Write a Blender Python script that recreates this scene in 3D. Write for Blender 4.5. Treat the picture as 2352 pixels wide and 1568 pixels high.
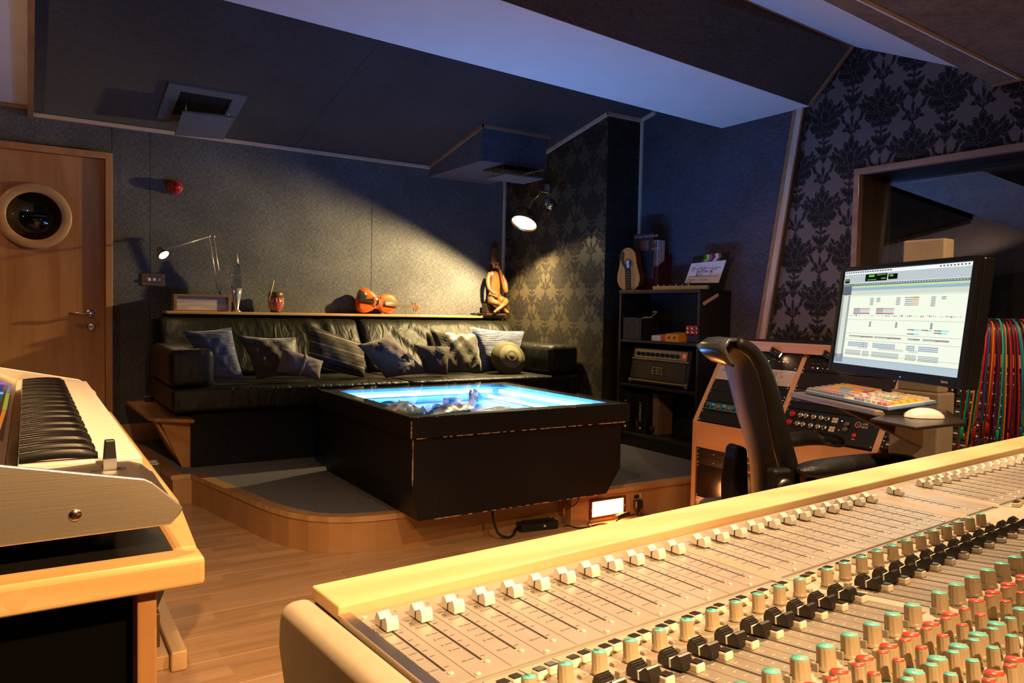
import bpy, bmesh, math, random
from mathutils import Vector, Matrix, Euler
random.seed(7)
PI = math.pi
D = bpy.data
for _o in list(D.objects): D.objects.remove(_o)
SC = bpy.context.scene
COL = SC.collection

# ------------------------------------------------------------------ camera
FPX, YAW, PIT, ROL, CAMZ = 1727.21, math.radians(32.8233), math.radians(2.3118), math.radians(1.14536), 1.10
fw = Vector((math.sin(YAW)*math.cos(PIT), math.cos(YAW)*math.cos(PIT), -math.sin(PIT)))
_r0 = Vector((math.cos(YAW), -math.sin(YAW), 0)); _d0 = fw.cross(_r0)
RT = math.cos(ROL)*_r0 - math.sin(ROL)*_d0
DN = math.sin(ROL)*_r0 + math.cos(ROL)*_d0
cam_d = D.cameras.new('camera'); cam_d.sensor_width = 36; cam_d.lens = 36*FPX/2352
cam_d.clip_start = 0.02; cam_d.clip_end = 60
cam = D.objects.new('camera', cam_d); COL.objects.link(cam); SC.camera = cam
_m = Matrix.Identity(4)
for i in range(3):
    _m[i][0] = RT[i]; _m[i][1] = -DN[i]; _m[i][2] = -fw[i]
_m.translation = Vector((0, 0, CAMZ)); cam.matrix_world = _m
CP = Vector((0, 0, CAMZ))

def ray(x, y): return RT*((x-1176)/FPX) + DN*((y-784)/FPX) + fw
def on(x, y, n, p):
    "the point of the plane (normal n, through p) that a photograph pixel shows"
    n = Vector(n); d = ray(x, y); return CP + d*(n.dot(Vector(p)-CP)/n.dot(d))
def onz(x, y, z): return on(x, y, (0, 0, 1), (0, 0, z))
def onx(x, y, v): return on(x, y, (1, 0, 0), (v, 0, 0))
def ony(x, y, v): return on(x, y, (0, 1, 0), (0, v, 0))

# ------------------------------------------------------------------ world, exposure, lights
W = D.worlds.new('world'); SC.world = W; W.use_nodes = True
W.node_tree.nodes['Background'].inputs[0].default_value = (0.02, 0.025, 0.05, 1)
W.node_tree.nodes['Background'].inputs[1].default_value = 0.3
SC.view_settings.view_transform = 'Standard'; SC.view_settings.look = 'None'
SC.view_settings.exposure = 0.0; SC.view_settings.gamma = 1.0
SC.view_settings.use_curve_mapping = False

def lamp(name, kind, loc, power, color, size=0.05, aim=None, spot=None, blend=0.3, sizey=None):
    l = D.lights.new(name, kind); l.energy = power; l.color = color
    if kind == 'AREA':
        l.size = size
        if sizey: l.shape = 'RECTANGLE'; l.size_y = sizey
    else: l.shadow_soft_size = size
    if kind == 'SPOT': l.spot_size = math.radians(spot); l.spot_blend = blend
    o = D.objects.new(name, l); COL.objects.link(o); o.location = loc
    if aim is not None:
        o.rotation_euler = (Vector(aim)-Vector(loc)).to_track_quat('-Z', 'Y').to_euler()
    return o
WARM = (1.0, 0.60, 0.26)
# warm ceiling spots over the console end of the room, all out of frame
lamp('ceiling_spot', 'SPOT', (1.38, 0.88, 2.02), 190, (1.0, 0.65, 0.35), 0.04, (1.22, 0.80, 0.0), 140, 1.0)
lamp('ceiling_spot', 'SPOT', (0.40, -0.75, 2.10), 400, (1.0, 0.60, 0.27), 0.04, (0.0, 1.02, 0.80), 62, 0.9)
lamp('ceiling_spot', 'SPOT', (-0.15, 1.55, 2.17), 115, (1.0, 0.56, 0.24), 0.04, (0.15, 1.75, 0.0), 104, 0.7)
lamp('ceiling_spot', 'SPOT', (1.45, 2.00, 2.20), 75, (1.0, 0.52, 0.24), 0.04, (3.15, 2.45, 0.75), 78, 0.8)
lamp('ceiling_spot', 'SPOT', (2.05, 0.20, 2.12), 75, (1.0, 0.60, 0.30), 0.04, (2.65, 1.30, 0.85), 80, 0.8)
lamp('ceiling_spot', 'SPOT', (-0.60, 4.60, 2.38), 20, (1.0, 0.50, 0.20), 0.03, (-0.12, 5.62, 0.75), 62, 0.9)
LAMPPOS = ony(1203, 515, 4.90)
LAMPAX = Vector((-.45, -.22, -.86)).normalized()
_rs = lamp('reading_spot_bulb', 'SPOT', LAMPPOS, 400, (1.0, 0.73, 0.32), 0.03, LAMPPOS+LAMPAX, 172, 0.25)
lamp('added_slope_fill', 'SPOT', (-1.5, 4.1, 1.75), 30, (1.0, 0.60, 0.42), 0.05, (-.5, 4.6, 2.55), 95, 0.9)  # added unseen lamp that brightens the white slope at the left
# the reflector inside the hood throws its beam towards the wall and the sofa
_rs.data.use_nodes = True; _t = _rs.data.node_tree; _e = _t.nodes['Emission']
_g = _t.nodes.new('ShaderNodeNewGeometry'); _v = _t.nodes.new('ShaderNodeVectorMath'); _v.operation = 'DOT_PRODUCT'
_t.links.new(_g.outputs['Incoming'], _v.inputs[0]); _v.inputs[1].default_value = tuple(Vector((-.35, .62, -.70)).normalized())
_r = _t.nodes.new('ShaderNodeMapRange'); _r.interpolation_type = 'SMOOTHSTEP'; _t.links.new(_v.outputs['Value'], _r.inputs[0])
_r.inputs[1].default_value = -.10; _r.inputs[2].default_value = 1.0; _r.inputs[3].default_value = .025; _r.inputs[4].default_value = 1.0
_t.links.new(_r.outputs[0], _e.inputs[1])
lamp('desk_lamp_bulb', 'SPOT', (0.80, 5.40, 1.36), 2.2, (1.0, 0.6, 0.25), 0.02, (0.95, 4.9, 0.9), 130, 0.5)

# ------------------------------------------------------------------ helpers: objects
def tag(o, label=None, cat=None, group=None, kind=None):
    if label: o['label'] = label
    if cat: o['category'] = cat
    if group: o['group'] = group
    if kind: o['kind'] = kind
    return o
def empty(name, loc=(0, 0, 0), rot=(0, 0, 0), label=None, cat=None, group=None, kind=None, parent=None):
    o = D.objects.new(name, None); COL.objects.link(o); o.location = loc; o.rotation_euler = rot
    o.empty_display_size = 0.05
    if parent: o.parent = parent
    return tag(o, label, cat, group, kind)
def copy_tree(o, parent=None):
    c = o.copy(); COL.objects.link(c)
    if parent is not None: c.parent = parent
    for ch in list(o.children): copy_tree(ch, c)
    return c

class MB:
    "collects shapes; build() links them as one mesh object"
    def __init__(s, M=None): s.v = []; s.f = []; s.M = M or Matrix.Identity(4); s.sm = []
    def add(s, vs, fs, smooth=False):
        b = len(s.v); s.v += [tuple(s.M @ Vector(p)) for p in vs]
        s.f += [tuple(b+i for i in f) for f in fs]; s.sm += [smooth]*len(fs); return s
    def box(s, a, b, T=None):
        x0, y0, z0 = a; x1, y1, z1 = b
        vs = [(x0,y0,z0),(x1,y0,z0),(x1,y1,z0),(x0,y1,z0),(x0,y0,z1),(x1,y0,z1),(x1,y1,z1),(x0,y1,z1)]
        if T is not None: vs = [tuple(T @ Vector(p)) for p in vs]
        return s.add(vs, [(0,3,2,1),(4,5,6,7),(0,1,5,4),(1,2,6,5),(2,3,7,6),(3,0,4,7)])
    def rbox(s, a, b, r=0.005, T=None, seg=2, smooth=False):
        bm = bmesh.new(); bmesh.ops.create_cube(bm, size=1)
        for v in bm.verts:
            v.co = Vector([(a[i]+b[i])/2 + v.co[i]*(b[i]-a[i]) for i in range(3)])
        bmesh.ops.bevel(bm, geom=bm.edges[:], offset=r, segments=seg, profile=0.5, affect='EDGES')
        return s.bm(bm, T, smooth)
    def bm(s, bm, T=None, smooth=False):
        bm.verts.ensure_lookup_table(); bm.verts.index_update()
        vs = [tuple(T @ v.co) if T is not None else tuple(v.co) for v in bm.verts]
        s.add(vs, [tuple(v.index for v in f.verts) for f in bm.faces], smooth); bm.free(); return s
    def prism(s, poly, dz, T=None):
        "poly: planar list of 3d points, extruded by vector dz"
        n = len(poly); d = Vector(dz); A = [Vector(p) for p in poly]
        vs = A + [p+d for p in A]
        if T is not None: vs = [T @ p for p in vs]
        nrm = Vector((0,0,0))
        for i in range(n): nrm += (A[i]-A[0]).cross(A[(i+1) % n]-A[0])
        fl = nrm.dot(d) > 0
        bot = tuple(range(n)); top = tuple(range(n, 2*n))
        fs = [bot[::-1] if fl else bot, top if fl else top[::-1]]
        for i in range(n):
            j = (i+1) % n
            fs.append((i, j, n+j, n+i) if fl else (j, i, n+i, n+j))
        return s.add([tuple(p) for p in vs], fs)
    def tube(s, pts, r, n=8, cap=True):
        P = [Vector(p) for p in pts]; m = len(P); R = r if isinstance(r, (list, tuple)) else [r]*m
        vs = []; up = None
        for i in range(m):
            t = (P[min(i+1, m-1)]-P[max(i-1, 0)]).normalized()
            if up is None:
                up = Vector((0,0,1)) if abs(t.z) < .9 else Vector((1,0,0))
            a = t.cross(up)
            if a.length < 1e-5: a = t.cross(Vector((0.3,1,0.2)))
            a.normalize(); b = a.cross(t).normalized(); up = b
            for k in range(n):
                c = 2*PI*k/n; vs.append(tuple(P[i]+(a*math.cos(c)+b*math.sin(c))*R[i]))
        fs = []
        for i in range(m-1):
            for k in range(n):
                k2 = (k+1) % n; fs.append((i*n+k, (i+1)*n+k, (i+1)*n+k2, i*n+k2))
        if cap: fs += [tuple(range(n)), tuple(range((m-1)*n, m*n))[::-1]]
        return s.add(vs, fs, True)
    def lathe(s, prof, n=24, T=None, cap=True):
        "prof: (r,z) pairs up the local z axis"
        vs = []; m = len(prof)
        for r, z in prof:
            for k in range(n): c = 2*PI*k/n; vs.append((r*math.cos(c), r*math.sin(c), z))
        fs = [(i*n+k, i*n+(k+1) % n, (i+1)*n+(k+1) % n, (i+1)*n+k) for i in range(m-1) for k in range(n)]
        if cap: fs += [tuple(range(n))[::-1], tuple(range((m-1)*n, m*n))]
        if T is not None: vs = [tuple(T @ Vector(p)) for p in vs]
        return s.add(vs, fs, True)
    def ball(s, c, r, n=12, T=None):
        rx, ry, rz = r if isinstance(r, (list, tuple)) else (r, r, r); vs = []; fs = []
        h = n//2
        for i in range(h+1):
            a = PI*i/h
            for k in range(n):
                b = 2*PI*k/n; vs.append((c[0]+rx*math.sin(a)*math.cos(b), c[1]+ry*math.sin(a)*math.sin(b), c[2]-rz*math.cos(a)))
        for i in range(h):
            for k in range(n): fs.append((i*n+k, i*n+(k+1) % n, (i+1)*n+(k+1) % n, (i+1)*n+k))
        if T is not None: vs = [tuple(T @ Vector(p)) for p in vs]
        return s.add(vs, fs, True)
    def grid(s, P, smooth=True, close=False):
        "P: rows of 3d points"
        m = len(P); n = len(P[0]); vs = [tuple(p) for r in P for p in r]
        nn = n if close else n-1
        fs = [(i*n+j, i*n+(j+1) % n, (i+1)*n+(j+1) % n, (i+1)*n+j) for i in range(m-1) for j in range(nn)]
        return s.add(vs, fs, smooth)
    def mesh(s, name='mesh'):
        me = D.meshes.new(name); me.from_pydata(s.v, [], s.f)
        me.polygons.foreach_set('use_smooth', s.sm); me.update(); return me
    def build(s, name, mat, parent=None, loc=None, rot=None, label=None, cat=None, group=None, kind=None, bevel=0, solid=0, subsurf=0, autosm=False):
        me = s.mesh(name)
        if mat: me.materials.append(mat)
        o = D.objects.new(name, me); COL.objects.link(o)
        if loc is not None: o.location = loc
        if rot is not None: o.rotation_euler = rot
        if parent: o.parent = parent
        if solid:
            md = o.modifiers.new('solid', 'SOLIDIFY'); md.thickness = solid; md.offset = 0
        if subsurf:
            md = o.modifiers.new('sub', 'SUBSURF'); md.levels = subsurf; md.render_levels = subsurf
        if bevel:
            md = o.modifiers.new('bevel', 'BEVEL'); md.width = bevel; md.segments = 2; md.limit_method = 'ANGLE'; md.angle_limit = math.radians(35)
        return tag(o, label, cat, group, kind)
def inst(me, name, mat=None, parent=None, loc=(0,0,0), rot=(0,0,0), **k):
    o = D.objects.new(name, me); COL.objects.link(o); o.location = loc; o.rotation_euler = rot
    if parent: o.parent = parent
    return tag(o, **k)
def text(name, s, size, mat, parent=None, loc=(0,0,0), M=None, ext=0.0003, ax='CENTER', **k):
    cu = D.curves.new(name, 'FONT'); cu.body = s; cu.size = size; cu.extrude = ext
    cu.align_x = ax; cu.align_y = 'CENTER'; cu.resolution_u = 2
    me_o = D.objects.new(name+'_tmp', cu); COL.objects.link(me_o)
    dg = bpy.context.evaluated_depsgraph_get(); me = D.meshes.new_from_object(me_o.evaluated_get(dg))
    D.objects.remove(me_o)
    me.materials.clear(); me.materials.append(mat)
    o = D.objects.new(name, me); COL.objects.link(o)
    if parent: o.parent = parent
    if M is not None: o.matrix_local = M
    else: o.location = loc
    return tag(o, **k)
def frame(o, x, y, z=None):
    "matrix with given origin and x, y axes (z = x cross y)"
    x = Vector(x).normalized(); y = Vector(y); y = (y - x*x.dot(y)).normalized(); z = x.cross(y)
    m = Matrix.Identity(4)
    for i in range(3): m[i][0] = x[i]; m[i][1] = y[i]; m[i][2] = z[i]; m[i][3] = o[i]
    return m
def T(x=0, y=0, z=0): return Matrix.Translation((x, y, z))
def RX(d): return Matrix.Rotation(math.radians(d), 4, 'X')
def RY(d): return Matrix.Rotation(math.radians(d), 4, 'Y')
def RZ(d): return Matrix.Rotation(math.radians(d), 4, 'Z')

# ------------------------------------------------------------------ helpers: materials
class NT:
    def __init__(s, name):
        s.m = D.materials.new(name); s.m.use_nodes = True; s.t = s.m.node_tree; s.t.nodes.clear()
        s.out = s.n('ShaderNodeOutputMaterial')
    def n(s, ty, **k):
        x = s.t.nodes.new(ty)
        for a, b in k.items(): setattr(x, a, b)
        return x
    def l(s, a, b): s.t.links.new(a, b)
    def set(s, nd, inp, v):
        if hasattr(v, 'is_linked') or isinstance(v, bpy.types.NodeSocket): s.l(v, nd.inputs[inp])
        else: nd.inputs[inp].default_value = v
    def math(s, op, a, b=0.0, c=0.0):
        x = s.n('ShaderNodeMath', operation=op); s.set(x, 0, a); s.set(x, 1, b); s.set(x, 2, c); return x.outputs[0]
    def vm(s, op, a, b=(0,0,0)):
        x = s.n('ShaderNodeVectorMath', operation=op); s.set(x, 0, a); s.set(x, 1, b)
        return x.outputs['Value'] if op in ('DOT_PRODUCT', 'LENGTH') else x.outputs[0]
    def ramp(s, f, stops):
        x = s.n('ShaderNodeValToRGB'); s.l(f, x.inputs[0]); e = x.color_ramp.elements
        while len(e) > 1: e.remove(e[-1])
        e[0].position = stops[0][0]; e[0].color = (*stops[0][1], 1)
        for p, c in stops[1:]: q = e.new(p); q.color = (*c, 1)
        return x.outputs[0]
    def mix(s, f, a, b):
        x = s.n('ShaderNodeMix', data_type='RGBA'); s.set(x, 0, f)
        s.set(x, 6, a if not isinstance(a, tuple) or len(a) == 4 else (*a, 1)); s.set(x, 7, b if not isinstance(b, tuple) or len(b) == 4 else (*b, 1))
        return x.outputs[2]
    def co(s, sc=(1,1,1), kind='Object', rot=(0,0,0)):
        c = s.n('ShaderNodeTexCoord'); m = s.n('ShaderNodeMapping'); s.l(c.outputs[kind], m.inputs[0])
        m.inputs['Scale'].default_value = sc; m.inputs['Rotation'].default_value = rot; return m.outputs[0]
    def noise(s, vec, scale, detail=3, rough=.5, dist=0):
        x = s.n('ShaderNodeTexNoise'); s.l(vec, x.inputs['Vector']); x.inputs['Scale'].default_value = scale
        x.inputs['Detail'].default_value = detail; x.inputs['Roughness'].default_value = rough; x.inputs['Distortion'].default_value = dist
        return x.outputs[0]
    def bsdf(s, color, rough=.5, metal=0, bump=None, bs=.1, bd=.002, spec=.5, coat=0, trans=0, sss=0, sheen=0, ior=None, alpha=None):
        p = s.n('ShaderNodeBsdfPrincipled')
        s.set(p, 'Base Color', (*color, 1) if isinstance(color, tuple) and len(color) == 3 else color)
        s.set(p, 'Roughness', rough); s.set(p, 'Metallic', metal); p.inputs['Specular IOR Level'].default_value = spec
        p.inputs['Coat Weight'].default_value = coat; p.inputs['Coat Roughness'].default_value = .1
        p.inputs['Transmission Weight'].default_value = trans; p.inputs['Subsurface Weight'].default_value = sss
        p.inputs['Sheen Weight'].default_value = sheen
        if ior: p.inputs['IOR'].default_value = ior
        if alpha is not None: s.set(p, 'Alpha', alpha)
        if bump is not None:
            b = s.n('ShaderNodeBump'); b.inputs['Strength'].default_value = bs; b.inputs['Distance'].default_value = bd
            s.l(bump, b.inputs['Height']); s.l(b.outputs[0], p.inputs['Normal'])
        s.l(p.outputs[0], s.out.inputs[0]); s.p = p; return s.m
_mc = {}
def plain(name, color, rough=.5, metal=0, var=.06, scale=30, bs=.05, **k):
    "solid-coloured surface with a faint procedural mottling and relief"
    if name in _mc: return _mc[name]
    t = NT(name); nz = t.noise(t.co(), scale, 4)
    c0 = tuple(max(0, c*(1-var)) for c in color); c1 = tuple(min(1, c*(1+var)) for c in color)
    _mc[name] = t.bsdf(t.ramp(nz, [(.3, c0), (.7, c1)]), rough, metal, nz, bs, .001, **k); return _mc[name]
def glow(name, color, strength):
    if name in _mc: return _mc[name]
    t = NT(name); e = t.n('ShaderNodeEmission'); e.inputs[0].default_value = (*color, 1); e.inputs[1].default_value = strength
    t.l(e.outputs[0], t.out.inputs[0]); _mc[name] = t.m; return t.m
def fabric(name, color, scale=260, rough=.95, light=1.5, sheen=.2):
    "woven cloth: crossed thread bands broken by noise"
    if name in _mc: return _mc[name]
    t = NT(name); v = t.co()
    a = t.noise(t.co((scale, scale, scale*.12)), 1, 2); b = t.noise(t.co((scale*.12, scale*.12, scale)), 1, 2)
    s = t.math('ADD', a, b); big = t.noise(v, 3, 3)
    f = t.math('ADD', t.math('MULTIPLY', s, .5), t.math('MULTIPLY', t.math('SUBTRACT', big, .5), .25))
    c0 = tuple(c*.55 for c in color); c1 = tuple(min(1, c*light) for c in color)
    _mc[name] = t.bsdf(t.ramp(f, [(.36, c0), (.5, color), (.64, c1)]), rough, 0, s, .35, .001, spec=.2, sheen=sheen); return _mc[name]
def wood(name, dark, light, axis=0, scale=6, rough=.4, ring=14, coat=.15, contrast=1.0):
    "grain stretched along one axis, with faint cathedral figure"
    if name in _mc: return _mc[name]
    t = NT(name); sc = [scale*3, scale*3, scale*3]; sc[axis] = scale*.22
    v = t.co(tuple(sc)); a = t.noise(v, 1, 5, .6, .6)
    sc2 = [ring*14, ring*14, ring*14]; sc2[axis] = ring*.5; fine = t.noise(t.co(tuple(sc2)), 1, 3)
    sc3 = [1.2, 1.2, 1.2]; sc3[axis] = .25
    w = t.n('ShaderNodeTexWave', wave_type='RINGS', rings_direction='SPHERICAL'); t.l(t.co(tuple(sc3)), w.inputs[0])
    w.inputs['Scale'].default_value = ring*.5; w.inputs['Distortion'].default_value = 6; w.inputs['Detail'].default_value = 2; w.inputs['Detail Scale'].default_value = 1.2
    f = t.math('ADD', t.math('MULTIPLY', a, .55), t.math('ADD', t.math('MULTIPLY', fine, .25), t.math('MULTIPLY', w.outputs['Fac'], .2)))
    _mc[name] = t.bsdf(t.ramp(f, [(.30, dark), (.62, light)]), rough, 0, fine, .08, .001, coat=coat); return _mc[name]
def metal(name, color, rough=.3, brush=None):
    if name in _mc: return _mc[name]
    t = NT(name); sc = [40, 40, 40]
    if brush is not None: sc = [900, 900, 900]; sc[brush] = 8
    nz = t.noise(t.co(tuple(sc)), 1, 3)
    c0 = tuple(c*.88 for c in color)
    _mc[name] = t.bsdf(t.ramp(nz, [(.3, c0), (.7, color)]), rough, 1, nz, .12 if brush is not None else .02, .001); return _mc[name]
def leather(name, color, rough=.38, scale=7):
    if name in _mc: return _mc[name]
    t = NT(name); v = t.co(); g = t.n('ShaderNodeTexVoronoi'); t.l(v, g.inputs[0]); g.inputs['Scale'].default_value = 420
    w = t.noise(t.co((scale*2.2, scale, scale*.7)), 1, 3, .5, .9)
    h = t.math('ADD', t.math('MULTIPLY', g.outputs[0], .04), t.math('MULTIPLY', w, 1.0))
    r = t.math('ADD', t.math('MULTIPLY', w, .25), rough-.12)
    _mc[name] = t.bsdf(color, r, 0, h, .55, .03, spec=.35); return _mc[name]
def glassmat(name, color=(1,1,1), rough=0.0, ior=1.45):
    if name in _mc: return _mc[name]
    t = NT(name); _mc[name] = t.bsdf(color, rough, 0, trans=1, ior=ior); return _mc[name]
def thinglass(name, tint=(1,1,1), panes=1.0):
    "a thin pane: clear with a fresnel reflection, lets lamps shine through"
    if name in _mc: return _mc[name]
    t = NT(name); a = t.n('ShaderNodeBsdfTransparent'); a.inputs[0].default_value = (*tint, 1)
    g = t.n('ShaderNodeBsdfGlossy'); g.inputs['Roughness'].default_value = .01
    lw = t.n('ShaderNodeFresnel'); lw.inputs[0].default_value = 1.5
    mx = t.n('ShaderNodeMixShader'); gm = t.n('ShaderNodeNewGeometry'); t.l(t.math('MINIMUM', 1.0, t.math('MULTIPLY', t.math('MULTIPLY', lw.outputs[0], panes), t.math('SUBTRACT', 1.0, gm.outputs['Backfacing']))), mx.inputs[0]); t.l(a.outputs[0], mx.inputs[1]); t.l(g.outputs[0], mx.inputs[2])
    t.l(mx.outputs[0], t.out.inputs[0]); _mc[name] = t.m; return t.m

def damask(name, axis, o, w, h, ground, ink):
    "flock wallpaper: half-drop lattice of mirrored palmettes made of ellipse petals"
    t = NT(name); c = t.n('ShaderNodeTexCoord'); sp = t.n('ShaderNodeSeparateXYZ')
    wob = t.n('ShaderNodeTexNoise'); t.l(c.outputs['Object'], wob.inputs['Vector']); wob.inputs['Scale'].default_value = 55; wob.inputs['Detail'].default_value = 1
    wv = t.vm('MULTIPLY', t.vm('SUBTRACT', wob.outputs['Color'], (.5,.5,.5)), (.016,.016,.016))
    t.l(t.vm('ADD', c.outputs['Object'], wv), sp.inputs[0])
    u = t.math('DIVIDE', t.math('SUBTRACT', sp.outputs['XYZ'.index(axis)], o[0]), w)
    v = t.math('DIVIDE', t.math('SUBTRACT', sp.outputs[2], o[1]), h)
    def wrap(x, off): return t.math('SUBTRACT', t.math('FRACT', t.math('ADD', x, .5+off)), .5)
    ua = t.math('ABSOLUTE', wrap(u, 0)); va = wrap(v, 0); ub = t.math('ABSOLUTE', wrap(u, .5)); vb = wrap(v, .5)
    sel = t.math('GREATER_THAN', t.math('ADD', ua, t.math('ABSOLUTE', va)), .5)
    def pick(a, b): return t.math('ADD', a, t.math('MULTIPLY', sel, t.math('SUBTRACT', b, a)))
    cb = t.n('ShaderNodeCombineXYZ'); t.l(t.math('MULTIPLY', pick(ua, ub), .36), cb.inputs[0]); t.l(t.math('MULTIPLY', pick(va, vb), .52), cb.inputs[1])
    P = cb.outputs[0]; best = None
    E = [(0,.015,.027,.05,0),(0,.095,.016,.04,0),(.026,.07,.015,.035,-22),(.046,.04,.016,.036,-42),(.062,.005,.017,.034,-62),
         (.066,-.04,.02,.026,35),(.036,-.045,.03,.024,0),(.088,-.03,.011,.02,20),(.083,.03,.01,.016,-50),(0,-.085,.018,.022,0),(.028,-.088,.021,.011,-25),
         (.05,-.082,.012,.012,0),(0,-.125,.006,.03,0),(.022,-.128,.017,.007,30),
         (0,-.185,.018,.03,0),(.022,-.18,.011,.031,-18),(.04,-.168,.009,.026,-40),(0,-.232,.012,.02,0),(.024,-.222,.02,.008,25),(.05,-.2,.014,.009,60),
         (0,.152,.005,.03,0),(.018,.165,.018,.007,42),(.03,.2,.012,.028,-35),(.052,.178,.01,.02,-70),(0,.222,.008,.03,0),
         (.108,.03,.012,.034,-14),(.118,-.015,.009,.028,18),(.13,.03,.008,.026,-40),(.128,-.035,.007,.02,45),(.095,.07,.009,.024,-35)]
    for ex, ez, a, b, ang in E:
        q = t.vm('SUBTRACT', P, (ex, ez, 0)); r = math.radians(ang); cs, sn = math.cos(r), math.sin(r); a *= 1.22; b *= 1.14
        d1 = t.vm('DOT_PRODUCT', q, (cs/a, sn/a, 0)); d2 = t.vm('DOT_PRODUCT', q, (-sn/b, cs/b, 0))
        f = t.math('MULTIPLY_ADD', d1, d1, t.math('MULTIPLY', d2, d2))
        best = f if best is None else t.math('MINIMUM', best, f)
    mask = t.math('LESS_THAN', best, 1.0)
    line = t.math('LESS_THAN', t.math('ABSOLUTE', t.math('SUBTRACT', best, .5)), .07)
    k = t.math('MULTIPLY', mask, t.math('SUBTRACT', 1.0, t.math('MULTIPLY', line, .55)))
    col = t.mix(k, ground, ink)
    rough = t.math('ADD', .42, t.math('MULTIPLY', k, .4))
    return t.bsdf(col, rough, 0, k, .15, .002, spec=.4)

# ================================================================== materials of the room
M_FAB_WALL = fabric('grey_wall_cloth', (.092, .092, .100), 330, light=1.9)
M_FAB_BLUE = fabric('blue_grey_wall_cloth', (.062, .060, .083), 300, light=1.6)
M_FAB_CEIL = fabric('dark_ceiling_cloth', (.026, .025, .031), 260, light=1.4)
M_FAB_BROWN = fabric('brown_ceiling_cloth', (.055, .042, .034), 220, light=1.4)
M_WHITE = plain('white_plaster', (.72, .72, .74), .8, scale=6, var=.03)
M_BLACK = plain('matt_black', (.006, .006, .007), .6)
M_TRIM = wood('pale_trim_wood', (.50, .36, .26), (.64, .50, .38), 0)
M_TRIMY = wood('pale_trim_wood_y', (.50, .36, .26), (.64, .50, .38), 1)
M_TRIMZ = wood('pale_trim_wood_z', (.50, .36, .26), (.64, .50, .38), 2)
M_BTRIM = wood('brown_trim_wood', (.26, .13, .055), (.36, .20, .09), 0)
M_BTRIMY = wood('brown_trim_wood_y', (.26, .13, .055), (.36, .20, .09), 1)
M_MAPLE = wood('maple_ply', (.46, .27, .12), (.60, .38, .19), 0, 3, .3, 8)
M_MAPLEZ = wood('maple_ply_z', (.46, .27, .12), (.60, .38, .19), 2, 3, .3, 8)
M_DOOR = wood('oak_veneer', (.36, .15, .05), (.50, .25, .10), 2, 5, .42, 9)
M_CARPET = fabric('dark_carpet', (.034, .032, .046), 500, light=1.7)
M_CHROME = metal('chrome', (.75, .74, .72), .12)
M_STEEL = metal('satin_steel', (.62, .60, .57), .3)
M_DAM1 = damask('damask_recess', 'Y', (4.605, 1.127), .385, .51, (.062, .050, .032), (.012, .009, .007))
M_DAM2 = damask('damask_pier_shaded', 'X', (3.6, 1.127), .385, .51, (.03, .026, .022), (.015, .012, .010))  # the recess paper again, darkened to paint in the pier's shade
M_DAM3 = damask('damask_window', 'Y', (2.728, 1.205), .345, .517, (.155, .130, .125), (.011, .009, .010))

# ================================================================== floor
def laminate():
    t = NT('three_strip_laminate'); c = t.n('ShaderNodeTexCoord')
    oi = t.n('ShaderNodeObjectInfo')
    off = t.n('ShaderNodeCombineXYZ'); t.l(t.math('MULTIPLY', oi.outputs['Random'], 7.0), off.inputs[0]); t.l(t.math('MULTIPLY', oi.outputs['Random'], 3.0), off.inputs[2])
    v = t.vm('ADD', c.outputs['Object'], off.outputs[0])
    b = t.n('ShaderNodeTexBrick'); t.l(v, b.inputs['Vector']); b.offset = .37; b.inputs['Scale'].default_value = 1
    b.inputs['Brick Width'].default_value = .36; b.inputs['Row Height'].default_value = .0633; b.inputs['Mortar Size'].default_value = .0006
    b.inputs['Color1'].default_value = (0,0,0,1); b.inputs['Color2'].default_value = (1,1,1,1); b.inputs['Mortar'].default_value = (.3,.3,.3,1); b.inputs['Bias'].default_value = 0
    m = t.n('ShaderNodeMapping'); t.l(v, m.inputs[0]); m.inputs['Scale'].default_value = (3, 38, 38)
    g = t.noise(m.outputs[0], 1, 5, .6, .4)
    sep = t.n('ShaderNodeSeparateColor'); t.l(b.outputs['Color'], sep.inputs[0])
    f = t.math('ADD', t.math('MULTIPLY', sep.outputs[0], .30), t.math('MULTIPLY', g, .7))
    return t.bsdf(t.ramp(f, [(.25, (.36, .20, .092)), (.5, (.47, .28, .135)), (.78, (.57, .36, .19))]), .36, 0, g, .03, .001, spec=.5)
M_LAM = laminate()
fl = empty('floor', kind='structure')
MB().box((-2.6, -1.6, -.08), (4.1, 5.8, -.0105)).build('subfloor', M_BLACK, fl)
bw, bl = .19, 1.28
pm = MB().rbox((0, 0, -.01), (bl-.0012, bw-.0012, 0), .0012, seg=1).mesh('plank'); pm.materials.append(M_LAM)
for j in range(35):
    y = -1.0+j*bw; x = -1.0 - (j*.43 % 1.0)*bl*.6
    while x < 3.85:
        if not (x > .8 and y > 3.4) and x+bl > -1.0: inst(pm, 'plank', None, fl, (x, y, 0))
        x += bl

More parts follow.
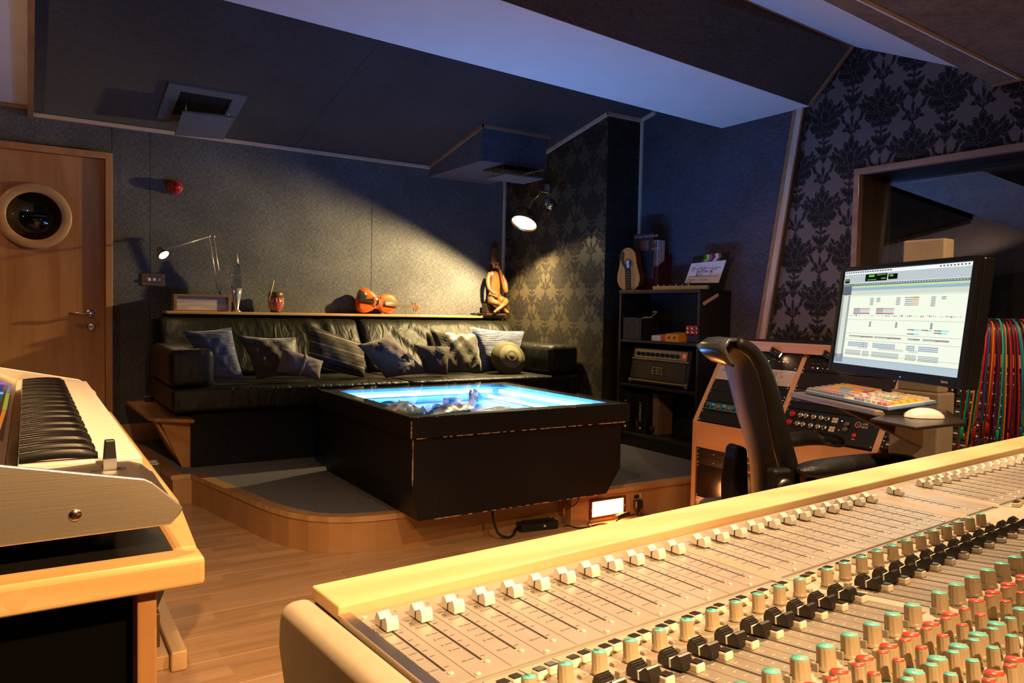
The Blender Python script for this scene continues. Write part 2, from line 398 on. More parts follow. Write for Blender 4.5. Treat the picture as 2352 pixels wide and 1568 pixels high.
# raised carpeted platform
PZ = .165
curve = [(.56,5.62),(.595,5.27),(.664,4.425),(.760,4.42),(.80,4.24),(.845,4.03),(.885,3.84),(.918,3.67),(.955,3.52),(1.0,3.40),(1.06,3.30),(1.13,3.232),(1.22,3.185),(1.32,3.158),(1.45,3.142),(1.62,3.135),(1.80,3.132),(1.98,3.130),(2.16,3.125),(2.335,3.118),(2.345,3.045),(3.10,3.03),(3.84,3.01)]
pf = empty('floor_platform', kind='structure')
full = curve + [(3.84, 4.24), (3.525, 4.24), (3.525, 5.62)]
def inset(pl, d):
    out = []
    for i, p in enumerate(pl):
        a = Vector(pl[max(i-1, 0)]); b = Vector(p); c = Vector(pl[min(i+1, len(pl)-1)])
        t = (c-a).normalized(); out.append((b.x - t.y*d, b.y + t.x*d))
    return out
ins = inset(curve, .052)
MB().prism([(x, y, .004) for x, y in inset(curve, .02)+[(3.835,4.235),(3.52,4.235),(3.52,5.615)]], (0,0,PZ-.028)).build('platform_deck', M_BLACK, pf)
MB().prism([(x, y, PZ-.022) for x, y in ins+[(3.835,4.235),(3.52,4.235),(3.52,5.615)]], (0,0,.022)).build('carpet', M_CARPET, pf)
lip = inset(curve, -.008)
def strip(a, b, z0, z1, name, mat, rng):
    m = MB()
    for i in rng:
        p = [(a[i][0],a[i][1],z0),(a[i+1][0],a[i+1][1],z0),(b[i+1][0],b[i+1][1],z0),(b[i][0],b[i][1],z0)]
        m.prism(p, (0,0,z1-z0))
    return m.build(name, mat, pf)
M_NOSE = wood('nosing_wood', (.40, .21, .085), (.55, .32, .14), 0, 3, .28, 8, coat=.4)
for rng in (range(0,2), range(2,3), range(3,7), range(7,19), range(19,20), range(20,22)):
    strip(lip, ins, PZ-.024, PZ+.001, 'nosing', M_NOSE, rng)
r_in = inset(curve, .018)
M_RISER = wood('riser_ply', (.40, .20, .075), (.47, .25, .10), 0, 1.2, .34, 3)
for rng in (range(0,2), range(2,3), range(3,19), range(19,20), range(20,22)):
    strip(curve, r_in, 0.0005, PZ-.0245, 'riser', M_RISER, rng)

# ================================================================== walls
wb = empty('wall_back', kind='structure')
for a, b in ((-2.5, -.9), (-.9, -.468), (.472, .70), (.70, 2.29), (2.29, 3.524)):
    z0 = .165 if a > .5 else 0.0
    MB().rbox((a+.001, 5.63, z0), (b-.001, 5.66, 2.9), .002, seg=1).build('cloth_panel', M_FAB_WALL, wb)
MB().rbox((-.466, 5.63, 2.08), (.470, 5.66, 2.9), .002, seg=1).build('cloth_panel', M_FAB_WALL, wb)
MB().box((-2.6, 5.70, -.05), (3.9, 5.8, 3.0)).build('backing', M_BLACK, wb)
# recess side, pier, right wall
MB().box((3.53, 4.25, .165), (3.60, 5.70, 2.95)).build('wall_recess', M_DAM1, kind='structure')
MB().box((3.532, 4.249, .165), (3.9, 4.31, 2.95)).build('wall_pier', M_DAM2, kind='structure')
yz = [(4.248,.165),(4.248,2.95),(3.3,2.95),(3.3,2.345),(2.845,2.345),(3.19,.165)]
MB().prism([(3.85, y, z) for y, z in yz], (.05, 0, 0)).build('wall_right', M_FAB_BLUE, kind='structure')
def batten(p0, p1, w, n, mat, name, parent=None, kind=None, th=.012):
    "a strip of wood from p0 to p1, w wide, raised th along n"
    a = Vector(p0); b = Vector(p1); t = (b-a).normalized(); nn = Vector(n).normalized(); s = t.cross(nn)
    m = MB(); q = [a, b, b+s*w, a+s*w]; m.prism(q, nn*th)
    return m.build(name, mat, parent, kind=kind)
tr = empty('trim_1', kind='structure')
batten((3.85, 2.845, 2.335), (3.85, 3.19, .165), .038, (-1,0,0), M_TRIMZ, 'edge_batten', tr, th=.016)
batten((3.85, 2.889, 2.335), (3.85, 3.234, .165), .03, (-1,0,0), M_BTRIM, 'edge_batten', tr, th=.006)
batten((3.85, 2.86, 2.352), (3.85, 3.47, 2.345), .02, (-1,0,0), M_TRIMY, 'top_batten', tr, th=.014)
WX = 3.88
ww = empty('wall_window', kind='structure')
for a, b in (((-1.6, 0), (3.3, .955)), ((-1.6, 1.895), (3.3, 2.95)), ((2.49, .955), (3.3, 1.895)), ((-1.6, .955), (-1.0, 1.895))):
    MB().box((WX, a[0], a[1]), (WX+.02, b[0], b[1])).build('papered_panel', M_DAM3, ww)
MB().box((-2.6, -1.6, -.05), (-2.5, 5.7, 3.0)).build('wall_left', M_FAB_WALL, kind='structure')
MB().box((-2.6, -1.6, -.05), (4.0, -1.5, 3.0)).build('wall_front', M_FAB_BROWN, kind='structure')
bb = empty('baseboard_back', kind='structure')
MB().rbox((.474, 5.612, .165), (.80, 5.63, .29), .003).build('board', M_BTRIM, bb)
MB().rbox((.80, 5.612, .165), (3.52, 5.63, .29), .003).build('board', M_BTRIM, bb)

# ------------------------------------------------------------------ door
d1 = empty('door_1', kind='structure')
fr = MB(); 
for a, b in (((.431,5.585,0),(.473,5.66,2.078)), ((-.468,5.585,0),(-.426,5.66,2.078)), ((-.426,5.585,2.036),(.431,5.66,2.078))):
    fr.rbox(a, b, .003)
fr.build('door_frame', M_DOOR, d1)
PC = (.040, 5.618, 1.634)
bm = MB(); n = 48; outer = []; 
# leaf with a round hole, as a ring of quads
ring = [(PC[0]+.15*math.cos(2*PI*k/n), PC[2]+.15*math.sin(2*PI*k/n)) for k in range(n)]
def sq(k):
    a = 2*PI*k/n; c, s = math.cos(a), math.sin(a); L = .2/max(abs(c), abs(s)); return (PC[0]+L*c, PC[2]+L*s)
sqr = [sq(k) for k in range(n)]
for yy, fl_ in ((5.618, True), (5.652, False)):
    vs = [(x, yy, z) for x, z in ring]+[(x, yy, z) for x, z in sqr]
    fs = [(k, (k+1) % n, n+(k+1) % n, n+k) for k in range(n)]
    if not fl_: fs = [f[::-1] for f in fs]
    bm.add(vs, fs)
bm.add([(x, 5.618, z) for x, z in ring]+[(x, 5.652, z) for x, z in ring], [(k, (k+1) % n, n+(k+1) % n, n+k) for k in range(n)])
x0, x1, z0, z1 = PC[0]-.2, PC[0]+.2, PC[2]-.2, PC[2]+.2
for a, b in (((-.424,z1),(.429,2.033)), ((-.424,.003),(.429,z0)), ((-.424,z0),(x0,z1)), ((x1,z0),(.429,z1))):
    bm.box((a[0],5.618,a[1]), (b[0],5.652,b[1]))
bm.build('door_leaf', M_DOOR, d1)
rg = MB().lathe([(.148,0),(.148,.024),(.155,.028),(.196,.028),(.204,.022),(.204,0)], 64, T(*PC) @ RX(90), cap=False).build('porthole_ring', wood('ring_wood', (.46,.26,.11), (.56,.34,.16), 0, 3, .35, 8), d1)
MB().lathe([(.149,0),(.149,.004)], 48, T(PC[0],5.636,PC[2]) @ RX(90)).build('porthole_glass', plain('dark_glass', (.004,.005,.006), .03, spec=.8), d1)
hd = empty('door_handle', parent=d1)
MB().lathe([(.026,0),(.026,.006),(.024,.009)], 24, T(.345,5.618,1.03) @ RX(90)).build('rose', M_STEEL, hd)
MB().tube([(.345,5.61,1.03),(.345,5.565,1.03),(.34,5.56,1.03),(.22,5.56,1.03)], .0085, 12).build('lever', M_STEEL, hd)
lk = empty('door_lock', parent=d1)
MB().lathe([(.027,0),(.027,.006),(.02,.009)], 24, T(.35,5.618,.945) @ RX(90)).build('escutcheon', M_STEEL, lk)
MB().rbox((.342,5.595,.938), (.358,5.612,.952), .003).build('thumb_turn', M_CHROME, lk)

# ================================================================== ceiling
ce = empty('ceiling', kind='structure')
def cz(y, up=0): return 2.275+.196*(5.63-y)+up
def slab(pts, mat, name, th=.035, parent=ce):
    return MB().prism(pts, (0, 0, th)).build(name, mat, parent)
slab([(.03,5.63,cz(5.63)),(1.664,5.63,cz(5.63)),(1.664,4.002,cz(4.002)),(.03,3.925,cz(3.925))], M_FAB_CEIL, 'cloth_panel')
slab([(1.667,5.63,cz(5.63)),(3.528,5.63,cz(5.63)),(3.528,4.252,cz(4.252)),(3.85,4.252,cz(4.252)),(3.85,4.10,cz(4.10)),(1.667,4.002,cz(4.002))], M_FAB_CEIL, 'cloth_panel')
slab([(-2.5,5.63,cz(5.63)+.035),(.03,5.63,cz(5.63)+.035),(.03,3.4,cz(3.4)+.035),(-2.5,3.4,cz(3.4)+.035)], M_WHITE, 'plaster_slope')
MB().box((-2.6,-1.6,2.95), (4.1,5.8,3.05)).build('roof_deck', M_BLACK, ce)
WS = [(-2.5,3.01,2.33),(3.85,3.472,2.33),(3.85,2.812,2.33),(-2.5,2.188,2.33)]
slab(WS, M_WHITE, 'plaster_soffit', .05)
def quad_panel(a, b, c, d, mat, name, th=.03):
    n = (Vector(b)-Vector(a)).cross(Vector(d)-Vector(a)).normalized()
    if n.z < 0: n = -n
    return MB().prism([a,b,c,d], n*th).build(name, mat, ce)
E1a, E1b = (-2.5,2.186,2.331), (3.85,2.810,2.331)
R1a, R1b = (-2.5,2.09,2.60), (3.86,2.556,2.60)
quad_panel(E1a, E1b, R1b, R1a, M_FAB_BROWN, 'cloth_slope')
nrm = (Vector(E1b)-Vector(E1a)).cross(Vector(R1a)-Vector(E1a)).normalized()
if nrm.z > 0: nrm = -nrm
t2 = empty('trim_2', kind='structure')
batten(R1b, R1a, .034, nrm, M_BTRIM, 'ridge_batten', t2)
batten(Vector(E1b)+Vector((-.0,0,0)), Vector(R1b), -.026, nrm, M_BTRIMY, 'end_batten', t2)
quad_panel((-2.5,2.09,2.60), (3.88,2.54,2.60), (3.88,1.70,2.215), (-2.5,1.3,2.215), M_WHITE, 'plaster_slope')
S = [onz(1890,0,2.225), onz(2215,162,2.225), onz(2277,194,2.225)]
dd = (S[0]-S[1]).normalized(); far = S[1]+dd*((S[1].x+2.5)/-dd.x)
slab([tuple(far), tuple(S[1]), tuple(S[2]), (3.87,1.6,2.225), (3.87,-1.5,2.225), (-2.5,-1.5,2.225)], fabric('lit_brown_cloth', (.17,.125,.085), 220, light=1.4), 'cloth_panel', .04)  # lighter copy of the brown cloth, warm bounce light painted in
batten(S[2], (3.86,-1.5,2.225), .03, (0,0,-1), M_BTRIMY, 'edge_batten', t2)
t3 = empty('trim_3', kind='structure')
MB().rbox((.03,5.600,2.252), (3.53,5.63,2.276), .002).build('cornice_batten', M_TRIM, t3)
MB().rbox((-2.5,5.600,2.290), (.01,5.63,2.312), .002).build('cornice_batten', M_BTRIM, t3)
MB().prism([(.008,5.63,cz(5.63)-.03),(.008,3.95,cz(3.95)-.03),(.008,3.95,cz(3.95)+.045),(.008,5.63,cz(5.63)+.045)], (.03,0,0)).build('edge_plank', M_BTRIMY, t3)
for a, b, w in (((3.53,5.0,cz(5.0)),(3.53,4.25,cz(4.25)),.02),):
    MB().prism([(3.53,5.63,cz(5.63)),(3.53,4.236,cz(4.236)),(3.53,4.236,cz(4.236)-.026),(3.53,5.63,cz(5.63)-.026)], (-.014,0,0)).build('cornice_batten', M_TRIMY, t3)
MB().prism([(3.516,4.249,cz(4.25)),(3.85,4.249,cz(4.25)),(3.85,4.249,cz(4.25)-.026),(3.516,4.249,cz(4.25)-.026)], (0,-.014,0)).build('cornice_batten', M_TRIM, t3)
MB().prism([(3.85,4.249,cz(4.25)),(3.85,4.10,cz(4.1)),(3.85,4.10,cz(4.1)-.026),(3.85,4.249,cz(4.25)-.026)], (-.014,0,0)).build('cornice_batten', M_TRIMY, t3)
MB().rbox((3.836,4.222,.17), (3.85,4.249,cz(4.25)-.026), .002).build('corner_batten', M_TRIMZ, t3)
MB().rbox((3.506,5.612,.17), (3.529,5.63,2.26), .002).build('corner_batten', M_TRIMZ, t3)
# bulkhead box in the back corner
bk = empty('ceiling_bulkhead', kind='structure')
MB().prism([(2.785,4.768,2.19),(2.785,5.629,2.19),(2.785,5.629,cz(5.629)),(2.785,4.768,cz(4.768))], (.57,0,0)).build('box', M_FAB_BLUE, bk)
MB().box((2.772,4.752,2.425), (3.385,4.768,2.450)).build('batten', M_BTRIM, bk)
MB().prism([(2.785,4.752,cz(4.752)),(2.785,5.60,cz(5.60)),(2.785,5.60,cz(5.60)-.024),(2.785,4.752,cz(4.752)-.024)], (-.014,0,0)).build('batten', M_BTRIMY, bk)
# air outlets with a hanging baffle plate
M_VENT = plain('speckled_grey_board', (.115, .115, .13), .8, var=.25, scale=90)
v1 = empty('ceiling_vent', (.94,5.16,cz(5.16)), label='dark square ceiling air vent with a tilted grey plate, above the door side', cat='vent')
inv = v1.matrix_basis.inverted()
def vent_ring(m, x0, x1, y0, y1, w, th):
    for a, b, c, d in ((x0,x1,y0,y0+w),(x0,x1,y1-w,y1),(x0,x0+w,y0+w,y1-w),(x1-w,x1,y0+w,y1-w)):
        m.prism([(a,c,cz(c)-.001),(b,c,cz(c)-.001),(b,d,cz(d)-.001),(a,d,cz(d)-.001)], (0,0,-th))
m = MB(inv @ T(0,0,0)); vent_ring(m, .712, 1.165, 4.90, 5.41, .075, .014); m.build('vent_frame', M_VENT, v1)
MB(inv).prism([(.79,4.98,cz(4.98)-.002),(1.09,4.98,cz(4.98)-.002),(1.09,5.33,cz(5.33)-.002),(.79,5.33,cz(5.33)-.002)], (0,0,-.004)).build('duct_mouth', M_BLACK, v1)
MB(inv).prism([(.815,5.08,2.30),(1.12,5.06,2.31),(1.125,5.40,2.235),(.82,5.42,2.225)], (0,0,-.012)).build('baffle_plate', M_VENT, v1)
for x, y in ((.84,5.11),(1.09,5.09),(.84,5.36),(1.09,5.34)):
    MB(inv).tube([(x,y,2.25 if y > 5.2 else 2.29),(x,y,cz(y))], .004, 6).build('hanger_bolt', M_STEEL, v1)
v2 = empty('ceiling_vent', (3.1,4.85,2.189), label='square air baffle plate hanging under the corner bulkhead box', cat='vent')
inv = v2.matrix_basis.inverted()
MB(inv).box((2.98,4.79,2.183), (3.30,5.08,2.189)).build('duct_mouth', M_BLACK, v2)
MB(inv).rbox((2.945,4.70,2.098), (3.285,4.97,2.112), .002).build('baffle_plate', M_VENT, v2)
for x, y in ((2.985,4.80),(3.265,4.80),(2.985,4.95),(3.265,4.95)):
    MB(inv).tube([(x,y,2.112),(x,y,2.189)], .004, 6).build('hanger_bolt', M_STEEL, v2)

# ------------------------------------------------------------------ window to the live room
w1 = empty('window_1', kind='structure')
wy0, wy1, wz0, wz1 = -1.0, 2.49, .955, 1.895
M_SILL = wood('frame_wood', (.26,.17,.11), (.36,.25,.17), 1)
for a, b in (((WX-.02,wy1-.004,wz0-.03),(WX+.02,wy1+.03,wz1+.03)), ((WX-.02,wy0,wz1-.004),(WX+.02,wy1-.004,wz1+.03)), ((WX-.02,wy0,wz0-.03),(WX+.02,wy1-.004,wz0+.004))):
    MB().rbox(a, b, .002).build('window_frame', M_SILL, w1)
MB().box((WX+.02,wy1-.004,wz0), (WX+.26,wy1+.02,wz1+.02)).build('reveal', plain('brown_reveal', (.10,.075,.05), .6), w1)
MB().box((WX+.02,wy0,wz1-.004), (WX+.26,wy1-.004,wz1+.02)).build('reveal', M_BLACK, w1)
MB().box((WX+.02,wy0,wz0-.02), (WX+.26,wy1-.004,wz0+.004)).build('reveal', M_BLACK, w1)
MB().prism([(WX+.075,wy0,wz0+.004),(WX+.079,wy0,wz0+.004),(WX+.136,wy0,wz1-.004),(WX+.132,wy0,wz1-.004)], (0,wy1-.004-wy0,0)).build('window_glass', thinglass('window_pane', panes=4.5), w1)
for a, b in (((wy1-.06,wz0),(wy1-.004,wz1)), ((wy0,wz1-.05),(wy1-.004,wz1)), ((wy0,wz0),(wy1-.004,wz0+.04))):
    MB().rbox((WX+.2,a[0],a[1]), (WX+.26,b[0],b[1]), .002).build('inner_frame', M_BLACK, w1)
# the dark live room behind the glass
lr = empty('wall_liveroom', kind='structure')
M_DAM4 = damask('damask_liveroom', 'Y', (2.0,1.4), .36, .52, (.035,.03,.026), (.010,.009,.008))
MB().box((6.0,-2.0,0), (6.1,5.5,2.9)).build('far_wall', M_DAM4, lr)
MB().box((4.15,5.4,0), (6.1,5.5,2.9)).build('side_wall', M_FAB_BROWN, lr)
MB().box((4.15,-2.1,0), (6.1,-2.0,2.9)).build('side_wall', M_FAB_BROWN, lr)
MB().box((4.15,-2.1,2.6), (6.1,5.5,2.7)).build('top', M_FAB_CEIL, lr)
MB().box((4.15,-2.1,-.1), (6.1,5.5,0)).build('ground', M_CARPET, lr)

# lights left on in the live room
lt = empty('led_rack', (5.2,1.95,.02), label='dark cabinet with columns of tiny blue lights, seen through the window', cat='cabinet')
MB().box((-.05,-.30,0), (.25,.30,1.62)).build('cabinet', M_BLACK, lt)
M_LBL = glow('tiny_blue_led', (.35,.5,1), 6)
random.seed(8)
for r in range(9):
    for c in range(3):
        if random.random() < .85: MB().ball((-.055,.19-.055*c+random.uniform(-.01,.01),1.60-.085*r), .0045, 6).build('small_light', M_LBL, lt)
bt_ = empty('light_strip', tuple(onx(2084,572,5.4)-Vector((0,0,.12))), label='short violet vertical light strip seen through the window', cat='light')
MB().tube([(0,0,0),(0,0,.12)], .007, 8).build('tube', glow('violet_strip', (.15,.08,1), 3), bt_); MB().box((.008,-.01,-.01), (.02,.01,.13)).build('holder', M_BLACK, bt_)
MB().box((.0,-.01,-1.32), (.02,.01,-.0101)).build('stand', M_BLACK, bt_)

# ================================================================== display table with lit pit
def worn_black():
    t = NT('worn_black_paint'); v = t.co()
    a = t.noise(v, 5, 6, .7); b = t.noise(v, 60, 4, .6)
    f = t.math('MULTIPLY', a, b)
    col = t.ramp(f, [(.30, (.006,.006,.0065)), (.42, (.010,.012,.015)), (.62, (.05,.06,.075))])
    return t.bsdf(col, t.math('ADD', .36, t.math('MULTIPLY', a, .25)), 0, b, .12, .001, spec=.4)
M_WORN = worn_black()
M_PITWALL = plain('pit_lining', (.55,.58,.62), .6)
M_EDGEWEAR = plain('chipped_ply_edge', (.48,.30,.17), .6, var=.3, scale=120)
tb = empty('display_table', (2.0, 3.55, .166), label='large worn black coffee table with a lit blue pit under its glass top', cat='table')
inv = tb.matrix_basis.inverted()
def in_tb(*a): return MB(inv)
bx0, bx1, by0, by1 = 1.412, 2.605, 2.970, 4.175
zb, zc, zl = .167, .292, .536
body = [(bx0+.03,zb),(bx1-.09,zb),(bx1,zc),(bx1,zl),(bx0,zl),(bx0,zc)]
M_ = MB(inv)
for y0, y1 in ((by0,by0+.018),(by1-.018,by1)):
    M_.prism([(x,y0,z) for x,z in body], (0,y1-y0,0))
M_.prism([(bx0,by0+.018,zc),(bx0,by0+.018,zl),(bx0+.018,by0+.018,zl),(bx0+.018,by0+.018,zc)], (0,by1-by0-.036,0))
M_.prism([(bx1-.018,by0+.018,zc),(bx1-.018,by0+.018,zl),(bx1,by0+.018,zl),(bx1,by0+.018,zc)], (0,by1-by0-.036,0))
M_.prism([(bx0+.03,by0+.018,zb),(bx0,by0+.018,zc),(bx0+.018,by0+.018,zc),(bx0+.05,by0+.018,zb+.01)], (0,by1-by0-.036,0))
M_.prism([(bx1-.09,by0+.018,zb),(bx1,by0+.018,zc),(bx1-.018,by0+.018,zc),(bx1-.11,by0+.018,zb+.01)], (0,by1-by0-.036,0))
M_.box((bx0+.03,by0+.018,zb), (bx1-.09,by1-.018,zb+.012))
M_.build('body', M_WORN, tb)
lx0, lx1, ly0, ly1 = 1.395, 2.648, 2.952, 4.192
M_ = MB(inv); w = .085
M_.box((lx0,ly0,zl), (lx1,ly0+.02,.630)); M_.box((lx0,ly1-.02,zl), (lx1,ly1,.630))
M_.box((lx0,ly0+.02,zl), (lx0+.02,ly1-.02,.630)); M_.box((lx1-.02,ly0+.02,zl), (lx1,ly1-.02,.630))
M_.build('lid_apron', M_WORN, tb)
M_ = MB(inv)
M_.box((lx0+.02,ly0+.02,.612), (lx1-.02,ly0+w,.630)); M_.box((lx0+.02,ly1-w,.612), (lx1-.02,ly1-.02,.630))
M_.box((lx0+.02,ly0+w,.612), (lx0+w,ly1-w,.630)); M_.box((lx1-w,ly0+w,.612), (lx1-.02,ly1-w,.630))
M_.build('lid_frame', plain('olive_lid_board', (.10,.088,.055), .5), tb)
MB(inv).rbox((lx0-.002,ly0-.002,.6305), (lx1+.002,ly1+.002,.6385), .002).build('glass_top', thinglass('table_glass', (.93,.97,.96)), tb)
M_ = MB(inv)
px0, px1, py0, py1 = lx0+w, lx1-w, ly0+w, ly1-w
M_.box((px0-.01,py0-.01,.54), (px0,py1+.01,.612)); M_.box((px1,py0-.01,.54), (px1+.01,py1+.01,.612))
M_.box((px0,py0-.01,.54), (px1,py0,.612)); M_.box((px0,py1,.54), (px1,py1+.01,.612)); M_.box((px0-.01,py0-.01,.532), (px1+.01,py1+.01,.54))
M_.build('pit', M_PITWALL, tb)
M_TUBE = glow('blue_tube_glow', (.07,.34,1.0), 180)
for a, b in (((px0+.05,py1-.045,.585),(px1-.09,py1-.045,.585)), ((px1-.045,py1-.07,.585),(px1-.045,py0+.06,.585)), ((px1-.14,py1-.1,.56),(px1-.14,py0+.1,.56))):  # the third is the right tube's reflection, built as a glowing tube
    a = (a[0],a[1],min(a[2]+.010,.597)); b = (b[0],b[1],a[2]); tu = MB(inv).tube([a, b], .007, 10).build('tube_or_reflection', M_TUBE, tb)
    MB(inv).box((min(a[0],b[0])-.01, min(a[1],b[1])-.01, a[2]-.016), (max(a[0],b[0])+.01, max(a[1],b[1])+.01, a[2]-.0095)).build('tube_holder', M_WHITE, tb)
M_ = MB(inv); random.seed(3)
def wear(m, a, b, n, s):
    a = Vector(a); b = Vector(b)
    for i in range(n):
        p = a.lerp(b, random.random()); l = random.uniform(.3, 1)*s; d = (b-a).normalized()*l
        q = random.uniform(.0012, .0026)
        m.box(tuple(p-Vector((q,q,q))), tuple(p+Vector((q,q,q))+Vector((abs(d.x),abs(d.y),abs(d.z)))))
wear(M_, (lx0,ly0,.54), (lx0,ly0,.615), 9, .014); wear(M_, (lx0,ly0,zl), (lx1-.03,ly0,zl), 60, .025)
wear(M_, (bx0,by0,.33), (bx0,by0,.52), 14, .03); wear(M_, (bx0+.04,by0,zb), (bx1-.14,by0,zb), 34, .02)
wear(M_, (lx0,ly0,.63), (lx1,ly0,.63), 10, .008)
M_.build('chipped_edges', M_EDGEWEAR, tb, kind='stuff')
# odds and ends in the pit
GZ = .5405
def rumple(name, cx, cy, w, d, h, mat, label, cat, seed, rz=0, **k):
    random.seed(seed); N = 12; R = [[random.uniform(0,1) for _ in range(N+1)] for _ in range(N+1)]
    P = [[(-w/2+w*i/N+random.uniform(-.3,.3)*w/N, -d/2+d*j/N+random.uniform(-.3,.3)*d/N, .001+h*R[i][j]*(1 if 0 < i < N and 0 < j < N else .2)) for i in range(N+1)] for j in range(N+1)]
    return MB().grid(P, False).build(name, mat, None, (cx,cy,GZ), (0,0,math.radians(rz)), label, cat, solid=.001, **k)
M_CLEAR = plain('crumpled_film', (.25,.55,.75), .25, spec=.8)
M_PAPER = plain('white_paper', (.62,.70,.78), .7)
rumple('plastic_film', 1.72, 3.25, .34, .28, .07, M_CLEAR, 'crumpled clear film at the near left corner of the lit table pit', 'film', 1, 20)
rumple('plastic_film', 1.66, 3.72, .26, .4, .06, M_CLEAR, 'crumpled clear film along the left side of the lit table pit', 'film', 2, -10)
rumple('paper_sheet', 2.06, 3.34, .30, .24, .03, M_PAPER, 'creased white paper sheet lying at the front of the lit table pit', 'paper', 3, 35)
rumple('paper_sheet', 2.00, 3.70, .22, .18, .03, M_PAPER, 'creased white paper sheet in the middle of the lit table pit', 'paper', 4, -25)
def cassette(cx, cy, rz, mat, label, z=GZ, sz=(.10,.064,.012)):
    e = empty('tape_cassette', (cx,cy,z), (0,0,math.radians(rz)), label, 'cassette', 'cassettes in the lit table pit')
    a, b, c = sz
    MB().rbox((-a/2,-b/2,0), (a/2,b/2,c), .002).build('shell', mat, e)
    MB().box((-a*.4,-b*.1,c), (a*.4,b*.38,c+.0006)).build('paper_label', M_PAPER, e)
    for s in (-1, 1): MB().lathe([(.006,0),(.006,.001)], 12, T(s*a*.2,-b*.0,c+.0008)).build('hub', M_BLACK, e)
M_DKPL = plain('dark_plastic', (.03,.035,.04), .4); M_BLPL = plain('blue_plastic', (.05,.25,.5), .4)
cassette(2.22, 3.42, 25, M_DKPL, 'dark tape cassette nearest the front right of the lit pit')
cassette(2.30, 3.62, -40, M_DKPL, 'dark tape cassette beside the right hand tube in the lit pit')
cassette(1.95, 3.52, 70, M_BLPL, 'blue tape cassette in the centre of the lit pit')
b_ = empty('small_box', (2.08,3.86,GZ), (0,0,.3), 'small dark box standing at the back of the lit pit', 'box')
MB().rbox((-.045,-.03,0), (.045,.03,.048), .003).build('carton', M_BLPL, b_); MB().box((-.045,-.031,.030), (.045,-.03,.038)).build('lid_line', M_DKPL, b_)
b_ = empty('small_box', (2.22,3.84,GZ), (0,0,-.2), 'small blue carton next to the dark box in the lit pit', 'box')
MB().rbox((-.03,-.025,0), (.03,.025,.050), .003).build('carton', M_DKPL, b_); MB().box((-.03,-.026,.012), (.03,-.025,.035)).build('paper_label', M_PAPER, b_)
e = empty('compact_disc', (2.15,3.70,GZ+.058), (1.1,0,.4), 'round disc leaning among the things in the lit pit', 'disc')
MB().lathe([(.0075,0),(.06,0),(.06,.0012),(.0075,.0012)], 32, cap=False).build('disc', M_CLEAR, e); MB().lathe([(.0075,0),(.018,-.0002),(.018,.0014),(.0075,.0014)], 24, cap=False).build('hub_ring', M_DKPL, e)
random.seed(5)
pts = [(1.85+.10*math.cos(a*.9)+a*.012, 3.42+.16*math.sin(a*.7), GZ+.012+.02*(1+math.sin(a*1.9))) for a in [i*.25 for i in range(60)]]
MB().tube(pts, .0035, 6).build('looped_cable', M_DKPL, None, label='thin dark cable looped over the papers in the lit pit', cat='cable')
pts = [(1.62+.05*math.sin(a*.8)+a*.008, 3.6+.25*math.cos(a*.5), GZ+.03+.02*math.sin(a*1.3)) for a in [i*.25 for i in range(50)]]
MB().tube(pts, .005, 6).build('looped_cable', M_BLPL, None, label='thicker blue cable looped over the clear film in the lit pit', cat='cable')

# ================================================================== sofa
M_LEA = leather('black_leather', (.010, .0095, .006), .40)
M_SKIRT = fabric('sofa_skirt_cloth', (.016,.014,.019), 300, sheen=.1)
sf = empty('sofa', (2.08, 5.0, .165), label='long black leather sofa with boxy arms along the back wall', cat='sofa')
inv = sf.matrix_basis.inverted()
MB(inv).rbox((.79,4.58,.166), (3.42,5.58,.50), .01).build('base', M_SKIRT, sf)
def soft_box(m, a, b, r=.03, seg=4): return m.rbox(a, b, r, seg=seg, smooth=True)
soft_box(MB(inv), (.665,4.455,.502), (2.095,5.5,.632), .022).build('seat_cushion', M_LEA, sf)
soft_box(MB(inv), (2.10,4.455,.502), (3.50,5.5,.632), .022).build('seat_cushion', M_LEA, sf)
soft_box(MB(inv), (.655,4.49,.634), (.895,5.30,.852), .045, 5).build('arm', M_LEA, sf)
soft_box(MB(inv), (3.235,4.49,.634), (3.505,5.30,.852), .045, 5).build('arm', M_LEA, sf)
def back_cushion(x0, x1, seed, creases):
    random.seed(seed); P = []; N = 60; Mz = 22
    for j in range(Mz+1):
        t = j/Mz; row = []
        for i in range(N+1):
            s = i/N; x = x0+(x1-x0)*s; z = .634+.376*t
            y = 5.16+.265*t
            edge = min(s, 1-s)*(x1-x0); ex = max(0, 1-edge/.035); ez = max(0, 1-min(t, 1-t)*.376/.04)
            y += .045*(ex**2) + .04*(ez**2)
            for cx, sl, w, d, t0 in creases:
                dx = x-(cx+sl*(1-t)); fall = max(0, min(1, (t-t0)*3)) if t0 >= 0 else max(0, min(1, (1-t)*1.3+.3))
                y += -d*math.exp(-(dx/w)**2)*fall
            y += .004*math.sin(x*23+t*4)
            row.append((x, y, z))
        P.append(row)
    P.append([(p[0], 5.50, p[2]) for p in P[-1]])
    m = MB(inv); m.grid(P)
    for k in (0, -1):
        pass
    return m.build('back_cushion', M_LEA, sf, solid=.012)
back_cushion(.735, 2.098, 1, [(1.72,.06,.03,.02,.5),(1.86,.05,.02,.018,.55),(1.79,.04,.018,-.015,.5),(1.2,.3,.12,.008,-1)])
back_cushion(2.112, 3.495, 2, [(2.30,.42,.045,.028,-1),(2.42,.50,.035,-.024,-1),(2.55,.42,.05,.022,-1),(2.72,.3,.04,-.014,-1),(3.0,.1,.15,.01,-1)])
MB(inv).box((.70,5.50,.50), (3.50,5.60,1.0)).build('frame', M_SKIRT, sf)

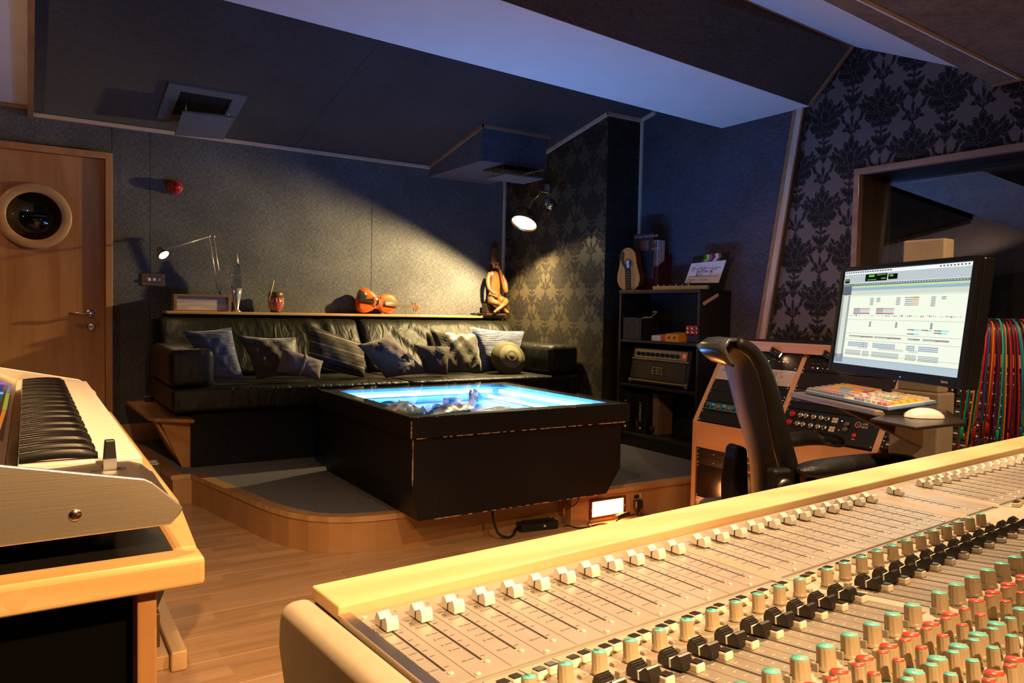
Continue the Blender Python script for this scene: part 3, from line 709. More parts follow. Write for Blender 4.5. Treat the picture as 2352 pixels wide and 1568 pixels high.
# ------------------------------------------------------------------ scatter cushions
def cushion(px, base_y, label, mat, T_=.075, group='scatter cushions on the sofa', pinch=.10, lean=.35, puff=1.0, seed=0, wr=.003, N=18, tilt=0):
    "px: the four corners seen in the photograph (tl, tr, br, bl), laid on a plane leaning back"
    n = Vector((tilt, -1, lean)).normalized(); p0 = (2.0, base_y, .66)
    C = [on(x, y, n, p0) for x, y in px]
    cen = sum(C, Vector())/4; random.seed(seed)
    ph = [random.uniform(0, 6.28) for _ in range(6)]
    F = []; B = []
    for j in range(N+1):
        v = j/N; rf = []; rb = []
        for i in range(N+1):
            u = i/N
            a = C[0].lerp(C[1], u); b = C[3].lerp(C[2], u); p = a.lerp(b, v)
            uu, vv = 2*u-1, 2*v-1
            q = p + (cen-p)*pinch*((1-uu*uu)*abs(vv)**3+(1-vv*vv)*abs(uu)**3)*.8
            th = T_*max(0, (1-uu**4)*(1-vv**4))**.55*(1-.25*(uu*uu+vv*vv))
            wv = wr*math.sin(uu*9+vv*3+ph[0])*math.sin(vv*7+ph[1])+wr*.7*math.sin((uu+vv)*13+ph[2])
            wv *= (1-abs(uu)**6)*(1-abs(vv)**6)
            rf.append(q+n*(th*puff+wv)); rb.append(q-n*th*puff)
        F.append(rf); B.append(rb)
    m = MB(T(*(-cen))); m.grid(F); m.grid([r[::-1] for r in B])
    e = m.build('cushion', mat, None, tuple(cen), None, label, 'cushion', group)
    return e, C, n, cen
def crinkle(name, color, stretch=(3,1,9), scale=16, sheen=.5, rough=.55, light=2.0, strength=1.0):
    if name in _mc: return _mc[name]
    t = NT(name); v = t.co((stretch[0]*scale*.3, stretch[1]*scale*.3, stretch[2]*scale*.5)); a = t.noise(v, 1, 3, .6, 1.2)
    c0 = tuple(c*.35 for c in color); c1 = tuple(min(1, c*light) for c in color)
    _mc[name] = t.bsdf(t.ramp(a, [(.35, c0), (.5, color), (.66, c1)]), rough, 0, a, strength, .012, sheen=sheen); return _mc[name]
M_CBLUE = crinkle('blue_crinkle_satin', (.045,.06,.14), (1,1,6), 26)
M_CBROWN = crinkle('brown_velvet', (.05,.03,.016), (1,1,1.5), 10, sheen=.8, light=1.5, strength=.6)
M_CMAUVE = plain('mauve_suede', (.17,.12,.10), .85, scale=8, bs=.3, sheen=.4)
M_CGOLD = crinkle('olive_satin', (.045,.037,.015), (1.6,1,1), 9, sheen=.6, rough=.38, light=1.8, strength=.8)
def striped():
    t = NT('metallic_striped_cloth'); c = t.n('ShaderNodeTexCoord'); sp = t.n('ShaderNodeSeparateXYZ'); t.l(c.outputs['Object'], sp.inputs[0])
    z = t.math('ADD', sp.outputs[2], t.math('MULTIPLY', sp.outputs[0], .30))
    f = t.math('FRACT', t.math('DIVIDE', t.math('ADD', z, 1.0), .078))
    nz = t.noise(t.co((1,1,1)), 240, 4, .7); k = t.ramp(nz, [(.45, (.02,.014,.01)), (.58, (.10,.08,.035)), (.7, (.32,.23,.15))])
    s1 = t.math('LESS_THAN', t.math('ABSOLUTE', t.math('SUBTRACT', f, .25)), .045)
    s2 = t.math('LESS_THAN', t.math('ABSOLUTE', t.math('SUBTRACT', f, .75)), .05)
    col = t.mix(s2, t.mix(s1, k, (.38,.27,.22)), (.012,.01,.01))
    return t.bsdf(col, .6, 0, nz, .5, .003, spec=.3)
M_CSTR = striped()
BK = 'scatter cushions on the sofa'
cushion([(418,760),(531,751),(562,876),(496,879)], 4.62, 'crinkled dark blue cushion against the left arm of the sofa', M_CBLUE, .05, pinch=.08, seed=1)
cushion([(541,768),(680,774),(700,866),(590,872)], 4.74, 'brown velvet cushion behind the small mauve cushion', M_CBROWN, .055, pinch=.14, seed=2, wr=.008)
e, C, n, cen = cushion([(648,797),(743,829),(735,873),(634,853)], 4.60, 'small plain mauve cushion with a ribbed band across it', M_CMAUVE, .05, pinch=.07, seed=3)
bp = [C[0].lerp(C[1], .56).lerp(C[3].lerp(C[2], .50), v)+n*(.052*(1-(2*v-1)**4)**.5+.001)-cen for v in [i/12 for i in range(13)]]
sd = (C[1]-C[0]).normalized()*.008
MB().grid([[p-sd for p in bp], [p+n*.003 for p in bp], [p+sd for p in bp]]).build('ribbed_band', plain('mauve_band', (.36,.28,.24), .8), e)
cushion([(712,746),(838,791),(840,868),(704,846)], 4.84, 'glittery striped cushion in dark gold with pale cords', M_CSTR, .055, pinch=.05, seed=4)
e, C, n, cen = cushion([(820,792),(897,768),(984,858),(886,868)], 4.70, 'mauve cushion printed with pale flowers, tipped on one corner', M_CMAUVE, .06, pinch=.06, seed=5, wr=.004)
def blossom(e, C, n, cen, u, v, r, mat, seed, T_):
    random.seed(seed); p = C[0].lerp(C[1], u).lerp(C[3].lerp(C[2], u), v); uu, vv = 2*u-1, 2*v-1
    th = T_*((1-uu**4)*(1-vv**4))**.55*(1-.25*(uu*uu+vv*vv)); p = p+n*(th+.006)-cen
    ax = (C[1]-C[0]).normalized(); ay = n.cross(ax); m = MB()
    for k in range(6):
        a = random.uniform(-.3,.3)+k*1.05; d = ax*math.cos(a)+ay*math.sin(a); s = n.cross(d); l = r*random.uniform(.7,1.1)
        m.grid([[p+d*l*t_+s*w_*l*.28*math.sin(PI*min(1, t_*.9+.08))+n*(.004-.012*t_*t_) for w_ in (-1,0,1)] for t_ in (0,.25,.5,.75,1)])
    m.build('flower_print', mat, e)
M_FLD = plain('dark_flower_print', (.06,.05,.04), .7); M_FLP = plain('pale_flower_print', (.40,.34,.2), .7)
blossom(e, C, n, cen, .42, .25, .055, M_FLD, 1, .07); blossom(e, C, n, cen, .52, .78, .06, M_FLP, 2, .07); blossom(e, C, n, cen, .75, .6, .05, M_FLD, 3, .07)
cushion([(978,762),(1060,768),(1060,850),(980,850)], 4.98, 'plain black cushion mostly hidden behind the olive satin one', plain('black_satin', (.008,.008,.008), .4), .04, seed=6)
cushion([(986,753),(1100,765),(1112,860),(1012,858)], 4.84, 'creased olive satin cushion beside the right hand blue one', M_CGOLD, .05, pinch=.10, seed=7, wr=.009)
e, C, n, cen = cushion([(952,791),(1034,796),(1027,861),(978,857)], 4.68, 'small dark mauve cushion with one dark flower, left of the olive satin one', plain('dark_mauve_cloth', (.08,.06,.045), .85), .05, pinch=.05, seed=8)
blossom(e, C, n, cen, .6, .3, .05, M_FLD, 5, .05)
cushion([(1080,750),(1205,760),(1192,853),(1106,857)], 4.84, 'crinkled bright blue cushion behind the round cushion', crinkle('light_blue_crinkle_satin', (.035,.055,.15), (1,1,7), 26, light=1.9), .07, pinch=.10, seed=9)
cc = ony(1167, 824, 4.74); nn = Vector((-.12,-1,.45)).normalized()
rc = empty('round_cushion', tuple(cc), label='round olive cushion with pale concentric rings at the right of the sofa', cat='cushion', group=BK)
Q = nn.to_track_quat('Z', 'Y').to_matrix().to_4x4()
MB(Q).lathe([(.0,-.055),(.06,-.055),(.10,-.045),(.13,-.02),(.14,0),(.13,.025),(.105,.045),(.09,.052)], 40, cap=False).build('cover', plain('olive_cotton', (.10,.09,.04), .8, scale=14, bs=.4), rc)
MB(Q).lathe([(.09,.052),(.07,.060),(.055,.064)], 40, cap=False).build('pale_ring', plain('pale_lace', (.27,.23,.13), .8, var=.25, scale=160, bs=.5), rc)
MB(Q).lathe([(.055,.064),(.052,.069),(.04,.071),(.022,.072)], 40, cap=False).build('inner_ring', plain('olive_pale', (.16,.14,.065), .7), rc)
MB(Q).lathe([(.022,.072),(.018,.074),(.0001,.074)], 24, cap=False).build('centre', plain('olive_mid', (.18,.16,.08), .7), rc)

# ================================================================== ledge and what stands on it
lz = 1.056
lg = MB(); lg.prism([(.775,5.445,lz-.02),(3.14,5.445,lz-.02),(3.30,5.53,lz-.02),(3.50,5.53,lz-.02),(3.50,5.628,lz-.02),(.775,5.628,lz-.02)], (0,0,.02))
lg.build('wall_ledge', wood('ledge_wood', (.36,.19,.07), (.52,.30,.12), 0, coat=.3), label='long narrow wooden ledge on the back wall above the sofa', cat='shelf', bevel=.004)
M_WALN = wood('brown_box_wood', (.20,.09,.035), (.30,.14,.06), 0); M_ASH = wood('ash_panel', (.42,.31,.24), (.62,.50,.41), 0, 2, .5, 22)
bx = empty('wooden_box', (1.01,5.52,lz), label='long shallow wooden box with a pale grained front, under the desk lamp', cat='box')
m = MB()
for a, b in (((-.185,-.05,0),(-.165,.06,.114)), ((.165,-.05,0),(.185,.06,.114)), ((-.165,-.05,.10),(.165,.06,.114)), ((-.165,-.05,0),(.165,.06,.008))): m.box(a, b)
m.build('frame', M_WALN, bx, bevel=.001)
MB().box((-.164,-.030,.009), (.164,-.022,.099)).build('front_panel', M_ASH, bx)
# desk lamp
LX, LY, LZ = 1.128, 5.52, lz+.114
dl = empty('desk_lamp', (LX, LY, LZ+.0005), label='lit chrome swing-arm desk lamp standing on the long wooden box', cat='lamp')
inv = dl.matrix_basis.inverted()
M_CHRB = plain('bright_chrome', (.62,.58,.52), .25, .55)
MB(inv).lathe([(.030,LZ),(.030,LZ+.008),(.012,LZ+.014),(.010,LZ+.035)], 24, T(LX,LY,.0005)).build('base', M_CHROME, dl)
EB = Vector((1.068, 5.50, 1.565)); HD = Vector((.745, 5.40, 1.452))
m = MB(inv); 
for s in (-1, 1): m.tube([(LX+s*.014, LY, LZ+.04), (EB.x+s*.014, EB.y, EB.z)], .0048, 8)
m.build('lower_arm', M_CHRB, dl)
MB(inv).tube([tuple(EB+Vector((-.01,0,.006))), tuple(HD)], .0045, 8).build('upper_arm', M_CHRB, dl)
for c in (EB+Vector((.016,0,.008)), EB+Vector((-.014,0,.008)), Vector((LX,LY,LZ+.04))): MB(inv).ball(tuple(c), .010, 12).build('joint', M_CHRB, dl)
hd_ax = Vector((.35, -.55, -.62)).normalized(); Qh = Matrix.Translation(HD+Vector((-.005,0,-.01))) @ hd_ax.to_track_quat('Z','Y').to_matrix().to_4x4()
MB(inv @ Qh).lathe([(.012,-.035),(.016,-.03),(.018,-.005),(.030,.012),(.036,.035)], 24, cap=False).build('lamp_shade', metal('bronze_chrome', (.35,.26,.16), .25), dl, solid=.0015)
MB(inv @ Qh).lathe([(.0,.030),(.031,.030),(.031,.032),(.0,.032)], 24, cap=False).build('bulb', glow('desk_bulb_glow', (1,.78,.45), 40), dl)
D.objects['desk_lamp_bulb'].location = tuple(HD+hd_ax*.06); D.objects['desk_lamp_bulb'].rotation_euler = hd_ax.to_track_quat('-Z','Y').to_euler()
MB().tube([(1.15,5.53,lz+.02),(1.205,5.50,lz+.008),(1.17,5.47,lz+.004),(1.10,5.452,lz+.004)], .0025, 6).build('lamp_cord', M_BLACK, None, label='thin black lamp cord curling beside the long wooden box', cat='cord')
# lava lamp
lv = empty('lava_lamp', (1.237,5.50,lz), label='tall silver lava lamp with clear bottle, unlit, left of the drum', cat='lamp')
MB().lathe([(.030,0),(.031,.004),(.020,.012),(.014,.022),(.030,.12),(.036,.165)], 32).build('base', plain('brushed_aluminium', (.55,.52,.46), .28, .6), lv)
MB().lathe([(.0345,.1655),(.036,.20),(.034,.25),(.026,.30),(.015,.335)], 32).build('bottle', glassmat('lava_glass', (.55,.62,.72), .0, 1.33), lv)
MB().lathe([(.0155,.3355),(.012,.36),(.005,.404),(.002,.407)], 24).build('cap', metal('brushed_aluminium', (.6,.6,.6), .2), lv)
# drum
dr = empty('hand_drum', (1.516,5.52,lz), label='small red barrel drum with white lacing and dark rims', cat='drum')
M_RED = plain('red_lacquer', (.55,.035,.01), .3, coat=.4)
MB().lathe([(.040,.012),(.050,.045),(.053,.075),(.050,.108)], 28).build('shell', M_RED, dr)
MB().lathe([(.036,0),(.040,.004),(.041,.016),(.039,.018)], 28).build('foot_ring', M_DKPL, dr)
MB().lathe([(.051,.108),(.054,.112),(.052,.140),(.047,.148),(.0001,.150)], 28).build('drum_head', plain('brown_hide', (.09,.05,.02), .4), dr)
m = MB()
for k in range(16):
    a, b = 2*PI*k/16, 2*PI*(k+.5)/16
    m.tube([(.043*math.cos(a),.043*math.sin(a),.02),(.055*math.cos((a+b)/2),.055*math.sin((a+b)/2),.065),(.053*math.cos(b),.053*math.sin(b),.108)], .0012, 5)
    m.tube([(.053*math.cos(b),.053*math.sin(b),.108),(.055*math.cos(b+.1),.055*math.sin(b+.1),.065),(.043*math.cos(a+.3927),.043*math.sin(a+.3927),.02)], .0012, 5)
m.build('lacing', plain('pale_cord', (.6,.5,.4), .7), dr)
MB().tube([(1.447,5.455,1.135),(1.485,5.462,1.285)], .0048, 8).build('drum_stick', plain('pale_stick', (.5,.36,.22), .5), None, label='pale wooden stick leaning against the small red drum', cat='stick')

# violin -------------------------------------------------------------
VH = [(0,0),(.004,.045),(.012,.075),(.03,.098),(.06,.105),(.09,.098),(.118,.080),(.130,.078),(.138,.064),(.16,.055),(.185,.055),(.205,.066),(.214,.076),(.228,.078),(.26,.084),(.29,.080),(.315,.062),(.33,.035),(.335,0)]
def body_outline(h, s=1.0, w=1.0):
    up = [(x*s, y*w) for x, y in h]; return up + [(x, -y) for x, y in up[-2:0:-1]]
vM = frame((2.135, 5.555, 1.163), (.965,.0,-.10), (.0,.10,1))
vi = empty('violin', label='orange violin lying on its side on the ledge, scroll to the right', cat='violin'); vi.matrix_world = vM
vs_ = 1.0; ol = body_outline(VH, 1.0, .93)
M_VIO = wood('orange_varnish', (.48,.055,.004), (.70,.12,.012), 0, 4, .25, 10, coat=.7)
M_EBO = plain('ebony', (.010,.009,.008), .3)
# front plate faces local -? z axis = x cross y
vz = (vM.to_3x3() @ Vector((0,0,1))); sg = 1 if vz.y < 0 else -1
def vp(x, y, z): return (x, y, z*sg)
m = MB(); m.prism([vp(x,y*.97,0) for x,y in ol], (0,0,.032*sg)); m.build('ribs', M_VIO, vi)
def plate(z0, bulge):
    cx = .165; P = []
    for k in range(7):
        f = 1-k/6; P.append([vp(cx+(x-cx)*f, y*f, z0+bulge*(1-f*f)) for x,y in ol])
    m = MB(); m.grid(P, True, True); return m
plate(.033, .012).build('top_plate', M_VIO, vi, solid=.002); 
MB().prism([vp(x,y,-.002) for x,y in ol], (0,0,.002*sg)).build('back_plate', M_VIO, vi)
m = MB()
for s in (-1, 1):
    m.tube([vp(.125+t*.07, s*(.028+.010*math.sin(t*2.6)+t*.004), .0475) for t in [i/8 for i in range(9)]], [.0035]+[.0018]*7+[.003], 6)
m.build('sound_holes', M_EBO, vi)
MB().ball(vp(.035,.035,.048), (.04,.034,.006), 16).build('chin_rest', plain('chin_rest', (.02,.015,.008), .25), vi)
m = MB(); m.prism([vp(.015,-.008,.048),(.13,-.02*1,.05*sg),(.13,.02,.05*sg),vp(.015,.008,.048)], (0,0,.006*sg)); m.build('tailpiece', M_EBO, vi)
MB().box((.172,-.02,min(.045*sg,.06*sg)), (.175,.02,max(.045*sg,.06*sg))).build('bridge', M_ASH, vi)
m = MB(); m.prism([vp(.225,-.021,.052),vp(.225,.021,.052),vp(.455,.012,.046),vp(.455,-.012,.046)], (0,0,.006*sg)); m.build('fingerboard', plain('fingerboard', (.10,.09,.06), .3), vi)
m = MB(); m.prism([vp(.33,-.012,.02),vp(.33,.012,.02),vp(.455,.010,.034),vp(.455,-.010,.034)], (0,0,.014*sg)); m.prism([vp(.455,-.010,.030),vp(.455,.010,.030),vp(.51,.007,.03),vp(.51,-.007,.03)], (0,0,.016*sg)); m.build('neck', M_VIO, vi)
MB(T(.518,0,.038*sg)).lathe([(.004,-.014),(.013,-.010),(.011,-.006),(.011,.006),(.013,.010),(.004,.014)], 16, RX(90)).build('scroll', M_VIO, vi)
for i, (x, s) in enumerate(((.465,1),(.48,-1),(.49,1),(.50,-1))):
    m = MB(); m.tube([(x, s*.008, .038*sg), (x, s*.026, .038*sg)], .0028, 6); m.ball((x, s*.030, .038*sg), (.003,.006,.006), 8); m.build('peg', M_EBO, vi)
m = MB()
for k in range(4): y = -.009+.006*k; m.tube([vp(.125,y*1.0,.058), vp(.173,y*1.2,.0625), vp(.46,y*.7,.0545)], .0006, 4)
m.build('strings', M_STEEL, vi)
m = MB(); random.seed(9)
for (x0, y0, n_) in ((.05,-.045,9),(.06,-.065,8),(.245,-.045,6),(.235,-.06,6)):
    x = x0
    for k in range(n_):
        m.tube([vp(x+.002*q, y0+random.uniform(-.004,.004), .0475) for q in range(4)], .0008, 4); x += .011
m.build('ink_scribbles', M_EBO, vi)

# ================================================================== seated carving
M_CARVE = wood('carved_wood', (.10,.035,.010), (.22,.09,.028), 2, 4, .32, 12, coat=.5)
st = empty('statue', (3.39,5.52,lz), label='tall carved wooden figure sitting cross-legged, chin on its hand', cat='statue')
def skin(name, joints, edges, mat, parent, sub=2):
    me = D.meshes.new(name); me.from_pydata([j[:3] for j in joints], edges, []); me.update()
    o = D.objects.new(name, me); COL.objects.link(o); o.parent = parent
    md = o.modifiers.new('skin', 'SKIN'); md.use_smooth_shade = True
    if not me.skin_vertices: 
        bpy.context.view_layer.objects.active = o
        with bpy.context.temp_override(object=o, active_object=o): bpy.ops.mesh.customdata_skin_add()
    for i, j in enumerate(joints):
        sv = me.skin_vertices[0].data[i]; sv.radius = (j[3], j[4] if len(j) > 4 else j[3]); sv.use_root = (i == 0)
    s2 = o.modifiers.new('sub', 'SUBSURF'); s2.levels = sub; s2.render_levels = sub
    me.materials.append(mat); return o
MB().rbox((-.14,-.085,0), (.10,.08,.022), .006).build('plinth', plain('dark_plinth', (.03,.012,.006), .35), st)
# local x right, -y towards the room; figure faces left of the camera
S = [(0,.03,.145,.050,.045), (0,.028,.20,.050,.040), (0,.025,.28,.055,.038), (0,.022,.345,.058,.036), (-.005,.018,.385,.028), (-.01,.008,.415,.020), (-.018,-.002,.45,.033,.038), (-.018,.0,.49,.038,.042), (-.01,.010,.53,.036,.036), (-.004,.016,.565,.034,.034), (-.002,.018,.595,.031,.031),
     (-.065,.012,.36,.022), (-.088,0,.30,.020), (-.088,-.02,.235,.017), (-.062,-.045,.195,.013), (-.035,-.055,.185,.011),   # right arm, hand on the belly 11-15
     (.06,.012,.355,.022), (.085,-.01,.28,.024), (.075,-.035,.20,.022), (.045,-.04,.27,.016), (.022,-.038,.35,.013), (.005,-.036,.405,.012),  # left arm to the chin 16-21
     (-.055,.0,.135,.034), (-.085,-.05,.125,.032), (-.02,-.085,.105,.020), (.05,-.075,.045,.015), (.075,-.095,.026,.012),  # right leg 22-26
     (.055,0,.135,.034), (.075,-.055,.13,.032), (.01,-.10,.09,.020), (-.06,-.10,.045,.015), (-.09,-.115,.028,.012)]  # left leg 27-31
Ed = [(0,1),(1,2),(2,3),(3,4),(4,5),(5,6),(6,7),(7,8),(8,9),(9,10),(3,11),(11,12),(12,13),(13,14),(14,15),(3,16),(16,17),(17,18),(18,19),(19,20),(20,21),(0,22),(22,23),(23,24),(24,25),(25,26),(0,27),(27,28),(28,29),(29,30),(30,31)]
sk = skin('figure', S, Ed, M_CARVE, st)
m = MB()
m.add([(-.030,-.040,.468),(-.018,-.042,.468),(-.034,-.058,.440),(-.014,-.058,.440),(-.024,-.066,.442),(-.024,-.040,.430)], [(0,1,4),(0,4,2),(1,3,4),(2,4,5),(4,3,5)], True)
m.tube([(-.038,-.038,.425),(-.024,-.048,.423),(-.010,-.038,.425)], [.003,.006,.003], 8); m.tube([(-.036,-.036,.416),(-.024,-.045,.414),(-.012,-.036,.416)], [.003,.006,.003], 8)
for s in (-1, 1):
    m.ball((-.021+s*.016,-.036,.462), (.008,.006,.0045), 10); m.tube([(-.021+s*.006,-.040,.472),(-.021+s*.016,-.041,.476),(-.021+s*.027,-.034,.472)], .0025, 6)
    m.ball((-.018+s*.036,.002,.455), (.005,.010,.016), 8)
m.build('face', M_CARVE, st)
m = MB()
for k in range(4): m.tube([(-.045+.0,-.055,.180+.0055*k),(-.022,-.066,.176+.0055*k),(-.008,-.062,.172+.006*k)], [.0045,.0042,.003], 6)
m.build('hand', M_CARVE, st)
m = MB()
for k in range(4): m.tube([(.006-.004*k,-.045+.003*k,.395),(.0-.005*k,-.048+.003*k,.415),(-.004-.004*k,-.042+.003*k,.43)], [.0042,.004,.003], 6)
m.build('hand', M_CARVE, st)
m = MB(); m.tube([(-.095,-.02,.118),(-.05,-.055,.112),(-.01,-.06,.105)], [.010,.012,.010], 10); m.tube([(.02,-.03,.10),(.07,-.045,.112),(.095,-.02,.120)], [.010,.012,.009], 10); m.build('stool_rail', M_CARVE, st)
for s in (-1, 1):
    m = MB(); m.box((s*.10-.012,-.01,.022), (s*.10+.012,.07,.10)); 
MB().rbox((-.10,-.01,.022), (.10,.075,.105), .006).build('seat_block', plain('dark_plinth', (.03,.012,.006), .35), st)
gd = empty('lacquer_dish', (3.185,5.50,lz), (0,0,.2), 'low dark glossy dish beside the carved figure', 'dish')
MB().lathe([(.02,0),(.045,.004),(.055,.02),(.052,.021),(.04,.008),(.0001,.006)], 24, Matrix.Diagonal((1.15,.7,1,1))).build('bowl', plain('black_lacquer', (.012,.01,.012), .15), gd)
MB().ball((.0,.0,.018), (.03,.02,.012), 12).build('lid', plain('blue_black_lacquer', (.02,.03,.08), .2), gd)

# ================================================================== things on the back wall
bc = empty('warning_beacon', (.853,5.628,1.899), label='round red alarm beacon on the back wall beside the door', cat='alarm')
MB().lathe([(.048,0),(.048,.018),(.044,.022)], 32, RX(90)).build('base', plain('red_plastic', (.45,.01,.008), .35), bc)
MB().lathe([(.040,.022),(.038,.045),(.026,.066),(.010,.074),(.0001,.075)], 32, RX(90), cap=False).build('lens', plain('red_lens', (.30,.006,.006), .12, coat=.6), bc)
sw = empty('dimmer_switch', (.722,5.629,1.265), label='brass plate with three round dimmers beside the door', cat='switch')
M_BRASSP = metal('satin_brass', (.66,.52,.36), .25, 0)
MB().rbox((-.074,-.005,-.042), (.074,0,.042), .002).build('plate', M_BRASSP, sw)
MB().rbox((-.050,-.008,-.017), (.050,-.005,.017), .001).build('insert', plain('black_insert', (.02,.02,.02), .4), sw)
MB().rbox((-.047,-.009,-.014), (.047,-.0075,.014), .001).build('module', plain('cream_plastic', (.5,.46,.45), .4), sw)
for k in (-1, 0, 1): MB().lathe([(.011,0),(.011,.010),(.009,.012)], 20, T(k*.031,-.009,0) @ RX(90)).build('dimmer_knob', plain('cream_knob', (.62,.58,.56), .35), sw)
for k in (-1, 1): MB().lathe([(.004,0),(.003,.002)], 10, T(k*.062,-.005,0) @ RX(90)).build('screw', M_STEEL, sw)

# spot lamp on the recess wall -----------------------------------------
sl = empty('spot_lamp', (3.53,4.98,2.06), label='bright hanging spot lamp with a hood, on a bracket in the corner', cat='lamp')
inv = sl.matrix_basis.inverted()
MB(inv).rbox((3.512,4.95,2.03), (3.530,5.01,2.13), .004).build('wall_plate', M_CHROME, sl)
empty_ = None; tip = LAMPPOS - LAMPAX*.13
MB(inv).tube([(3.515,4.98,2.06),(3.44,4.97,2.06),(3.42,4.96,2.02),tuple(tip+Vector((.12,.12,.10))),tuple(tip)], .007, 10).build('bracket_arm', M_CHROME, sl)
Qh = Matrix.Translation(LAMPPOS) @ LAMPAX.to_track_quat('Z','Y').to_matrix().to_4x4()
MB(inv @ Qh).lathe([(.02,-.13),(.045,-.12),(.076,-.085),(.096,-.04),(.102,-.004)], 32, cap=False).build('lamp_shade', metal('gold_shade', (.55,.36,.12), .3), sl, solid=.002)
MB(inv @ Qh).lathe([(.0,-.022),(.093,-.022),(.093,-.018),(.0,-.018)], 32, cap=False).build('bulb', glow('spot_bulb_glow', (1,.85,.55), 30), sl)
s2 = empty('spot_lamp', (3.53,4.74,2.02), label='unlit small chrome ball spotlight beside the bright hanging lamp', cat='lamp')
inv = s2.matrix_basis.inverted()
MB(inv).tube([(3.53,4.74,2.10),(3.48,4.74,2.10),(3.48,4.72,2.03),(3.40,4.74,1.96)], .005, 8).build('bracket_arm', metal('dull_chrome', (.3,.28,.3), .3), s2)
MB(inv).ball((3.37,4.73,1.93), .045, 20).build('head', M_CHROME, s2)
MB(inv).lathe([(.030,.0),(.034,.035)], 20, T(3.355,4.70,1.915) @ RX(115), cap=True).build('rim', M_CHROME, s2)

# ================================================================== plywood side table at the sofa end
M_PLYT = wood('orange_ply', (.42,.19,.06), (.56,.28,.10), 0, 3, .35, 8)
sd_ = empty('side_table', (.70,4.9,.166), label='low wedge-shaped plywood side table against the left end of the sofa', cat='table')
inv = sd_.matrix_basis.inverted()
MB(inv).prism([(.545,5.48,.440),(.785,5.50,.440),(.785,5.20,.440),(.77,4.85,.440),(.782,4.47,.440),(.60,4.60,.440),(.572,4.66,.440)][::-1], (0,0,.02)).build('table_top', M_PLYT, sd_, bevel=.002)
MB(inv).prism([(.628,4.66,.439),(.783,4.60,.439),(.783,4.60,.167),(.742,4.62,.167)], (.0,.018,0)).build('leg', M_PLYT, sd_)
MB(inv).prism([(.60,4.68,.439),(.64,5.42,.439),(.745,5.15,.167),(.745,4.66,.167)], (.016,.0,0)).build('side_panel', M_PLYT, sd_)
ub = empty('cable_adapter', (.675,5.40,.4605), label='tiny black and silver adapter lying on the side table', cat='adapter')
MB().rbox((-.035,-.014,0), (.02,.014,.035), .003).build('housing', M_BLACK, ub); MB().rbox((-.04,-.012,.030), (.035,.012,.038), .002).build('metal_clip', M_STEEL, ub); MB().rbox((.022,-.012,.0), (.034,.012,.029), .002).build('plug', plain('peach_plastic', (.5,.3,.18), .5), ub)

# ================================================================== step: light, socket, supply, cables
FY = 3.044
sv = empty('step_light', (2.585,FY,.070), label='glowing amber step light in a rusty frame on the riser', cat='light')
M_RUST = plain('rusty_iron', (.10,.03,.012), .7, var=.5, scale=60, bs=.4)
m = MB()
for a, b in (((-.122,-.012,-.052),(-.108,0,.052)), ((.108,-.012,-.052),(.122,0,.052)), ((-.108,-.012,.040),(.108,0,.052)), ((-.108,-.012,-.052),(.108,0,-.040))): m.rbox(a, b, .002)
m.build('frame', M_RUST, sv)
MB().box((-.108,-.006,-.040), (.108,-.003,.040)).build('glass', glow('amber_glow', (1.0,.36,.09), 14), sv)
for k in (-1, 1): MB().lathe([(.004,0),(.003,.003)], 10, T(k*.115,-.012,0) @ RX(90)).build('screw', M_STEEL, sv)
lamp('step_light_glow', 'AREA', (2.585,FY-.012,.07), 3.2, (1.0,.32,.07), .2, (2.585,0,.03), sizey=.07)
so = empty('wall_socket', (2.787,FY-.001,.082), label='steel double-pole wall socket in the step riser', cat='socket')
MB().rbox((-.043,-.006,-.043), (.043,0,.043), .002).build('plate', M_STEEL, so)
MB().rbox((-.018,-.0085,.014), (.018,-.006,.032), .001).build('switch', M_BLACK, so); MB().rbox((.018,-.010,.010), (.030,-.006,.036), .001).build('rocker', plain('white_rocker', (.7,.6,.5), .4), so)
pg = empty('mains_plug', (2.785,FY-.0095,.068), label='black mains plug pushed into the steel riser socket', cat='plug')
MB().rbox((-.024,-.030,-.026), (.024,0,.022), .006).build('body', plain('black_rubber', (.012,.011,.011), .5), pg); MB().tube([(0,-.018,-.026),(0,-.02,-.045)], [.006,.004], 8).build('strain_relief', M_BLACK, pg)
M_CORD = plain('black_cord', (.014,.011,.010), .45)
def smooth(pts, n=8):
    P = [Vector(p) for p in pts]; out = []
    for i in range(len(P)-1):
        a = P[max(i-1,0)]; b = P[i]; c = P[i+1]; d = P[min(i+2, len(P)-1)]
        for k in range(n):
            t = k/n; out.append(.5*((2*b)+(c-a)*t+(2*a-5*b+4*c-d)*t*t+(3*b-a-3*c+d)*t**3))
    return [tuple(p) for p in out]+[tuple(P[-1])]
MB(pg.matrix_basis.inverted()).tube(smooth([(2.785,3.015,.02),(2.77,2.98,.008),(2.66,2.95,.006),(2.56,2.93,.006),(2.50,2.99,.006),(2.36,2.98,.006),(2.30,3.0,.02),(2.27,3.0,.022)]), .0045, 8).build('mains_cord', M_CORD, pg)
cn = empty('inline_connector', tuple(onz(1432,1187,.022)), (0,0,.25), 'black inline connector with a red tab and two coils of black cord', 'connector')
MB().rbox((-.06,-.012,0), (.05,.012,.022), .005).build('body', M_CORD, cn); MB().rbox((-.03,-.010,.022), (-.005,.010,.024), .001).build('tab', plain('red_tab', (.5,.06,.03), .4), cn)
lp = [onz(x, y, .007) for x, y in ((1455,1176),(1415,1185),(1370,1192),(1352,1200),(1360,1212),(1400,1219),(1450,1217),(1495,1209),(1525,1200),(1512,1190),(1470,1183))]
MB(cn.matrix_basis.inverted()).tube(smooth([tuple(p) for p in lp]), .0042, 8).build('mains_cord', M_CORD, cn)
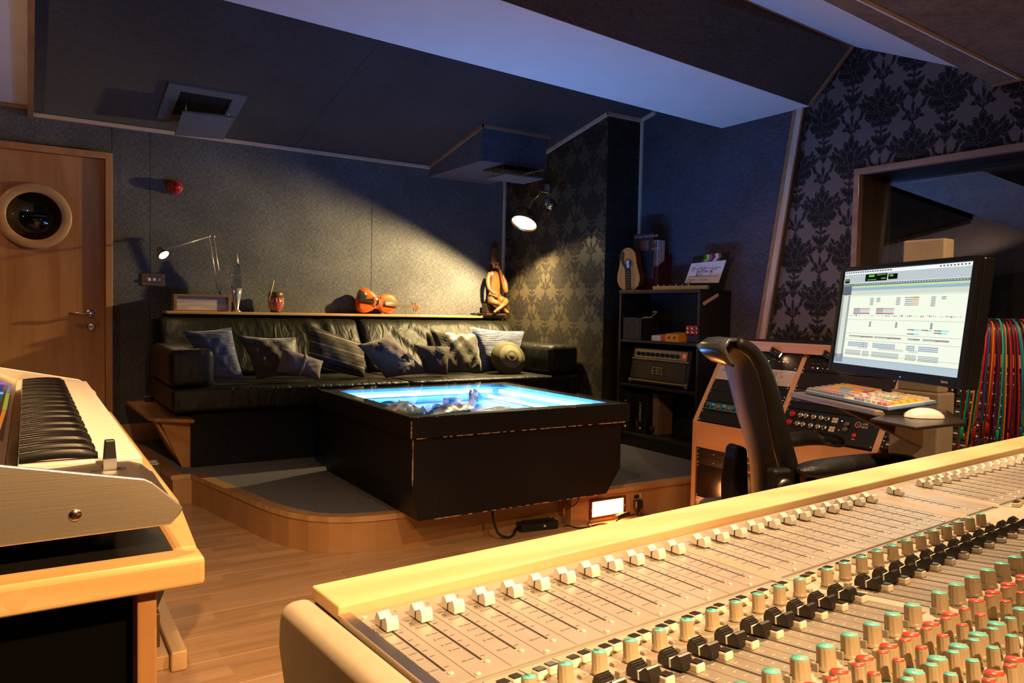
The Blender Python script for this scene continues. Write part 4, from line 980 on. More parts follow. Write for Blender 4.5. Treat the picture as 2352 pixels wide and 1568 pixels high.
lp = [onz(x, y, .015) for x, y in ((1458,1180),(1430,1188),(1414,1198),(1425,1208),(1450,1214),(1500,1206),(1532,1196),(1500,1184),(1462,1178))]
MB(cn.matrix_basis.inverted()).tube(smooth([tuple(p) for p in lp]), .0042, 8).build('mains_cord', M_CORD, cn)
pb = empty('power_brick', (2.165,3.085,.0), (0,0,-.15), 'black power supply brick on the floor under the table', 'power supply')
M_PSU = plain('psu_black', (.012,.016,.018), .28)
MB().rbox((-.105,-.032,.0005), (.105,.032,.042), .007, seg=3).build('housing', M_PSU, pb); MB().rbox((-.08,-.024,.042), (.08,.024,.047), .003).build('raised_lid', M_PSU, pb)
MB().rbox((.02,-.0335,.018), (.032,-.0318,.028), .0005).build('rating_mark', M_PAPER, pb)
MB(pb.matrix_basis.inverted()).tube(smooth([(1.88,3.06,.17),(1.88,3.05,.10),(1.90,3.03,.03),(1.95,3.02,.008),(2.0,3.05,.008),(2.04,3.09,.02),(2.062,3.10,.022)]), .006, 8).build('power_cord', M_CORD, pb)
kt = empty('hanging_tag', (2.27,3.02,.166), label='small loop with a red tag hanging under the front of the table', cat='tag')
MB().tube(smooth([(0,0,0),(-.02,0,-.03),(-.018,0,-.08),(0,0,-.095),(.014,0,-.07),(.008,0,-.02),(0,0,0)]), .0022, 6).build('loop', M_CORD, kt); MB().ball((.008,-.002,-.075), (.007,.005,.02), 10).build('red_bead', M_RED, kt)
MB().tube(smooth([(2.30,3.05,.166),(2.33,3.04,.11),(2.37,3.03,.12),(2.39,3.03,.166)]), .003, 6).build('thin_wire', M_CORD, None, label='thin black wire drooping under the right end of the table', cat='wire')
va = empty('step_vent', (.612,4.92,.085), (0,0,math.radians(85)), 'small dark grille in the left riser of the platform', 'vent')
va.rotation_euler = (0,0,math.atan2(-.845,.069)); va.location = (.6225,4.92,.083)
m = MB()
for a, b in (((-.12,-.012,-.062),(.12,0,-.052)), ((-.12,-.012,.052),(.12,0,.062)), ((-.12,-.012,-.052),(-.11,0,.052)), ((.11,-.012,-.052),(.12,0,.052))): m.box(a, b)
m.build('frame', M_BLACK, va); MB().box((-.11,-.006,-.052), (.11,-.001,.052)).build('mesh_panel', plain('olive_mesh', (.10,.08,.04), .5), va)

# ================================================================== bookcase
M_SHB = plain('black_brown_laminate', (.012,.010,.009), .35)
bs = empty('bookcase', (3.70,3.728,.1655), label='low black open bookcase against the blue-grey wall', cat='shelf')
inv = bs.matrix_basis.inverted(); X0_, X1_, Y0_, Y1_ = 3.56, 3.845, 3.345, 4.112
MB(inv).rbox((X0_,Y0_,.166), (X1_,Y0_+.02,1.24), .0015).build('side_panel', M_SHB, bs); MB(inv).rbox((X0_,Y1_-.02,.166), (X1_,Y1_,1.24), .0015).build('side_panel', M_SHB, bs)
MB(inv).rbox((X0_-.003,Y0_-.002,1.24), (X1_,Y1_+.002,1.262), .0015).build('top_panel', M_SHB, bs)
MB(inv).box((X1_-.006,Y0_+.02,.166), (X1_,Y1_-.02,1.24)).build('back_panel', M_BLACK, bs)
for z in (.917, .605, .262): MB(inv).rbox((X0_+.004,Y0_+.02,z-.018), (X1_-.006,Y1_-.02,z), .001).build('shelf', M_SHB, bs)
MB(inv).box((X0_+.02,Y0_+.02,.166), (X0_+.038,Y1_-.02,.244)).build('plinth', M_SHB, bs)
tp = on(1615,698,(0,1,0),(0,Y0_-.0006,0)); tq = on(1650,676,(0,1,0),(0,Y0_-.0006,0)); d_ = (tq-tp); u_ = Vector((0,1,0)).cross(d_).normalized()*.011
MB().prism([tuple(tp-u_), tuple(tq-u_), tuple(tq+u_), tuple(tp+u_)], (0,-.0006,0)).build('tape_strip', plain('masking_tape', (.50,.38,.30), .7), None, label='short strip of masking tape stuck on the side of the black bookcase', cat='tape')
TZ = 1.2625
# miniature guitar standing upside down
def gnode(y, z): return (0, y, z)
gt = empty('small_guitar', (3.585,4.045,TZ), (0,math.radians(-4),math.radians(8)), 'small orange acoustic guitar standing upside down on the bookcase', 'guitar')
gh = [(0,.02),(.004,.055),(.03,.088),(.07,.103),(.11,.100),(.15,.086),(.19,.076),(.23,.073),(.26,.066),(.285,.045),(.297,.02),(.30,0)]
gol = [(0, w, h+.002) for h, w in gh]+[(0, -w, h+.002) for h, w in gh[-2::-1]]
M_GUI = wood('guitar_orange', (.50,.15,.03), (.62,.22,.05), 2, 3, .35, 8, coat=.4)
MB().prism([(0,y,z) for _,y,z in gol], (.055,0,0)).build('body', plain('guitar_side_brown', (.10,.03,.015), .35), gt)
MB().prism([(-.002,y,z) for _,y,z in gol], (.0018,0,0)).build('front_plate', M_GUI, gt)
MB().lathe([(.032,0),(.032,.0015),(.0001,.0015)], 28, T(-.0022,0,.185) @ RY(-90)).build('sound_hole', M_BLACK, gt)
MB().lathe([(.036,0),(.036,.001),(.043,.001),(.043,0)], 28, T(-.0022,0,.185) @ RY(-90), cap=False).build('rosette', plain('rosette_brown', (.14,.05,.02), .5), gt)
MB().prism([(-.0025,-.018*-1,.165),(-.0025,.030,.155),(-.0025,.055,.19),(-.0025,.075,.24),(-.0025,.058,.285),(-.0025,.032,.27),(-.0025,.036,.22)], (-.0012,0,0)).build('pickguard', plain('dark_pickguard', (.035,.02,.012), .3), gt)
MB().box((-.009,-.023,.0), (-.002,.023,.155)).build('fretboard', M_EBO, gt)
for k in range(7): MB().box((-.0098,-.022,.02+.018*k), (-.009,.022,.0212+.018*k)).build('fret', M_STEEL, gt)
MB().box((-.0042,-.012,.160), (-.0038,.010,.212)).build('hole_reflection', plain('pale_label_reflection', (.35,.55,.75), .3), gt)  # pale reflection of the label, painted as a flat blue patch
# magazine file with magazines
mf = empty('magazine_file', (3.760,3.955,TZ), (0,0,math.radians(6)), 'dark red magazine box behind the small guitar', 'box')
M_MAR = plain('maroon_card', (.07,.008,.008), .5)
m = MB()
m.box((-.07,-.075,0), (.07,.075,.004)); m.prism([(-.07,-.075,.004),(.07,-.075,.004),(.07,-.075,.26),(-.07,-.075,.17)], (0,.004,0)); m.prism([(-.07,.071,.004),(.07,.071,.004),(.07,.071,.26),(-.07,.071,.17)], (0,.004,0)); m.box((-.07,-.071,.004), (-.066,.071,.17)); m.box((.066,-.071,.004), (.07,.071,.26))
m.build('card_box', M_MAR, mf)
M_SPW = plain('white_magazine_spine', (.55,.52,.55), .4); M_SPK = plain('dark_magazine_cover', (.02,.02,.025), .35)
for k in range(7):
    hgt = .29 if k < 4 else .35; yy = .060-.0165*k if k < 4 else -.058+.017*(k-4)+.0
    mg = empty('magazine', (3.760,3.955,TZ+.006), (0, 0, math.radians(6)), 
               ['lower left magazine in the maroon box with a red and white title','second magazine in the maroon box, behind the lower titled one','third magazine in the maroon box, white spine to the right','fourth magazine in the maroon box, thin white spine',
                'tallest magazine in the maroon box with a red and white title','tall magazine leaning behind the tallest titled one','curled tall magazine at the right end of the maroon box'][k], 'magazine', 'magazines in the maroon box')
    y = (.060,.042,.024,.006,-.012,-.030,-.050)[k]; zz = hgt
    x0 = -.062 if k < 4 else -.055
    MB().box((x0,y-.004,.0), (x0+.075,y+.004,zz)).build('pages', M_SPW, mg)
    MB().box((x0-.001,y+.0041,.0), (x0+.075,y+.0052,zz)).build('cover', M_SPK, mg)
# two covers facing the room
for (za, zb_, yo, tl) in ((1.475,1.575,.0,'a'),(1.565,1.665,.02,'b')):
    cvm = empty('magazine', (3.664,3.985+yo,za), (0,math.radians(3),math.radians(6)), 'dark magazine fanned forward with its title showing, ' + ('upper one' if tl == 'b' else 'lower one, just above the guitar'), 'magazine', 'magazines in the maroon box')
    MB().box((0,-.085,-.12), (.006,.085,zb_-za)).build('cover', M_SPK, cvm)
    MB().box((.0065,-.084,-.12), (.012,.084,zb_-za-.002)).build('pages', M_SPW, cvm)
    MB().box((-.001,-.06,-.02), (-.0002,.02,.05)).build('cover_picture', plain('brown_cover_picture', (.16,.07,.04), .4, var=.6, scale=70), cvm)
    Mx = frame((-.0012, .078, (zb_-za)-.022), (0,-1,0), (0,0,1))
    text('title', 'SOUND ON SOUND', .024, plain('title_red_white', (.7,.35,.35), .4), cvm, M=Mx, ax='LEFT')
# clapperboard
cl_n = Vector((-.97,-.10,.20)); cl_p = (3.70,3.45,1.30)
cq = [on(x, y, cl_n, cl_p) for x, y in ((1588,605),(1668,597),(1650,649),(1572,650))]
cu = (cq[1]-cq[0]).normalized(); cM = frame(tuple(cq[3]), (cq[2]-cq[3]).normalized(), (cq[0]-cq[3]).normalized())
cb = empty('clapperboard', label='white film clapperboard with coloured stripes leaning on the bookcase', cat='clapperboard'); cb.matrix_world = cM
ci = cM.inverted(); zdir = (cM.to_3x3() @ Vector((0,0,1))); sgc = 1 if zdir.dot(Vector((-1,0,0))) > 0 else -1
def CB(u, v, w): # u,v in 0..1 across the slate, w out
    p = cq[3].lerp(cq[2], u).lerp(cq[0].lerp(cq[1], u), v); q = ci @ p; return (q.x, q.y, w*sgc)
MB().prism([CB(0,0,0),CB(1,0,0),CB(1,1,0),CB(0,1,0)], (0,0,-.004*sgc)).build('slate', plain('white_slate', (.62,.62,.68), .3), cb)
m = MB()
for v in (.30,.68): m.prism([CB(.06,v,.0004),(CB(.94,v,.0004)),CB(.94,v+.018,.0004),CB(.06,v+.018,.0004)], (0,0,.0003*sgc))
for u in (.27,.68): m.prism([CB(u,.31,.0004),CB(u+.014,.31,.0004),CB(u+.014,.68,.0004),CB(u,.68,.0004)], (0,0,.0003*sgc))
m.build('ruled_lines', M_BLACK, cb)
def ctext(s, u, v, sz, mat, nm):
    o_ = Vector(CB(u, v, .0010)); x_ = Vector(CB(u+.1, v, .001))-o_; z_ = Vector((0,0,sgc)); y_ = z_.cross(x_.normalized())
    text(nm, s, sz, mat, cb, M=frame(o_, x_, y_), ax='LEFT')
M_INK = plain('slate_ink', (.02,.02,.03), .5); M_INKB = plain('slate_blue_ink', (.12,.14,.35), .5); M_INKR = plain('slate_red_ink', (.35,.10,.06), .5)
ctext('PROD.', .07,.75,.012, M_INK, 'writing'); ctext('ROLL', .09,.60,.010, M_INK, 'writing'); ctext('SCENE', .38,.62,.012, M_INK, 'writing'); ctext('TAKE', .74,.62,.010, M_INK, 'writing')
ctext('HISTORICAL!', .28,.53,.022, M_INK, 'writing'); ctext('PLAY', .28,.38,.022, M_INK, 'writing'); ctext('DIRECTOR', .07,.16,.012, M_INKR, 'writing'); ctext('CAMERA', .07,.04,.012, M_INKR, 'writing')
ctext('Film Title', .30,.75,.016, M_INKB, 'writing'); ctext('Leo Charm', .40,.16,.016, M_INKR, 'writing')
bars = [(.0,.34,(.01,.01,.01)),(.34,.42,(.02,.16,.03)),(.42,.50,(.60,.48,.03)),(.50,.58,(.04,.16,.50)),(.58,.67,(.35,.01,.02)),(.67,.76,(.62,.6,.6)),(.76,.83,(.14,.14,.14)),(.83,1.0,(.01,.01,.01))]
for row, (v0, v1, sh, nm) in enumerate(((1.02,1.18,-.05,'hinge_bar'),(1.185,1.36,.05,'clap_stick'))):
    for i, (a, b, c) in enumerate(bars):
        off = .055
        a0, b0 = (a-(off if row == 0 else -off) if a > 0 else a-.01), (b-(off if row == 0 else -off) if b < 1 else b+.01)
        q = [CB(a0,v0,.001),CB(b0,v0,.001),CB(b if b < 1 else b+.01,v1,.001),CB(a if a > 0 else a-.01,v1,.001)] if row == 0 else [CB(a,v0,.001),CB(b if b < 1 else 1.02,v0,.001),CB(b0,v1,.001),CB(a0,v1,.001)]
        if row == 1: q = [CB(a,v0,.001),CB(b if b < 1 else 1.02,v0,.001),CB((b-off if b < 1 else 1.02),v1,.001),CB((a-off if a > 0 else a),v1,.001)]
        else: q = [CB((a-off if a > 0 else a),v0,.001),CB((b-off if b < 1 else 1.02),v0,.001),CB((b if b < 1 else 1.02),v1,.001),CB(a,v1,.001)]
        MB().prism(q, (0,0,-.009*sgc)).build('stick_stripe', plain('stripe%d' % i, c, .35), cb)
# percussion rail
pr = on(1502,662,(1,0,0),(3.60,0,0)); pq = on(1628,657,(1,0,0),(3.60,0,0))
ra = empty('metal_rail', (3.60,(pr.y+pq.y)/2,TZ), label='gold perforated metal rail with little posts along the bookcase front', cat='rail')
hl = (pr.y-pq.y)/2
MB().rbox((-.012,-hl,.0), (.012,hl,.026), .002).build('bar', metal('dull_gold', (.42,.33,.18), .45), ra)
for k in range(6): MB().tube([(0,hl-.04-k*.056,.026),(0,hl-.04-k*.056,.036)], [.003,.005], 8).build('post', M_CHROME, ra)
MB().rbox((3.60,3.36,TZ), (3.70,3.42,TZ+.022), .003).build('flat_case', M_BLACK, None, label='flat black case at the near end of the gold rail', cat='case')
# upper bay
bz = .9175
bk_ = empty('woven_basket', (3.66,3.985,bz), label='dark glittery woven basket in the top bay of the bookcase', cat='basket')
M_WEAVE = plain('dark_weave', (.035,.035,.042), .35, var=.7, scale=220, bs=.6)
m = MB(); m.box((-.085,-.095,0), (.085,.095,.004))
for s in (-1, 1): m.box((s*.085-.002,-.095,.004), (s*.085+.002,.095,.148)); m.box((-.083,s*.095-.002,.004), (.083,s*.095+.002,.148))
m.build('wall', M_BLACK, bk_)
for k in range(14): MB().rbox((-.0905,-.093+.0134*k,.004), (-.087,-.093+.0134*k+.009,.146), .0015).build('reed', M_WEAVE, bk_)
MB().tube([(-.088,-.096,.15),(-.088,.096,.15),(.088,.096,.15),(.088,-.096,.15),(-.088,-.096,.15)], .004, 6).build('rim', M_WEAVE, bk_)
mt = empty('metal_trinket', (3.62,3.93,bz+.156), (0,0,1.5), 'shiny metal trinket sticking out of the basket', 'trinket')
MB().tube([(0,0,0),(-.075,0,.002)], .003, 6).build('rod', plain('cream_rod', (.6,.5,.4), .4), mt)
random.seed(4); m = MB()
for k in range(7): m.ball((-.085-.011*k, random.uniform(-.006,.006), .004+.006*k), .006, 8)
m.build('beads', M_CHROME, mt); MB().ball((-.13,0,.038), (.03,.008,.01), 10).build('leaf', plain('maroon_leaf', (.10,.015,.01), .4), mt)
def pedal(yc, w, h, d, col, label, x=3.60, knobs=0):
    e = empty('effects_pedal', (x,yc,bz), label=label, cat='pedal', group='pedals in the top bay of the bookcase')
    MB().prism([(0,-w/2,0),(d,-w/2,0),(d,-w/2,h*1.1),(0,-w/2,h*.9)], (0,w,0)).build('case', plain('pedal_'+label.split()[0], col, .35), e, bevel=.002)
    MB().lathe([(.005,0),(.005,.008),(.003,.009)], 10, T(d*.3,0,h)).build('footswitch', M_CHROME, e)
    for k in range(knobs): MB().lathe([(.007,0),(.006,.006)], 12, T(-.0001,-w*.22+k*w*.40,h*.5) @ RY(-90)).build('knob', M_BLACK, e)
pedal(3.775,.085,.040,.10,(.62,.55,.55),'white pedal beside the basket')
pedal(3.70,.045,.040,.10,(.55,.03,.03),'red narrow pedal between the white and orange ones', 3.605)
pedal(3.60,.12,.058,.12,(.60,.24,.015),'orange pedal in front of the tambourine', 3.575, 2)
tm = empty('tambourine', (3.66,3.46,bz), label='red half-moon tambourine at the right of the top bay', cat='tambourine')
M_TRED = plain('tambourine_red', (.50,.012,.03), .3)
MB().rbox((-.03,-.075,.050), (.10,.070,.110), .006).build('frame', M_TRED, tm); MB().rbox((-.02,-.07,.0), (.09,.065,.05), .004).build('stand_block', plain('navy_block', (.02,.03,.12), .5), tm)
for yy in (.045, .005, -.04):
    for zz in (.066,.092): MB().lathe([(.010,-.0015),(.012,0),(.010,.0015)], 14, T(-.034,yy,zz) @ RY(-90)).build('jingle', M_CHROME, tm)
# amplifier
am = empty('amplifier_head', (3.60,3.755,.6055), label='black bass amplifier head with a metal grille in the middle bay', cat='amplifier')
aw, ah, ad = .285, .265, .22
m = MB(); m.prism([(0,-aw,.012),(ad,-aw,.012),(ad,-aw,ah),(.035,-aw,ah)], (0,2*aw,0)); m.build('case', plain('vinyl_black', (.012,.012,.012), .45, scale=200, bs=.3), am, bevel=.012)
nx = Vector((-ah+.012,0,.035)).normalized(); sx = Vector((.035,0,ah-.012))
def AM(t, w): p = Vector((0,0,.012))+sx*t+nx*w; return p
m = MB(); a, b = AM(.70,.002), AM(.93,.002); m.prism([(a.x,-aw+.03,a.z),(a.x,aw-.035,a.z),(b.x,aw-.035,b.z),(b.x,-aw+.03,b.z)], nx*.003); m.build('control_panel', metal('amp_panel', (.35,.33,.26), .4, 1), am)
for k in range(9):
    p = AM(.80,.005); MB(Matrix.Translation(Vector((p.x, aw-.075-.047*k, p.z))) @ nx.to_track_quat('Z','Y').to_matrix().to_4x4()).lathe([(.014,0),(.013,.012),(.010,.014)], 16).build('knob', M_BLACK, am)
p = AM(.82,.005); MB(Matrix.Translation(Vector((p.x,-aw+.055,p.z))) @ nx.to_track_quat('Z','Y').to_matrix().to_4x4()).rbox((-.012,-.014,0), (.012,.014,.006), .002).build('power_switch', glow('orange_switch', (.8,.12,.02), .6), am)
a, b = AM(.14,.001), AM(.62,.001); MB().prism([(a.x,-aw+.025,a.z),(a.x,aw-.025,a.z),(b.x,aw-.025,b.z),(b.x,-aw+.025,b.z)], nx*.0015).build('grille_back', M_BLACK, am)
m = MB()
for r in range(9):
    for c in range(40):
        p = AM(.17+.05*r,.004); y = -aw+.035+c*.0128+(r % 2)*.006; m.prism([(p.x,y,p.z),(p.x,y+.008,p.z),(p.x+.0006,y+.008,p.z+.003),(p.x+.0006,y,p.z+.003)], nx*.001)
m.build('grille_mesh', metal('grille_bronze', (.28,.22,.14), .35), am, kind='stuff')
p = AM(.36,.008); text('badge', 'EBS', .075, metal('dull_badge', (.30,.28,.25), .3), am, M=frame((p.x,0,p.z), (0,-1,0), sx), ext=.002)
for a, b in ((.06,.09),(.655,.68)):
    p, q = AM(a,.003), AM(b,.003); MB().prism([(p.x,-aw+.01,p.z),(p.x,aw-.01,p.z),(q.x,aw-.01,q.z),(q.x,-aw+.01,q.z)], nx*.004).build('piping', metal('gold_piping', (.45,.36,.2), .35), am)
for s in (-1, 1):
    MB().rbox((-.004,s*(aw-.012)-.014,.008), (.03,s*(aw-.012)+.014,.04), .003).build('corner_guard', M_STEEL, am)
    MB().tube([(.06,s*(aw-.06),0),(.06,s*(aw-.06),.012)], .014, 10).build('foot', M_BLACK, am); MB().tube([(.18,s*(aw-.06),0),(.18,s*(aw-.06),.012)], .014, 10).build('foot', M_BLACK, am)
MB().tube([(.06,aw-.12,ah),(.06,aw-.14,ah+.012),(.06,-aw+.14,ah+.012),(.06,-aw+.12,ah)], .006, 8).build('handle', M_BLACK, am)
# bottom bay
M_WTXT = plain('white_print', (.7,.68,.62), .5)
def carton(yc, w, h, d, x, txt, label, rot=0):
    e = empty('software_box', (x,yc,.2625), (0,0,math.radians(rot)), label, 'box')
    MB().rbox((0,-w/2,0), (d,w/2,h), .002).build('carton', plain('carton_black', (.010,.009,.008), .3), e)
    text('print', txt, .024, M_WTXT, e, M=frame((-.0006,0,h*.55), (0,0,1), (0,1,0)))
    MB().lathe([(.010,0),(.010,.0006)], 16, T(-.0001,0,h*.12) @ RY(-90)).build('round_mark', M_WTXT, e)
    t = plain('bronze_swirl', (.16,.08,.025), .35, var=.6, scale=20)
    MB().tube([(-.0002,w*.30,.01),(-.0002,w*.22,.05),(-.0002,w*.34,.09)], .004, 5).build('swirl_print', t, e)
carton(4.04,.075,.285,.18,3.58,'KOMPLETE 7','black software carton at the left of the bottom bay',0)
carton(3.93,.115,.27,.18,3.62,'KOMPLETE 7','wider black software carton next to the leftmost one',0)
pk = empty('plywood_panel', (3.66,3.83,.2625), label='brown board standing in the bottom bay of the bookcase', cat='board')
MB().rbox((0,-.035,0), (.14,.02,.28), .002).build('board', wood('board_brown', (.16,.10,.06), (.22,.14,.085), 2), pk)
MB().lathe([(.026,0),(.028,.01),(.026,.02)], 20, T(-.0215,.02,.035) @ RY(90)).build('rubber_disc', M_BLACK, pk)

# ================================================================== rack desk under the window
M_RKW = wood('rack_beech', (.50,.27,.13), (.62,.36,.19), 1, 3, .4, 8)
M_RKZ = wood('rack_beech_z', (.50,.27,.13), (.62,.36,.19), 2, 3, .4, 8)
rk = empty('rack_desk', (3.5, 2.1, .0005), label='long pale wooden studio desk with three sloping equipment rack bays', cat='desk')
inv = rk.matrix_basis.inverted()
prof = [(3.056,.001),(3.056,.523),(3.285,.914),(3.285,.938),(3.84,.938),(3.84,.001)]
YB = [2.885, 2.368, 1.850, 1.332]   # bay partitions (centres)
for i, y in enumerate(YB):
    th = .014
    MB(inv).prism([(x, y-th, z) for x, z in prof], (0, 2*th, 0)).build('side_panel', M_RKZ, rk, bevel=.002)
MB(inv).rbox((3.262,1.318,.9385), (3.86,2.905,.966), .003).build('desk_top', M_BLACK, rk)
MB(inv).rbox((3.250,1.318,.915), (3.2615,2.905,.967), .003).build('front_rail', M_RKW, rk)
for i in range(3):
    y0, y1 = YB[i+1]+.0145, YB[i]-.0145
    MB(inv).prism([(3.058,y0,.385),(3.058,y0,.523),(3.072,y0,.523),(3.072,y0,.385)], (0,y1-y0,0)).build('apron_board', M_RKW, rk)
    MB(inv).box((3.60,y0,.02), (3.62,y1,.93)).build('back_board', M_BLACK, rk)
    MB(inv).box((3.07,y0,.002), (3.60,y1,.066)).build('bottom_board', M_RKW, rk)
sdir = Vector((-.499,0,-.8666)); snor = Vector((-.8666,0,.499)); P0 = Vector((3.281,0,.910))
U_ = .0445
def slope(s, y, w=0.0): p = P0+sdir*s+snor*w; return Vector((p.x, y, p.z))
def rack_frame(bay, u0, lower=False):
    "matrix: local x to the right (towards -y), local y up the panel, z out of the panel; origin at the unit's top left corner"
    yl = YB[bay]-.0145
    if lower: o = Vector((3.066, yl, u0)); return frame(o, (0,-1,0), (0,0,1))
    return frame(slope(u0*U_, yl), (0,-1,0), -sdir)
W_ = YB[0]-YB[1]-.029
M_PAN = plain('rack_black', (.008,.008,.009), .5, spec=.25); M_PANB = plain('rack_brown_black', (.016,.012,.010), .4, spec=.3)
M_SIL = plain('rack_silver', (.62,.56,.50), .4, .3); M_SCR = metal('screw_chrome', (.8,.78,.75), .2)
kn_cache = {}
def knob_mesh(r, h, mat, n=14):
    k = (r, h, mat.name)
    if k not in kn_cache:
        me = MB().lathe([(r,0),(r*.96,h*.85),(r*.8,h),(.0001,h)], n).mesh('knob'); me.materials.append(mat); kn_cache[k] = me
    return kn_cache[k]
def unit(bay, u0, nu, mat, label, cat='rack unit', lower=False, name='rack_unit', depth=.12, group='equipment in the wooden desk racks'):
    e = empty(name, label=label, cat=cat, group=group); e.matrix_world = rack_frame(bay, u0, lower)
    h = nu*U_-.0008
    MB().rbox((.0005,-h,-.003), (W_-.0005,0,.0), .0008).build('face_plate', mat, e)
    MB().box((.02,-h+.001,-depth), (W_-.02,-.001,-.0032)).build('chassis', M_BLACK, e)
    me = kn_cache.setdefault('scr', MB().lathe([(.0042,0),(.0042,.001),(.003,.003),(.0001,.003)], 10).mesh('screw'))
    if not me.materials: me.materials.append(M_SCR)
    for x in (.009, W_-.009):
        for y in ([-.008, -h+.008] if nu > .9 else [-h/2]): inst(me, 'screw', None, e, (x, y, 0))
    return e, h
def add_knob(e, x, y, r, h, mat, name='knob', line=None):
    o = inst(knob_mesh(r, h, mat), name, None, e, (x, y, .0005))
    return o
def lbl(e, s, x, y, sz, mat, name='lettering'): return text(name, s, sz, mat, e, M=T(x, y, .0004), ext=.0001)
M_KB = plain('knob_black', (.012,.012,.012), .3); M_KR = plain('knob_red', (.35,.01,.015), .3); M_KRED = plain('knob_bright_red', (.55,.03,.02), .3)
M_KS = metal('knob_silver', (.72,.62,.50), .25); M_KY = plain('knob_yellow', (.6,.42,.05), .3); M_BLED = glow('blue_led', (.05,.18,1), 9); M_RLED = glow('red_led', (1,.03,.02), 5); M_GLED = glow('green_led', (.1,1,.1), 4); M_WLED = glow('white_led', (.6,.7,1), 4)
# bay 1
e, h = unit(0, 0, 2.1, M_PAN, 'black recorder with a green light, top of the left rack bay')
MB().box((.30,-.052,.0001), (.305,-.048,.001)).build('green_light', M_GLED, e); MB().rbox((.04,-.072,.0), (.25,-.030,.002), .001).build('door_flap', M_PANB, e)
lbl(e, 'POWER', .33, -.038, .006, M_WTXT); MB().box((.08,-.044,.0022), (.20,-.0425,.0024)).build('slot', M_WTXT, e)
for x in (.36,.385,.41): MB().box((x,-.05,.0001), (x+.012,-.047,.0006)).build('marking', M_WTXT, e)
e, h = unit(0, 2.15, 2.0, M_SIL, 'silver preamp with black and red knobs, second from top in the left rack bay')
lbl(e, 'LA', .035, -.030, .02, M_BLACK)
for x, y, r, m_ in ((.23,-.040,.008,M_KR),(.262,-.060,.007,M_KB),(.30,-.030,.0145,M_KB),(.285,-.066,.008,M_KRED),(.315,-.058,.005,M_KB),(.327,-.058,.005,M_KB),(.315,-.071,.005,M_KB),(.327,-.071,.005,M_KB),(.372,-.062,.0115,M_KB),(.18,-.05,.012,M_KB),(.14,-.045,.006,M_KRED)): add_knob(e, x, y, r, .012, m_)
for k in range(5): MB().box((.362,-.028+.0001-.0062*k+.012,.0001), (.384,-.0262-.0062*k+.012,.0005)).build('meter_bar', M_BLACK, e)
lbl(e, 'M201', .415, -.035, .009, M_BLACK); lbl(e, 'STEREO PREAMP', .412, -.046, .0045, M_BLACK)
for x, y in ((.402,-.018),(.41,-.07)): add_knob(e, x, y, .0022, .001, M_BLACK, 'socket_hole')
unit(0, 4.2, 1.5, M_PAN, 'plain black blanking plate under the silver preamp in the left rack bay')
unit(0, 5.72, 1.45, M_PAN, 'lower plain black blanking plate, just above the teal unit in the left rack bay')
e, h = unit(0, 7.2, 1.15, M_PAN, 'black unit with a rounded teal panel of small knobs in the left rack bay')
MB().rbox((.018,-.046,.0002), (.44,-.006,.002), .0015).build('teal_panel', plain('teal_enamel', (.02,.18,.23), .35), e)
for k in range(11):
    x = .040+.018*(k % 2)+.072*(k//2)*.5*2 if False else .038+.037*k
    add_knob(e, x, -.022-.008*(k % 2 == 0), .0085, .012, (M_KB, M_KS, M_KRED)[(0,1,2,1,2,0,1,2,0,1,0)[k]]); add_knob(e, x-.010, -.034, .005, .008, M_KB)
unit(0, 8.38, 1.5, M_PAN, 'black blanking plate at the foot of the sloping left rack bay')
# lower bay 1
def low(z1, nu, mat, label): return unit(0, z1, nu, mat, label, lower=True, depth=.2)
for i, z1 in enumerate((.382,.337)):
    e, h = low(z1, 1, M_PANB, ('upper' if i == 0 else 'lower') + ' black unit with a blue ring button in the low left bay')
    MB().lathe([(.0075,0),(.0075,.0015),(.0105,.0015),(.0105,0)], 24, T(.285,-.022,.0003), cap=False).build('blue_ring', M_BLED, e)
    add_knob(e, .285, -.022, .006, .001, M_KB, 'button'); lbl(e, 'POWER', .285, -.007, .006, M_WTXT)
    MB().rbox((.15,-.030,.0), (.23,-.015,.0015), .0005).build('disc_slot', M_KB, e); add_knob(e, .12, -.022, .004, .003, M_SCR, 'jack')
    MB().lathe([(.004,0),(.004,.001),(.0055,.001),(.0055,0)], 14, T(.315,-.026,.0003), cap=False).build('red_ring', plain('dull_red', (.4,.03,.02), .4), e); MB().box((.335,-.028,.0), (.365,-.0262,.0008)).build('red_light', M_RLED, e)
e, h = low(.2920, 4.0, plain('smoked_gloss', (.02,.012,.010), .12), 'dark glossy smoked door below the two blue-ring units')
e, h = low(.1135, 1, M_SIL, 'silver unit with a row of small black holes, lowest in the low left bay')
for k in range(6): add_knob(e, .125+.028*k, -.024, .0035, .001, M_BLACK, 'jack_hole')
for yy in (-.010,-.036): MB().box((.115,yy-.001,.0), (.285,yy+.001,.0006)).build('rule', M_BLACK, e)
lbl(e, 'FOCUS', .065, -.016, .011, plain('red_brown_print', (.25,.06,.04), .5)); lbl(e, 'SOUND', .065, -.028, .008, M_BLACK)
MB().lathe([(.010,0),(.010,.0006),(.0125,.0006),(.0125,0)], 20, T(.345,-.022,.0002), cap=False).build('ring_mark', M_WTXT, e)
